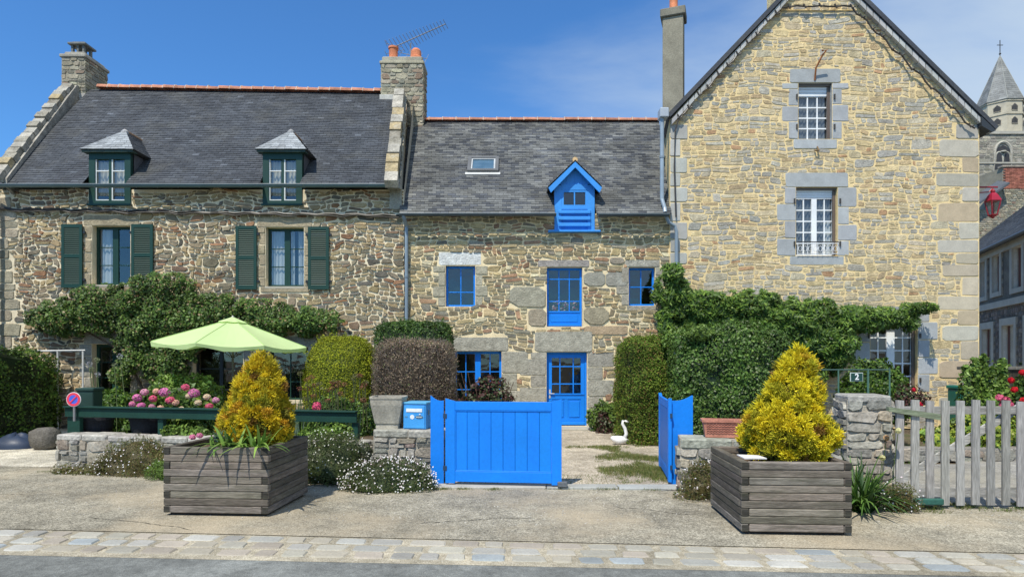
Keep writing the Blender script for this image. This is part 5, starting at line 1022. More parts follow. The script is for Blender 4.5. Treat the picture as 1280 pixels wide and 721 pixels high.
# picket gate
yP = 7.15; sP = F/yP; pxx = lambda px: (px-640)/sP; WG = (.30, .285, .26)
pk = empty('picket_gate', (5.2, yP, 0), 'weathered grey picket gate with diagonal brace across the right-hand yard', 'gate')
for i in range(13):
    px = 1119+i*18.95; x = pxx(px); q = MB(); t = rnd.uniform(-.01, .01); c_ = jitcol(WG, .12); q.prism([(x, yP-.02, .04+t), (x+.088, yP-.02, .04+t), (x+.088+t*.5, yP-.02, 1.235+t), (x+t*.5, yP-.02, 1.24+t)], (0, .022, 0), c_); q.build('picket', MT['wood_v'], pk)
q = MB(); x0, x1 = pxx(1117), pxx(1360); q.box((x0, yP+.004, 1.08), (x1, yP+.035, 1.17), WG, .004); q.box((x0, yP+.004, .13), (x1, yP+.035, .24), WG, .004); q.build('rail', MT['wood'], pk)
q = MB(); a, b = Vector((pxx(1124), yP+.037, .24)), Vector((pxx(1278), yP+.037, 1.10)); n_ = Vector((0, 0, .1)); q.prism([a, a+n_, b+n_, b], (0, .03, 0), (.42, .41, .38)); q.build('brace', MT['wood'], pk)
q = MB(); a, b = Vector((pxx(1107), yP-.06, 1.17)), Vector((pxx(1173), yP-.04, 1.07)); q.prism([a, a+Vector((0, 0, -.05)), b+Vector((0, 0, -.055)), b+Vector((0, 0, .015))], (0, .05, 0), (.20, .23, .15)); q.build('latch_bar', MT['wood'], pk)
q = MB(); q.box((pxx(1138), yP-.09, .06), (pxx(1174), yP-.03, .13), (.03, .11, .085), .01); q.box((pxx(1136), yP-.07, .02), (pxx(1139), yP-.03, .07), (.03, .08, .06)); q.build('bottom_bolt', MT['oldpaint'], pk)
# thin green wire fence with the house number
nf = empty('wire_fence', (4.3, 9.3, 0), 'thin green metal fence behind the right golden conifer', 'fence'); sF = 84.0; yF = F/sF; fx = lambda px: (px-640)/sF; fz = lambda py: EYE+(HY-py)/sF
q = MB(); q.tube([(fx(985), yF, fz(462)), (fx(1112), yF, fz(462))], .012, (.05, .10, .08), 6); q.tube([(fx(985), yF, fz(520)), (fx(1112), yF, fz(520))], .01, (.05, .10, .08), 6); q.build('rail', MT['metal'], nf)
for px, r_ in ((985, .035), (1048, .012), (1085, .016), (1112, .012)): q = MB(); q.tube([(fx(px), yF, 0), (fx(px), yF, fz(455 if r_ > .03 else 461))], r_, (.07, .15, .11), 8); q.build('post', MT['metal'], nf)
npl = empty('house_number', (fx(1069.5), yF-.03, fz(476)), 'dark green plate with white number 2 on the wire fence', 'number plate'); q = MB(); q.box((fx(1061.5), yF-.03, fz(476.5)), (fx(1077.5), yF-.015, fz(465.5)), (.55, .6, .55), .003); q.box((fx(1062.3), yF-.034, fz(475.8)), (fx(1076.7), yF-.03, fz(466.2)), (.015, .06, .05)); q.build('plate', MT['paint'], npl)
cu = bpy.data.curves.new('numeral', 'FONT'); cu.body = '2'; cu.size = .125; cu.extrude = .001; cu.align_x = 'CENTER'; cu.align_y = 'CENTER'; cu.offset = .003
to = bpy.data.objects.new('numeral_source', cu); COL.objects.link(to); bpy.context.view_layer.update(); me = bpy.data.meshes.new_from_object(to); bpy.data.objects.remove(to)
nu = bpy.data.objects.new('numeral', me); COL.objects.link(nu); nu.parent = npl; nu.location = Vector((fx(1069.5), yF-.037, fz(471)))-ORG[npl.name]; nu.rotation_euler = (R(90), 0, 0)
mw = bpy.data.materials.new('white_enamel'); mw.use_nodes = True; mw.node_tree.nodes['Principled BSDF'].inputs['Base Color'].default_value = (.8, .8, .78, 1); me.materials.clear(); me.materials.append(mw)

# ================================================================== POTS, MAILBOX, UMBRELLA, PLANTERS
# concrete pot on the pier wall
def pot_square(name, c, w0, w1, h, col, m, label, cat, soil=True, M=None):
    e = empty(name, c, label, cat); c = Vector(c); q = MB(); prof = [(w0*.92, 0), (w0*.92, .05*h/.35), (w0, .06*h/.35), (w1*.98, h*.75), (w1, h*.93), (w1*1.03, h*.94), (w1*1.03, h), (w1*.9, h), (w1*.86, h*.8)]; vs = []; fs = []; n = 24
    for r, z in prof:
        for k in range(n):
            t = 2*math.pi*k/n; ct, st_ = math.cos(t), math.sin(t); L = (abs(ct)**8+abs(st_)**8)**(1/8); vs.append(c+Vector((r*ct/L, r*st_/L, z)))
    for i in range(len(prof)-1):
        for k in range(n): fs.append((i*n+k, i*n+(k+1) % n, (i+1)*n+(k+1) % n, (i+1)*n+k))
    q.poly(vs, fs, col); q.build('body', m, e); q = MB(); q.face([v for v in vs[-n:]], (.1, .07, .05)); q.build('soil', MT['soil'], e); return e
pc = P(480, 541, 88); pot_square('concrete_pot', (pc.x+.02, 9.0-.2*(-1.8+.9)-.06, .715), .185, .245, .46, (.40, .37, .30), MT['concrete'], 'pale square concrete pot standing left of the blue mailbox', 'plant pot')
mbx0 = Vector((-1.56, 8.95, .715)); ml_ = empty('mailbox', mbx0+Vector((.2, 0, 0)), 'light blue metal mailbox on the stone pier beside the gate', 'mailbox')
def MM(p): return mbx0+U2*p.x+Vector((-U2.y, U2.x, 0))*p.y+Vector((0, 0, p.z))
q = MB(); LB = srgb(70, 158, 226); q.box((0, 0, 0), (.34, .36, .36), LB, .008, M=MM); q.box((-.012, -.012, .355), (.352, .37, .385), srgb(90, 165, 205), .006, M=MM); q.build('body', MT['metal'], ml_)
q = MB(); q.box((.015, -.012, .015), (.325, -.002, .34), LB, .004, M=MM); dr_ = q.build('door', MT['metal'], ml_); q = MB(); q.box((.05, -.02, .245), (.29, -.013, .295), (.8, .82, .82), .002, M=MM); q.build('name_strip', MT['paint'], dr_)
q = MB(); 
for k, (cx, cz, rx, rz, c_) in enumerate(((.14, .175, .032, .032, (.75, .8, .85)), (.245, .175, .06, .022, (.10, .17, .22)), (.05, .18, .022, .01, (.12, .3, .45)), (.255, .215, .013, .008, (.75, .8, .82)))):
    q.prism([MM(Vector((cx+rx*math.cos(t*math.pi/10), -.016-.001*k, cz+rz*math.sin(t*math.pi/10)))) for t in range(20)], MM(Vector((0, .003, 0)))-MM(Vector((0, 0, 0))), c_)
for i in range(6): q.box((.205+i*.014, -.0215, .168+.003*(i % 2)), (.213+i*.014, -.020, .183), (.7, .75, .75), M=MM)
q.build('emblem', MT['paint'], dr_); q = MB(); q.box((.342, .08, .2), (.352, .12, .27), (.2, .3, .35), M=MM); q.build('lock', MT['metal'], ml_)
# terracotta trough
t0 = Vector((2.48, 8.10, .70)); tt = empty('terracotta_trough', t0+Vector((.3, 0, 0)), 'empty terracotta trough with zigzag relief on the wall before the dark hedge', 'planter'); MM2 = lambda p: t0+U2*p.x+Vector((-U2.y, U2.x, 0))*p.y+Vector((0, 0, p.z)); TC = (.50, .215, .15)
q = MB(); L_, D_, H_ = .56, .22, .23
def tr_(a, z, g): return [Vector((a, a*.8, z)), Vector((L_-a, a*.8, z)), Vector((L_-a, D_-a*.8, z)), Vector((a, D_-a*.8, z))]
rings = [tr_(.035, 0, 0), tr_(.006, H_-.035, 0), tr_(-.012, H_-.034, 0), tr_(-.014, H_, 0), tr_(.02, H_, 0), tr_(.03, H_-.06, 0)]; vs = [MM2(p) for r_ in rings for p in r_]
q.poly(vs, [(i*4+k, i*4+(k+1) % 4, i*4+4+(k+1) % 4, i*4+4+k) for i in range(5) for k in range(4)]+[(3, 2, 1, 0)], TC); q.build('body', MT['terracotta'], tt)
q = MB(); 
for j in range(5):
    pts = [MM2(Vector((.045+i*.02, .022-.022*(.05+j*.03)/.2-.001, .05+j*.03+(.012 if i % 2 else 0)))) for i in range(24)]; q.tube(pts, .0035, (.42, .17, .12), 4)
q.build('relief', MT['terracotta'], tt); q = MB(); q.face([MM2(p) for p in rings[5]], (.1, .07, .05)); q.build('soil', MT['soil'], tt)
# black pots behind the rail
def round_pot(c, r, h, col, label, saucer=None, m='concrete'):
    e = empty('round_pot', c, label, 'plant pot'); q = MB(); q.lathe(c, [(r*.75, .02), (r*.95, h*.5), (r, h*.85), (r*1.05, h*.86), (r*1.05, h), (r*.9, h), (r*.88, h*.85)], col, 24); q.build('body', MT[m], e)
    if saucer: q = MB(); q.lathe(c, [(r*.9, 0), (r*1.0, .03), (r*.98, .035)], saucer, 24); q.build('saucer', MT['terracotta'], e)
    return e
pa, pb = P(122, 545, 74), P(183, 546, 76); round_pot((pa.x, pa.y, EYE-(547-HY)/74), .24, .36, (.035, .035, .04), 'dark grey round pot on a terracotta saucer behind the green rail', (.5, .25, .14)); round_pot((pb.x, pb.y, EYE-(547-HY)/76), .24, .34, (.02, .022, .025), 'black round pot beneath the pink hydrangea, right of the one with saucer')
q = MB(); q.box((-7.1, 10.3, 0), (-2.2, 10.95, .38), (.12, .09, .06)); 
tag(q.build('soil_bed', MT['soil']), kind='structure')
# umbrella
uc = P(291, 430, 62); um = empty('garden_umbrella', (uc.x, uc.y, 0), 'open pale lime green parasol over the terrace of the left house', 'umbrella'); LIME = (.70, .87, .42)
zt, ze, ru = EYE+(HY-401)/62, EYE+(HY-431)/62, 1.49; tilt = lambda p: Vector((p.x, p.y, p.z-.035*(p.x-uc.x)))
q = MB(); q.tube([(uc.x, uc.y, 0), (uc.x, uc.y, zt-.05)], .022, (.10, .09, .08), 10); q.build('pole', MT['metal'], um); n = 8; q = MB(); rows = 8; vs = []; rot0 = R(0)
def crown(u, k): # u 0..1 outwards, k angle fraction in [0,8)
    k0 = int(math.floor(k)); f = k-k0; a0, a1 = rot0+k0*math.pi/4, rot0+(k0+1)*math.pi/4; p0 = Vector((math.cos(a0), math.sin(a0), 0)); p1 = Vector((math.cos(a1), math.sin(a1), 0)); p = p0.lerp(p1, f)*ru*u
    z = zt-(zt-ze)*(u**1.12)-.055*math.sin(math.pi*f)*u+.05*(1-u)**6; return tilt(Vector((uc.x+p.x, uc.y+p.y, z)))
sub = 5; N_ = n*sub
for i in range(rows+1):
    for k in range(N_): vs.append(crown(max(.02, i/rows), k/sub))
q.poly(vs, [(i*N_+k, i*N_+(k+1) % N_, (i+1)*N_+(k+1) % N_, (i+1)*N_+k) for i in range(rows) for k in range(N_)], LIME); cn = q.build('canopy', MT['fabric'], um, smooth=False)
for k in range(8): q = MB(); q.tube([crown(u_, k+.0001)+Vector((0, 0, .004)) for u_ in (.15, .4, .7, .99)], .006, (.55, .74, .30), 4); q.build('seam', MT['fabric'], cn)
q = MB(); vs = [crown(1, k/sub) for k in range(N_)]; v2 = [p+Vector((0, 0, -.07+.02*math.sin(k*1.7)))+(Vector((uc.x, uc.y, p.z))-p)*.01 for k, p in enumerate(vs)]; q.poly(vs+v2, [(k, (k+1) % N_, N_+(k+1) % N_, N_+k) for k in range(N_)], LIME); q.build('valance', MT['fabric'], cn)
q = MB(); vs = []
for u in (.02, .1, .19):
    for k in range(N_): vs.append(crown(u, k/sub)+Vector((0, 0, .035)))
q.poly(vs, [(i*N_+k, i*N_+(k+1) % N_, (i+1)*N_+(k+1) % N_, (i+1)*N_+k) for i in range(2) for k in range(N_)], LIME); q.build('vent_cap', MT['fabric'], cn)
q = MB(); q.lathe((uc.x, uc.y, zt+.04), [(.03, 0), (.035, .03), (.01, .07)], (.3, .3, .25), 10); q.build('finial', MT['metal'], um)
for k in range(8):
    q = MB(); q.tube([tilt(Vector((uc.x, uc.y, zt-.03))), crown(.99, k+.001)+Vector((0, 0, -.012))], .009, (.06, .06, .06), 6); q.tube([Vector((uc.x, uc.y, zt-.75)), crown(.52, k+.001)+Vector((0, 0, -.015))], .008, (.06, .06, .06), 6); q.build('rib', MT['metal'], um)
# wooden planters
def planter(corner, ang, W_, D_, H_, label):
    e = empty('wooden_planter', (corner[0]+W_/2, corner[1]+D_/2, 0), label, 'planter', 'square timber planters on the forecourt'); ca, sa = math.cos(ang), math.sin(ang); M = lambda p: Vector((corner[0]+p.x*ca-p.y*sa, corner[1]+p.x*sa+p.y*ca, p.z)); n = 9; h = (H_-.03)/n; T = .07
    for nm, side in (('front_boards', 0), ('rear_boards', 1), ('left_boards', 2), ('right_boards', 3)):
        q = MB()
        for i in range(n):
            z0 = .03+i*h+.002; z1 = .03+(i+1)*h-.002; long_ = i % 2; c_ = jitcol((.165, .143, .115) if i != 0 else (.21, .185, .155), .2); j = rnd.uniform(-.004, .004)
            if side < 2:
                a, b = (0, W_) if long_ else (T+.006, W_-T-.006); y0 = 0 if side == 0 else D_-T
                q.box((a, y0+j, z0), (b, y0+T+j, z1), c_, .007, M=M)
            else:
                a, b = (T+.003, D_-T-.003) if long_ else (0, D_); x0 = 0 if side == 2 else W_-T
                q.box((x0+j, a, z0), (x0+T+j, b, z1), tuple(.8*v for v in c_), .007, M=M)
                if not long_: q.box((x0+.004, -.0015, z0+.004), (x0+T-.004, 0, z1-.004), (.045, .042, .035), M=M)
        q.build(nm, MT['wood'], e)
    q = MB(); q.box((.05, .05, .0), (W_-.05, D_-.05, .03), (.05, .04, .035), M=M); q.build('base', MT['wood'], e); nn_ = 14; q = MB(); vs = [M(Vector((T+(W_-2*T)*i/nn_, T+(D_-2*T)*j/nn_, H_-.09+.04*noise.noise((i*.6, j*.6, ang*9))))) for j in range(nn_+1) for i in range(nn_+1)]; q.poly(vs, [(j*(nn_+1)+i, j*(nn_+1)+i+1, (j+1)*(nn_+1)+i+1, (j+1)*(nn_+1)+i) for j in range(nn_) for i in range(nn_)], (.14, .10, .07)); q.build('soil', MT['soil'], e)
    return M
p0 = G(206, 643); MA_ = planter((p0.x, p0.y-.03), R(-3.5), 1.18, 1.12, .75, 'square weathered timber planter on the left, agapanthus leaves spilling over its front')
p1 = G(927, 668); MB_ = planter((p1.x, p1.y), R(-3), 1.05, 1.15, .71, 'square weathered timber planter on the right, holding the taller pointed golden conifer')
q = MB(); q.prism([MB_(Vector((.12, .3, .69))), MB_(Vector((.36, .34, .685))), MB_(Vector((.33, .5, .69))), MB_(Vector((.1, .48, .7)))], (0, 0, .012), (.75, .73, .7)); tag(q.build('paper_scrap', MT['plaster']), 'scrap of white paper on the soil of the right planter', 'paper')
q = MB(); q.box((pxx(1000), 0, 0), (pxx(1000)+.01, .01, .01)) if False else None
# ================================================================== PLANTS
DG = [((.045, .095, .018), 5), ((.065, .125, .022), 4), ((.12, .19, .035), 2), ((.035, .065, .018), 3)]
MG = [((.065, .135, .018), 5), ((.10, .18, .025), 4), ((.17, .25, .035), 2), ((.045, .08, .018), 3)]
LG = [((.12, .20, .03), 5), ((.18, .27, .05), 4), ((.08, .14, .03), 3)]
YG_ = [((.24, .27, .015), 5), ((.33, .34, .02), 4), ((.16, .20, .015), 3)]
GOLD = [((.60, .44, .02), 5), ((.68, .54, .03), 4), ((.48, .40, .03), 3.5), ((.56, .34, .03), 1.8), ((.34, .33, .03), 1.5)]
BR = [((.24, .18, .12), 5), ((.32, .25, .17), 4), ((.11, .07, .05), 3), ((.12, .15, .05), 1.5)]
RB = [((.07, .03, .025), 5), ((.05, .07, .025), 4), ((.11, .04, .03), 2), ((.10, .12, .05), 2)]
def plant(name, base, label, cat, group=None): return empty(name, base, label, cat, group)
def twigs(q, c, r, n, L, w_, pal, rng, power=6, zmin=0):
    d = unit(rng.normal(size=(n, 3))); ar = np.abs(d)**power; d = d/((ar.sum(1, keepdims=True))**(1/power)); Pn = np.array(c)+d*np.array(r)*rng.uniform(.8, 1.0, (n, 1)); Pn = Pn[Pn[:, 2] > zmin]; n = len(Pn)
    u = unit(unit(Pn-np.array(c))*.8+rng.normal(0, .6, (n, 3))+np.array([0, 0, .4])); v = unit(np.cross(u, rng.normal(size=(n, 3)))); l = L*rng.uniform(.4, 1.2, (n, 1))
    q.quads(np.stack([Pn-u*l/2-v*w_/2, Pn-u*l/2+v*w_/2, Pn+u*l/2+v*w_/5, Pn+u*l/2-v*w_/5], 1), cols(n, pal, rng))
# left boundary hedge
rng = np.random.default_rng(11); q = MB(); blob(q, (-12.2, 11.4, .80), (1.45, 4.0, 1.25), 90000, .06, .04, MG, rng, power=6, lump=.20, depth=.08, zmin=0, corecol=(.02, .035, .012)); blob(q, (-12.3, 10.9, 2.7), (1.45, 1.9, 1.35), 26000, .06, .04, MG, rng, power=3, lump=.2, depth=.08, corecol=(.02, .035, .012))  # second blob: unseen taller part, out of view, casting shade at the left
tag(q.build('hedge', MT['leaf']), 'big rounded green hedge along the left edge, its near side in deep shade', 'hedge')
# fig/climber on the left house
def climber(name, ells, s0, n, L, W, pal, rng, bulge, label, cat='climber', stems=(), dens_lo=.0, hang=None):
    e = plant(name, P(*ells[0][:2], s0)*1.0-Vector((0, .15, 0)), label, cat); w_ = np.array([a[2]*a[3] for a in ells], float); w_ /= w_.sum(); idx = rng.choice(len(ells), n, p=w_); E = np.array(ells, float)[idx]
    t = rng.uniform(0, 2*math.pi, n); r = np.sqrt(rng.uniform(0, 1, n))*1.0; x = E[:, 0]+E[:, 2]*r*np.cos(t); y = E[:, 1]+E[:, 3]*r*np.sin(t)
    wx = (x-640)/s0; wz = EYE-(y-HY)/s0; nzv = np.array([noise.noise((a*1.7, b*1.7, 5)) for a, b in zip(wx, wz)]); nz2 = np.array([noise.noise((a*4.5, b*4.5, 1)) for a, b in zip(wx, wz)])
    keep = (r < .88+.55*nz2) ; b_ = bulge*np.sqrt(np.clip(1-r**2, .02, 1))**.6*(1+.45*nzv+.25*nz2)*rng.uniform(.15, 1, n)**.7; yy = F/s0-.04-np.clip(b_, .02, 2)
    Pn = np.stack([wx, yy, wz], 1)[keep]; N = unit(np.stack([.6*r*np.cos(t), -np.ones(n), -.6*r*np.sin(t)+.5], 1)[keep]); q = MB(); c = cols(len(Pn), pal, rng)*(1+.35*nzv[keep])[:, None]; leafq(q, Pn, N, L, W, c, rng, .75); q.build('foliage', MT['leaf'], e)
    q = MB()
    for st_ in stems: q.tube([P(a, b, s0)+Vector((0, -.1-.04*i, 0)) for i, (a, b) in enumerate(st_)], .04, (.13, .10, .07), 7, r1=.02)
    if stems: q.build('stem', MT['bark'], e)
    return e
rng = np.random.default_rng(12)
climber('climbing_rose', [(95, 397, 50, 26), (140, 388, 62, 34), (205, 377, 62, 38), (190, 425, 46, 48), (262, 393, 62, 30), (330, 400, 62, 26), (392, 403, 42, 20), (62, 398, 26, 14), (228, 412, 44, 36), (215, 452, 36, 30), (160, 470, 14, 16)], 50, 60000, .07, .05, [((.065, .125, .022), 5), ((.10, .175, .03), 4), ((.17, .24, .055), 2.5), ((.26, .19, .09), .9), ((.04, .07, .02), 2)], rng, .55, 'large dark green rose climbing across the left house above the parasol', stems=[[(205, 545), (200, 480), (210, 440), (180, 400)], [(195, 545), (190, 500), (160, 440), (90, 400)], [(208, 545), (235, 450), (300, 410), (410, 405)]])
# hedges left of the path
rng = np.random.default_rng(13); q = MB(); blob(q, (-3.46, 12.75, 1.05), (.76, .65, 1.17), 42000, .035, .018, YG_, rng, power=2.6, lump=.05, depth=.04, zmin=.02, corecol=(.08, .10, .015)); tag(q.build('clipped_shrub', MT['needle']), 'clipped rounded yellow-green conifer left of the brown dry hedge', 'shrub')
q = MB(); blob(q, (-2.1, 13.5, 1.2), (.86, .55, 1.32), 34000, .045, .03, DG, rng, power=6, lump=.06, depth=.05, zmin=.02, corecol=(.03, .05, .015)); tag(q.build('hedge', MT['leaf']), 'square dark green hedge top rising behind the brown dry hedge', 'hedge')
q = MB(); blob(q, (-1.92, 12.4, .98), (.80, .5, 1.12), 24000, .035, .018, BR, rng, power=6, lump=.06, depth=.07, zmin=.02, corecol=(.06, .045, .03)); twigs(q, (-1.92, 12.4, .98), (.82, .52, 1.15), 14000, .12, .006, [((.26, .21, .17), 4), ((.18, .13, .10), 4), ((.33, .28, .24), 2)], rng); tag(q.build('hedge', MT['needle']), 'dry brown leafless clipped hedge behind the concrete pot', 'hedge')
# hedges right of the path
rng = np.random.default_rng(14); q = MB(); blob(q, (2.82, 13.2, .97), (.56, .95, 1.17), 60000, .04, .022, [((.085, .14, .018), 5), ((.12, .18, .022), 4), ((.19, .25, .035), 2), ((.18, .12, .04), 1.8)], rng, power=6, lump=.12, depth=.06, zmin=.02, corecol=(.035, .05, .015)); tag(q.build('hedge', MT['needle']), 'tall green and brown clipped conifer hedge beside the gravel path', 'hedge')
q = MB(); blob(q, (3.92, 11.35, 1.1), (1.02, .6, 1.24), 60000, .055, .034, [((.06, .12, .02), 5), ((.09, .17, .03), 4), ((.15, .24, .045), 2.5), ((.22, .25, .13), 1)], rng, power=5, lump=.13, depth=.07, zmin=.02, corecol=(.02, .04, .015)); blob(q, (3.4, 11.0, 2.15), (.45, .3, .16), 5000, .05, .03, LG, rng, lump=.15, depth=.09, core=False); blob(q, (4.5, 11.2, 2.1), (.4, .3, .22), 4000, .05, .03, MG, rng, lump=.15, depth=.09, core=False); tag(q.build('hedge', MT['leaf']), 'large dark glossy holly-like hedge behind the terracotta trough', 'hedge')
q = MB(); blob(q, (3.3, 12.3, 2.05), (.4, .35, .22), 4500, .07, .04, LG, rng, lump=.15, depth=.1, core=False); blob(q, (3.05, 11.6, 1.45), (.14, .12, .5), 2200, .06, .04, LG, rng, lump=.1, depth=.08, core=False); q.build('honeysuckle', MT['leaf']); tag(bpy.data.objects['honeysuckle'], 'pale green climber scrambling over the meeting of the two right hedges', 'climber')
# wisteria
rng = np.random.default_rng(15)
climber('wisteria', [(838, 370, 26, 30), (836, 345, 14, 16), (875, 388, 48, 27), (930, 396, 66, 34), (940, 430, 66, 42), (1000, 408, 64, 38), (1030, 425, 38, 44), (1065, 400, 46, 21), (1100, 398, 36, 14), (1142, 388, 16, 9), (1128, 397, 15, 19), (1000, 445, 50, 42), (843, 405, 28, 30), (880, 420, 50, 30)], 50.6, 80000, .14, .04, [((.07, .135, .02), 5), ((.10, .185, .025), 4), ((.18, .27, .04), 3), ((.04, .075, .018), 2)], rng, .6, 'long green wisteria trained along the gable house above the right hedge', stems=[[(1010, 520), (1005, 450), (980, 410), (870, 390), (838, 360)], [(1015, 520), (1020, 440), (1080, 400), (1140, 392)]])
# golden dwarf conifers
def conifer(name, base, prof, ncl, rng, label, lean=0, gpal=None, group='golden dwarf conifers in the timber planters'):
    e = plant(name, base, label, 'conifer', group); base = Vector(base); H_ = prof[-1][1]; q = MB()
    zs = np.array([p[1] for p in prof]); rs = np.array([p[0] for p in prof]); zf = np.linspace(zs[0], H_, 60); rf_ = np.interp(zf, zs, rs); cdf = np.cumsum(rf_+.03); cdf /= cdf[-1]
    cl = []; tries = 0
    while len(cl) < ncl and tries < 6000:
        tries += 1; z = float(np.interp(rng.uniform(), cdf, zf)); a = rng.uniform(0, 2*math.pi); r = float(np.interp(z, zs, rs))
        lump = 1+.40*noise.noise((math.cos(a)*1.9+base.x, math.sin(a)*1.9, z*3.4)); sz = rng.uniform(.055, .105)*(1-.35*z/H_); rr = max(0, r*lump-sz*.6)
        c = np.array([math.cos(a)*rr+lean*z, math.sin(a)*rr, z])
        if any(np.linalg.norm(c-b) < .62*(sz+sb) for b, sb, _ in cl): continue
        cl.append((c, sz, a))
    for c, sz, a in cl:
        z = c[2]; rad = np.array([math.cos(a), math.sin(a), 0]); ax = unit(rad+np.array([0, 0, .35+.9*z/H_])); m = int(330*(sz/.08)**2)
        d = unit(rng.normal(size=(m, 3))*1.0+ax*.95); wob = 1+.35*np.array([noise.noise((v[0]*3+c[0]*9, v[1]*3+c[1]*9, v[2]*3+c[2]*9)) for v in d])
        Pn = np.array(base)+c+d*sz*np.array([1, 1, .85])*(wob*rng.uniform(.7, 1.08, m))[:, None]; u = unit(d+rng.normal(0, .38, (m, 3))+np.array([0, 0, .25])); v = unit(np.cross(u, rng.normal(size=(m, 3))))
        low = z < .3*H_; pal = (gpal or GOLD) if rng.uniform() < (.82 if low else .98) else [((.30, .17, .04), 2), ((.20, .19, .03), 2)]
        l = rng.uniform(.014, .034, (m, 1)); w_ = .010; bc = cols(1, pal, rng, .14); tip = np.clip((wob*1.0-.75), 0, .6)[:, None]; c_ = bc*(rng.uniform(.62, 1.15, (m, 1))+.45*tip)
        q.quads(np.stack([Pn-u*l*.5-v*w_*.4, Pn-u*l*.5+v*w_*.4, Pn+u*l*.6+v*w_*.5, Pn+u*l*.6-v*w_*.5], 1), c_)
        # a few longer feathery tips
        m2 = 16; d2 = unit(rng.normal(size=(m2, 3))*.6+ax); P2 = np.array(base)+c+d2*sz*.95; u2 = unit(d2+rng.normal(0, .2, (m2, 3))+np.array([0, 0, .2])); v2 = unit(np.cross(u2, rng.normal(size=(m2, 3)))); l2 = rng.uniform(.03, .06, (m2, 1)); q.quads(np.stack([P2-v2*.006, P2+v2*.006, P2+u2*l2+v2*.002, P2+u2*l2-v2*.002], 1), bc*rng.uniform(.9, 1.25, (m2, 1)))
    vs = []; fs = []; nu = 18
    for i, (r, z) in enumerate(prof):
        for k in range(nu): a = 2*math.pi*k/nu; rr = max(.005, r*.78*(1+.40*noise.noise((math.cos(a)*1.9+base.x, math.sin(a)*1.9, z*3.4)))-.06); vs.append(base+Vector((rr*math.cos(a)+lean*z, rr*math.sin(a), z*.95)))
    for i in range(len(prof)-1):
        for k in range(nu): fs.append((i*nu+k, i*nu+(k+1) % nu, (i+1)*nu+(k+1) % nu, (i+1)*nu+k))
    q.poly(vs, fs, (.15, .12, .02)); q.build('crown', MT['needle'], e); q = MB(); q.tube([base+Vector((0, 0, -.1)), base+Vector((0, 0, .4))], .03, (.12, .08, .05), 8); q.build('trunk', MT['bark'], e); return e
rng = np.random.default_rng(16)
c0 = MA_(Vector((.72, .64, .66))); conifer('golden_conifer', c0, [(.24, 0), (.35, .10), (.395, .26), (.385, .42), (.34, .52), (.25, .64), (.26, .74), (.18, .88), (.17, .98), (.04, 1.12)], 330, rng, 'rounded golden-orange dwarf conifer with a blunt top in the left planter', .07)
c1 = MB_(Vector((.64, .62, .63))); conifer('golden_conifer', c1, [(.28, 0), (.40, .10), (.43, .22), (.40, .38), (.31, .52), (.28, .60), (.25, .80), (.17, .92), (.19, .99), (.10, 1.10), (.02, 1.22)], 380, rng, 'pointed cone-shaped golden-yellow dwarf conifer in the right planter', .13, [((.62, .50, .02), 5), ((.70, .60, .03), 4), ((.46, .42, .03), 4), ((.58, .40, .03), .7)])
# straps in and beside the planters
rng = np.random.default_rng(17); AG = [(.10, .20, .03), (.16, .28, .05), (.22, .34, .06), (.07, .14, .03)]
q = MB(); c = MA_(Vector((.72, .14, .70))); straps(q, c, 44, .50, .042, AG, rng, 1.15, .8, .12); straps(q, MA_(Vector((1.0, .14, .70))), 34, .48, .040, AG, rng, 1.2, .75, .08); straps(q, MA_(Vector((.50, .16, .70))), 14, .3, .03, AG, rng, 1.1, .8, .05); tag(q.build('agapanthus', MT['leaf']), 'light green strap-leaved clump drooping over the front of the left planter', 'plant')
q = MB(); c = MA_(Vector((.50, .26, .78))); straps(q, c, 60, .16, .02, [(.16, .24, .20), (.20, .29, .25), (.12, .19, .16)], rng, .9, 1.0, .05); tag(q.build('spurge', MT['leaf']), 'small blue-green tuft at the foot of the left golden conifer', 'plant')
gb = G(1087, 642); q = MB(); straps(q, (gb.x-.02, gb.y+.15, 0), 200, .78, .035, [(.05, .11, .02), (.08, .17, .03), (.12, .22, .04), (.03, .07, .02)], rng, .85, .85, .12); tag(q.build('agapanthus', MT['leaf']), 'dark green strap-leaved clump on the ground between right planter and picket gate', 'plant')
# daisy mounds
def mound(name, c, r, n, nf, pal, rng, label, group='Mexican daisy mounds at the wall feet', fr=.0092, flpal=None, L=.035, up=.0):
    e = plant(name, (c[0], c[1], 0), label, 'flowers', group); q = MB(); blob(q, (c[0], c[1], c[2]), r, n, L, .010, pal, rng, power=2.2, lump=.16, depth=.07, zmin=.0, lsc=3, corecol=tuple(.6*v for v in pal[0][0]), tilt=1.2); q.build('foliage', MT['leaf'], e)
    q = MB(); d = unit(rng.normal(size=(nf*3, 3))); d = d[(d[:, 2] > -.35) & (d[:, 1] < .4)][:nf]; nz_ = pnoise(d*np.array(r)+np.array(c), 3, c[0]); Pn = np.array(c)+d*np.array(r)*(1.02+.16*nz_[:, None]/max(r))+rng.normal(0, .015, (len(d), 3)); Pn = Pn[Pn[:, 2] > .02]; m = len(Pn)
    for k in range(2):
        leafq(q, Pn+rng.normal(0, .001, Pn.shape), np.tile([[-.1, -.75, .6]], (m, 1)), fr*2.2, fr*2.2, cols(m, flpal or [((.78, .76, .74), 5), ((.75, .62, .64), 1)], rng, .08), rng, .35)
    q.build('blossom', MT['petal'], e); return e
rng = np.random.default_rng(18); ER = [((.07, .10, .03), 5), ((.10, .13, .04), 4), ((.05, .07, .025), 3), ((.14, .11, .05), 1.2)]
ERB = [((.16, .13, .045), 4), ((.12, .15, .03), 4), ((.20, .14, .06), 2), ((.09, .10, .03), 3)]
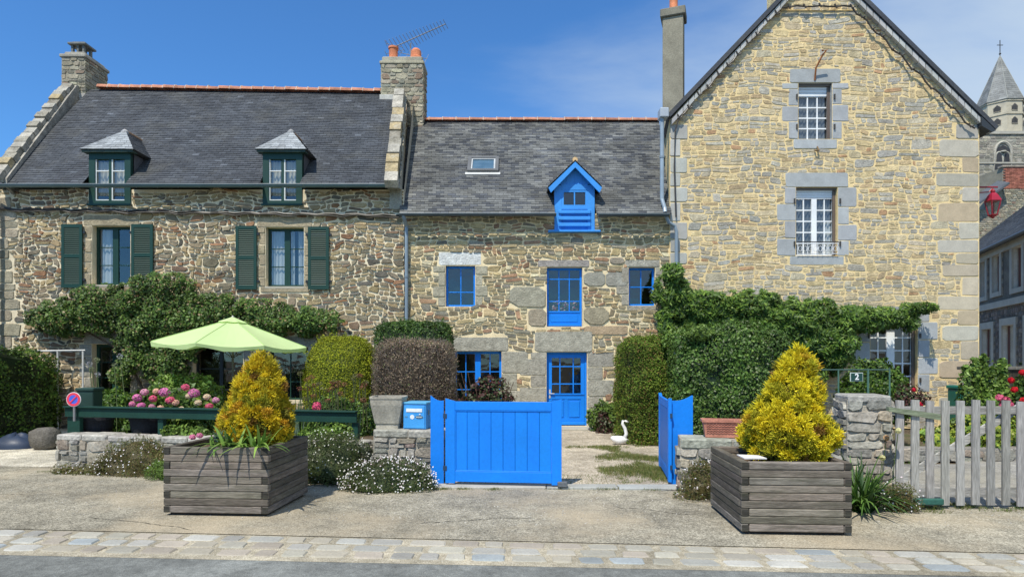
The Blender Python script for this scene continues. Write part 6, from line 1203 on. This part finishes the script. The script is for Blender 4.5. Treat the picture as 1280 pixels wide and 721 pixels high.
mound('daisy_mound', (-2.55, 8.75, .22), (.55, .36, .50), 15000, 170, ER, rng, 'dark tangled daisy bush between the left planter and the pier wall', flpal=[((.7, .7, .62), 4), ((.5, .5, .4), 1)])
mound('daisy_mound', (-1.62, 8.22, .10), (.62, .30, .33), 13000, 420, ER, rng, 'low mound thick with small white daisies below the blue mailbox')
mound('daisy_mound', (-5.55, 9.35, .10), (.72, .32, .38), 15000, 150, ERB, rng, 'straw-coloured daisy mound at the foot of the low left wall')
mound('daisy_mound', (-4.75, 8.95, .08), (.45, .25, .3), 7000, 12, LG, rng, 'yellowish green weedy tuft just left of the left planter')
mound('daisy_mound', (-6.45, 9.4, .02), (.45, .18, .12), 3500, 30, ERB, rng, 'thin low straggling growth at the far left end of the low wall')
mound('daisy_mound', (2.32, 7.72, .10), (.24, .2, .33), 6500, 70, ERB, rng, 'brownish daisy clump at the foot of the wall left of the right planter')
mound('daisy_mound', (4.36, 7.05, .06), (.17, .13, .20), 3200, 45, ERB, rng, 'small daisy clump at the left foot of the picket gate')
# hydrangea
rng = np.random.default_rng(19); hy = plant('hydrangea', (-5.85, 10.7, 0), 'hydrangea bush with pink mophead flowers behind the green rail', 'hydrangea'); q = MB(); blob(q, (-5.85, 10.75, .72), (.78, .38, .58), 9000, .10, .07, MG, rng, lump=.15, depth=.1, power=2.5, zmin=.1); q.build('foliage', MT['leaf'], hy)
PK = [(.74, .22, .45), (.76, .14, .24), (.76, .36, .48), (.78, .48, .34), (.74, .26, .40), (.78, .62, .42)]
for i, (px, py, ci, r_) in enumerate(((172, 497, 0, 9), (181, 490, 2, 8), (192, 498, 1, 8), (206, 490, 0, 11), (213, 500, 1, 9), (232, 484, 1, 8), (243, 491, 0, 11), (259, 496, 5, 7), (196, 489, 3, 7), (220, 503, 3, 7), (248, 503, 5, 7), (177, 507, 0, 8), (262, 508, 1, 8), (201, 510, 3, 7), (166, 505, 4, 7), (236, 495, 5, 6), (190, 508, 2, 6), (241, 546, 4, 6), (250, 544, 4, 6), (270, 500, 2, 7), (155, 512, 0, 7), (227, 511, 5, 6))):
    q = MB(); sH = 76 if py < 530 else 84; c = np.array(P(px, py, sH)); m = 130; d = unit(rng.normal(size=(m, 3))); d[:, 1] = -np.abs(d[:, 1]); rr = r_/sH*.62; leafq(q, c+d*rr*np.array([1, 1, .8]), d, .035, .03, np.array([PK[ci]])*rng.uniform(.75, 1.2, (m, 1))*rng.uniform(.9, 1.1, (m, 3)), rng, .4); q.build('flower_head', MT['petal'], hy)
q = MB(); blob(q, (-6.35, 12.2, .85), (.75, .4, .55), 8000, .06, .04, LG, rng, lump=.2, depth=.1, zmin=.1); tag(q.build('shrub', MT['leaf']), 'fresh green bush behind the hydrangea under the climbing rose', 'shrub')
q = MB(); blob(q, (-8.3, 12.9, .5), (.55, .4, .62), 6000, .07, .04, MG, rng, lump=.2, depth=.1, zmin=.0); tag(q.build('shrub', MT['leaf']), 'small green bush at the left of the parking sign by the dark hedge', 'shrub')
al = plant('allium', P(120, 545, 70)-Vector((0, 0, EYE-(545-HY)/70)), 'tall thin seed-headed stems standing before the green glazed door', 'plant')
for i, (px, py, bx) in enumerate(((112, 455, 116), (121, 450, 119), (122, 468, 125), (143, 456, 146), (150, 425+20, 158), (115, 462, 121))):
    q = MB(); a = P(bx, 540, 70); b = P(px, py, 70); q.tube([a, a.lerp(b, .5)+Vector((.02, 0, 0)), b], .007, (.14, .18, .07), 5); q.build('stalk', MT['leaf'], al)
    q = MB(); m = 60; d = unit(rng.normal(size=(m, 3))); leafq(q, np.array(b)+d*.045, d, .03, .012, np.tile([[.22, .25, .12]] if i % 2 else [[.4, .4, .42]], (m, 1)), rng, .8); q.build('seed_head', MT['leaf'], al)
# mixed bed of spurge and stonecrop
bd = plant('flower_border', (-3.0, 10.9, 0), 'grey-green and rusty red flowering border in front of the yellow-green shrub', 'flower bed'); q = MB(); 
for cx in np.linspace(-3.75, -2.35, 8): straps(q, (cx, 10.9+.3*rng.uniform(), .35), 80, .5*rng.uniform(.8, 1.15), .028, [(.13, .20, .13), (.16, .24, .17), (.09, .16, .06), (.12, .22, .05)], rng, .5, 1.35, .16)
blob(q, (-3.05, 11.0, .55), (.85, .3, .5), 7000, .06, .03, MG, rng, lump=.2, depth=.12, zmin=.1); q.build('foliage', MT['leaf'], bd)
for i in range(34):
    q = MB(); px = rng.uniform(362, 458); py = rng.uniform(466, 506); b = np.array(P(px, py, 73)); m = 45; d = unit(rng.normal(size=(m, 3))); leafq(q, b+d*.05*np.array([1, 1, .7]), d, .03, .015, np.array([[.24, .09, .05]] if i % 3 else [[.16, .15, .06]])*rng.uniform(.7, 1.3, (m, 1)), rng, .8); q.tube([Vector(b), Vector(b)+Vector((.03*rng.normal(), .03, -.45))], .006, (.13, .14, .06), 4); q.build('flower_stalk', MT['leaf'], bd)
q = MB(); c = np.array(P(396, 508, 80)); m = 120; d = unit(rng.normal(size=(m, 3))); leafq(q, c+d*.07, d, .04, .03, np.array([[.75, .10, .22]])*rng.uniform(.8, 1.2, (m, 1)), rng, .4); q.tube([Vector(c), Vector((c[0], c[1]+.05, .3))], .008, (.1, .14, .05), 5); tag(q.build('pink_bloom', MT['petal']), 'single deep pink hydrangea bloom above the rail right of the golden conifer', 'flower')
q = MB(); 
for px, s0 in ((215, 80), (232, 80), (250, 80), (385, 84), (402, 84), (418, 84), (436, 84)): c = P(px, 540, s0); blob(q, (c.x, c.y, c.z-.02), (.15, .12, .13), 500, .07, .04, LG, rng, lump=.1, depth=.06, core=False); straps(q, (c.x, c.y, c.z-.15), 14, .28, .025, AG, rng, .8, 1, .05)
tag(q.build('bedding_plants', MT['leaf']), kind='stuff', label='low light green leafy ground cover under the rail fence', cat='ground cover')
# dark red rose bush behind the gate
rng = np.random.default_rng(20); q = MB(); rb = plant('rose_bush', (-.42, 10.9, 0), 'dark red-leaved rose bush showing above the closed blue gate', 'rose bush'); blob(q, (-.45, 10.9, .85), (.5, .32, .62), 5200, .07, .045, RB, rng, lump=.25, depth=.16, core=False); q.build('foliage', MT['leaf'], rb)
q = MB(); 
for i in range(12): a = rng.uniform(0, 6.28); q.tube([(-.45, 10.9, .1), (-.45+.25*math.cos(a), 10.9+.15*math.sin(a), .7), (-.45+.48*math.cos(a), 10.9+.28*math.sin(a), 1.1+.4*rng.uniform())], .012, (.10, .06, .04), 5, r1=.005)
q.build('branch', MT['bark'], rb)
# bush beside the front door
q = MB(); blob(q, (2.28, 14.9, .32), (.40, .3, .42), 3600, .08, .06, LG, rng, lump=.2, depth=.12, zmin=.02); blob(q, (2.15, 14.6, .2), (.2, .2, .35), 1400, .07, .05, RB, rng, lump=.2, depth=.1, zmin=.02, core=False); tag(q.build('shrub', MT['leaf']), 'small light green and reddish bush right of the blue front door', 'shrub')
# white swan ornament
sw = P(775, 548, 62); s0 = Vector((sw.x, sw.y, 0)); q = MB(); prof = [(.02, -.17), (.07, -.13), (.105, -.03), (.10, .06), (.05, .15), (.015, .2)]; vs = []; fs = []
for r, x in prof:
    for k in range(12): a = 2*math.pi*k/12; vs.append(s0+Vector((x-.02, r*math.cos(a), .09+r*.85*math.sin(a)+max(0, -x-.08)*.5)))
for i in range(len(prof)-1):
    for k in range(12): fs.append((i*12+k, i*12+(k+1) % 12, (i+1)*12+(k+1) % 12, (i+1)*12+k))
q.poly(vs, fs+[tuple(range(12))[::-1], tuple(range(60, 72))], (.78, .77, .74)); e = q.build('swan_ornament', MT['plaster'], smooth=True); tag(e, 'white swan garden ornament half hidden at the foot of the path-side hedge', 'ornament')
q = MB(); q.tube([s0+Vector((.09, 0, .12)), s0+Vector((.13, 0, .22)), s0+Vector((.10, 0, .33)), s0+Vector((.05, 0, .42)), s0+Vector((.06, 0, .48)), s0+Vector((.11, 0, .48)), s0+Vector((.17, 0, .45))], .042, (.78, .77, .74), 8, r1=.018); q.build('neck', MT['plaster'], e, smooth=True)
# right yard
rng = np.random.default_rng(21); ys = 62.0
q = MB(); blob(q, ((1092-640)/ys, F/ys, .95), (.72, .45, .75), 9000, .075, .05, MG, rng, lump=.25, depth=.14, zmin=.1); e = q.build('shrub', MT['leaf']); tag(e, 'loose green shrub under the ground-floor white window behind the stone pillar', 'shrub')
def blooms(parent, pts, s0, r, col, rng, name='bloom'):
    for px, py in pts:
        q = MB(); c = np.array(P(px, py, s0)); m = 40; d = unit(rng.normal(size=(m, 3))); leafq(q, c+d*r*.7, d, r*1.1, r*.9, np.array([col])*rng.uniform(.75, 1.2, (m, 1)), rng, .4); q.build(name, MT['petal'], parent)
q = MB(); rs = plant('rose_bush', P(1140, 500, 70), 'thin rose with crimson blooms in front of the ground-floor white window', 'rose bush'); blob(q, P(1136, 505, 70), (.28, .2, .25), 1600, .06, .04, RB, rng, lump=.2, depth=.12, core=False); q.tube([P(1138, 600, 70), P(1142, 500, 70)], .012, (.1, .08, .05), 5); q.build('foliage', MT['leaf'], rs); blooms(rs, ((1142, 487), (1151, 505)), 71, .045, (.65, .02, .05), rng)
q = MB(); wr = plant('pale_rose', P(1060, 560, 86), 'few pale yellow blooms on thin stems beside the right planter', 'flowers'); 
for px, py, s0 in ((1059, 539, 100), (1108, 547, 106), (1123, 538, 112), (1103, 572, 108)):
    q = MB(); c = np.array(P(px, py, s0)); m = 50; d = unit(rng.normal(size=(m, 3))); leafq(q, c+d*.028, d, .035, .03, np.array([[.72, .68, .35] if px != 1108 else [.75, .5, .25]])*rng.uniform(.85, 1.15, (m, 1)), rng, .4); q.tube([Vector(c), Vector((c[0]-.05, c[1]+.02, max(.0, c[2]-.5)))], .005, (.1, .14, .05), 4); q.build('bloom', MT['petal'], wr)
q = MB(); blob(q, (9.15, 11.9, .70), (.60, .35, .52), 3600, .10, .07, LG, rng, lump=.3, depth=.2, core=False); [blob(q, (8.95+dx_, 11.8+.1*i_, 1.0+.12*(i_ % 3)), (.13, .13, .62), 900, .09, .055, LG, rng, lump=.12, depth=.08, core=False) for i_, dx_ in enumerate((-.35, -.12, .12, .36, .62))]; tag(q.build('shrub', MT['leaf']), 'tall light green leafy plant behind the middle of the picket gate', 'plant')
q = MB(); blob(q, (8.3, 11.0, .35), (1.1, .4, .38), 7000, .09, .06, [((.22, .28, .03), 4), ((.12, .2, .03), 4), ((.32, .33, .04), 1.5)], rng, lump=.25, depth=.14, zmin=.02); e = q.build('shrub', MT['leaf']); tag(e, 'yellow-green low planting seen through the picket gate', 'shrub')
rs = plant('rose_bush', (10.1, 11.4, 0), 'red and pink rose bush at the right picture edge behind the picket gate', 'rose bush'); q = MB(); blob(q, (10.15, 11.5, .95), (.75, .5, .95), 11000, .08, .05, DG, rng, lump=.3, depth=.16, zmin=.02); q.build('foliage', MT['leaf'], rs); blooms(rs, ((1264, 475), (1278, 465), (1279, 500), (1268, 487)), 71, .06, (.66, .02, .03), rng); blooms(rs, ((1250, 497), (1258, 500), (1262, 506), (1254, 505)), 73, .07, (.72, .15, .25), rng)
q = MB(); sW = 54.0
for i in range(9): x = (1212-640)/sW+i*.165; q.box((x, F/sW, 0), (x+.155, F/sW+.03, EYE+(HY-462)/sW), jitcol((.055, .045, .035), .2))
q.box(((1209-640)/sW, F/sW-.05, EYE+(HY-462)/sW), ((1209-640)/sW+1.6, F/sW+.35, EYE+(HY-458)/sW), (.14, .13, .11), .01); tag(q.build('wooden_bin_store', MT['wood_v']), 'dark board screen with flat top against the corner of the gable house', 'screen')
q = MB(); a = P(1209, 500, 57); e = None; q.box((a.x-.19, a.y, 0), (a.x+.19, a.y+.35, EYE+(HY-486)/57), (.01, .13, .09), .015); q.box((a.x-.21, a.y-.03, EYE+(HY-486)/57), (a.x+.21, a.y+.38, EYE+(HY-482)/57), (.012, .16, .11), .015); tag(q.build('garden_box', MT['metal']), 'dark teal green box in front of the board screen', 'bin')
# yard kerb and stone border seen through the pickets
q = MB(); masonry(q, lambda x, z, o: Vector((x, 10.5-o, z)), 6.4, 12, 0, .22, [], STY_W); q.box((6.4, 10.5, 0), (12, 10.75, .22), (.25, .23, .2)); tag(q.build('bed_edging', MT['stone']), 'low stone edging of the planting bed beyond the picket gate', 'edging')
# stones and a blue cover in the shade of the left hedge
rk = P(52, 546, 66); q = MB(); rng2 = random.Random(5)
vs = []; 
for i in range(7):
    for k in range(12):
        th = math.pi*i/6; ph = 2*math.pi*k/12; d = Vector((math.sin(th)*math.cos(ph), math.sin(th)*math.sin(ph), math.cos(th))); L = (abs(d.x)**4+abs(d.y)**4+abs(d.z)**4)**.25; d /= L; p = Vector((rk.x+d.x*.24, rk.y+.1+d.y*.2, .2+d.z*.22)); p += d*.03*noise.noise(p*4); vs.append(p)
q.poly(vs, [(i*12+k, (i+1)*12+k, (i+1)*12+(k+1) % 12, i*12+(k+1) % 12) for i in range(6) for k in range(12)], (.13, .12, .105)); tag(q.build('stone_block', MT['stone'], smooth=True), 'rounded stone block in the shade of the left hedge', 'stone')
rk = P(8, 548, 66); q = MB(); vs = []
for i in range(9):
    for k in range(20):
        u, v = i/8, k/20; a = 2*math.pi*v; r = math.sin(math.pi*.5*u); z = .26*math.cos(math.pi*.5*u)*(1+.3*noise.noise((math.cos(a)*2, math.sin(a)*2, u*3))); vs.append(Vector((rk.x-.05+.42*r*math.cos(a), rk.y+.3+.3*r*math.sin(a), max(.004, z+.02*math.sin(a*5)*r*(1-u)))))
q.poly(vs, [(i*20+k, i*20+(k+1) % 20, (i+1)*20+(k+1) % 20, (i+1)*20+k) for i in range(8) for k in range(20)], (.03, .045, .08)); tag(q.build('tarpaulin', MT['paint'], smooth=True), 'crumpled dark blue cover on the ground at the far left', 'cover')
# grass and weeds
rng = np.random.default_rng(22)
def grass(q, pts, hL, pal, rng, w_=.006):
    Pn = np.asarray(pts); n = len(Pn); u = unit(np.array([0, 0, 1.])+rng.normal(0, .55, (n, 3))*np.array([1, 1, .1])); v = unit(np.cross(u, rng.normal(size=(n, 3)))); l = hL*rng.uniform(.4, 1.2, (n, 1)); q.quads(np.stack([Pn-v*w_/2, Pn+v*w_/2, Pn+u*l+v*w_/6, Pn+u*l-v*w_/6], 1), cols(n, pal, rng))
q = MB(); pts = []
while len(pts) < 16000:
    x, y = rng.uniform(1.0, 2.6), rng.uniform(8.6, 12.3); px = 640+x*F/y
    m_ = noise.noise((x*1.5, y*1.1, 3))+.35*noise.noise((x*6, y*6, 1))+(.55-.9*abs((x-(2.05)))/.9)-(.25 if y > 11 else 0)
    if m_ > rng.uniform(0, .6): pts.append((x, y, .004))
grass(q, pts, .045, [((.12, .17, .03), 5), ((.18, .20, .05), 4), ((.28, .24, .10), 3), ((.08, .12, .03), 2)], rng); tag(q.build('grass', MT['leaf'], base=(0, 0, 0)), kind='stuff', label='patchy dry grass along the right side of the gravel path', cat='grass')
q = MB(); pts = []
for i in range(150):
    if i < 70: x = rng.uniform(-7.2, 4.2); y = 8.35-.2*x*1.0-.1+rng.normal(0, .06); y = 8.3-.17*x+rng.normal(0, .05) if x < -1 or x > 2.2 else 8.22+rng.normal(0, .03)
    else: x = rng.uniform(4.3, 8); y = 7.2+rng.normal(0, .12)
    m = rng.integers(15, 90); pts += [(x+rng.normal(0, .06), y+rng.normal(0, .03), .002) for _ in range(m)]
for i in range(900): x = rng.uniform(-1, 1.6); y = rng.uniform(8.5, 9.2); pts.append((x, y, .004))
grass(q, pts, .035, [((.10, .15, .03), 5), ((.16, .18, .05), 4), ((.25, .2, .09), 2)], rng); tag(q.build('weeds', MT['leaf'], base=(0, 0, 0)), kind='stuff', label='small weeds along the wall feet and threshold', cat='weeds')
q = MB(); pts = []
for i in range(26000): pts.append((rng.uniform(-9, 7), rng.uniform(10.3, 15.3), -.03))
pts = [p for p in pts if not (-2.0 < p[0] < 3.3) and p[0] > -6.9-(p[1]-10)*.5]; grass(q, pts, .09, MG, rng, .012); tag(q.build('garden_grass', MT['leaf'], base=(0, 0, 0)), kind='stuff', label='rough green ground cover between the hedges and the houses', cat='grass')
# loose pebbles on the forecourt and path
q = MB(); n = 2600; x = rng.uniform(-9, 9, n); y = rng.uniform(6.4, 8.9, n); k = (y > 6.45-.083*x) & (y < 8.25-.17*x); x, y = x[k], y[k]
for a, b in zip(x, y):
    r = rng.uniform(.004, .011); c = rng.uniform(.25, .5); z = .001; q.poly([(a-r, b, z), (a, b-r, z), (a+r, b, z), (a, b+r, z), (a+r*.2, b, z+r*.9)], [(0, 1, 4), (1, 2, 4), (2, 3, 4), (3, 0, 4)], (c, c*.94, c*.82))
tag(q.build('loose_grit', MT['concrete'], base=(0, 0, 0)), kind='stuff', label='scattered grit and small stones on the forecourt', cat='gravel')

# one mesh per piece: separate the loose pieces of repeated parts
def split_pieces(o):
    me = o.data; n = len(me.vertices); par = list(range(n))
    def find(a):
        while par[a] != a: par[a] = par[par[a]]; a = par[a]
        return a
    for e in me.edges:
        a, b = find(e.vertices[0]), find(e.vertices[1])
        if a != b: par[a] = b
    comp = {}
    for p in me.polygons: comp.setdefault(find(p.vertices[0]), []).append(p.index)
    if len(comp) < 2: return
    tone = me.attributes['tone'].data; mat = me.materials[0]; name = o.name.split('.')[0]; first = True; new = []
    for fl in comp.values():
        vm = {}; vs = []; fs = []; cs = []
        for fi in fl:
            p = me.polygons[fi]; f = []
            for li in p.loop_indices:
                vi = me.loops[li].vertex_index
                if vi not in vm: vm[vi] = len(vs); vs.append(me.vertices[vi].co.copy())
                f.append(vm[vi]); cs.append(tuple(tone[li].color))
            fs.append(f)
        m2 = bpy.data.meshes.new(name); m2.from_pydata(vs, [], fs); at = m2.attributes.new('tone', 'FLOAT_COLOR', 'CORNER')
        for i, c in enumerate(cs): at.data[i].color = c
        m2.materials.append(mat); new.append(m2)
    o.data = new[0]
    for m2 in new[1:]:
        q_ = bpy.data.objects.new(name, m2); COL.objects.link(q_); q_.parent = o.parent; q_.location = o.location
for o in list(COL.objects):
    if o.type == 'MESH' and o.parent and o.name.split('.')[0] in ('rail', 'stile', 'frame_strip', 'cement_band', 'hinge', 'iron_hook', 'cheek', 'string_course', 'bargeboard', 'window_rail') and o.name.split('.')[0] != 'window_rail': split_pieces(o)

q = MB(); rc = random.Random(9)
for (x, y, L, a0) in ((-4.6, 6.75, 1.5, -.1), (-1.0, 6.5, 1.3, .25), (1.2, 7.2, .9, -.4), (4.9, 5.95, 1.4, .1), (-7.2, 8.0, 1.2, .3)):
    a = a0; p = Vector((x, y, .0035)); n = int(L/.05); w0 = .006
    for i in range(n):
        a += rc.uniform(-.45, .45)*.6+(a0-a)*.15; p2 = p+Vector((math.cos(a), math.sin(a), 0))*.05; s_ = Vector((-math.sin(a), math.cos(a), 0))*w0*rc.uniform(.3, 1)
        q.face([p-s_, p2-s_, p2+s_, p+s_], (.07, .065, .055)); p = p2
tag(q.build('ground_cracks', MT['soil'], base=(0, 0, 0)), kind='structure')
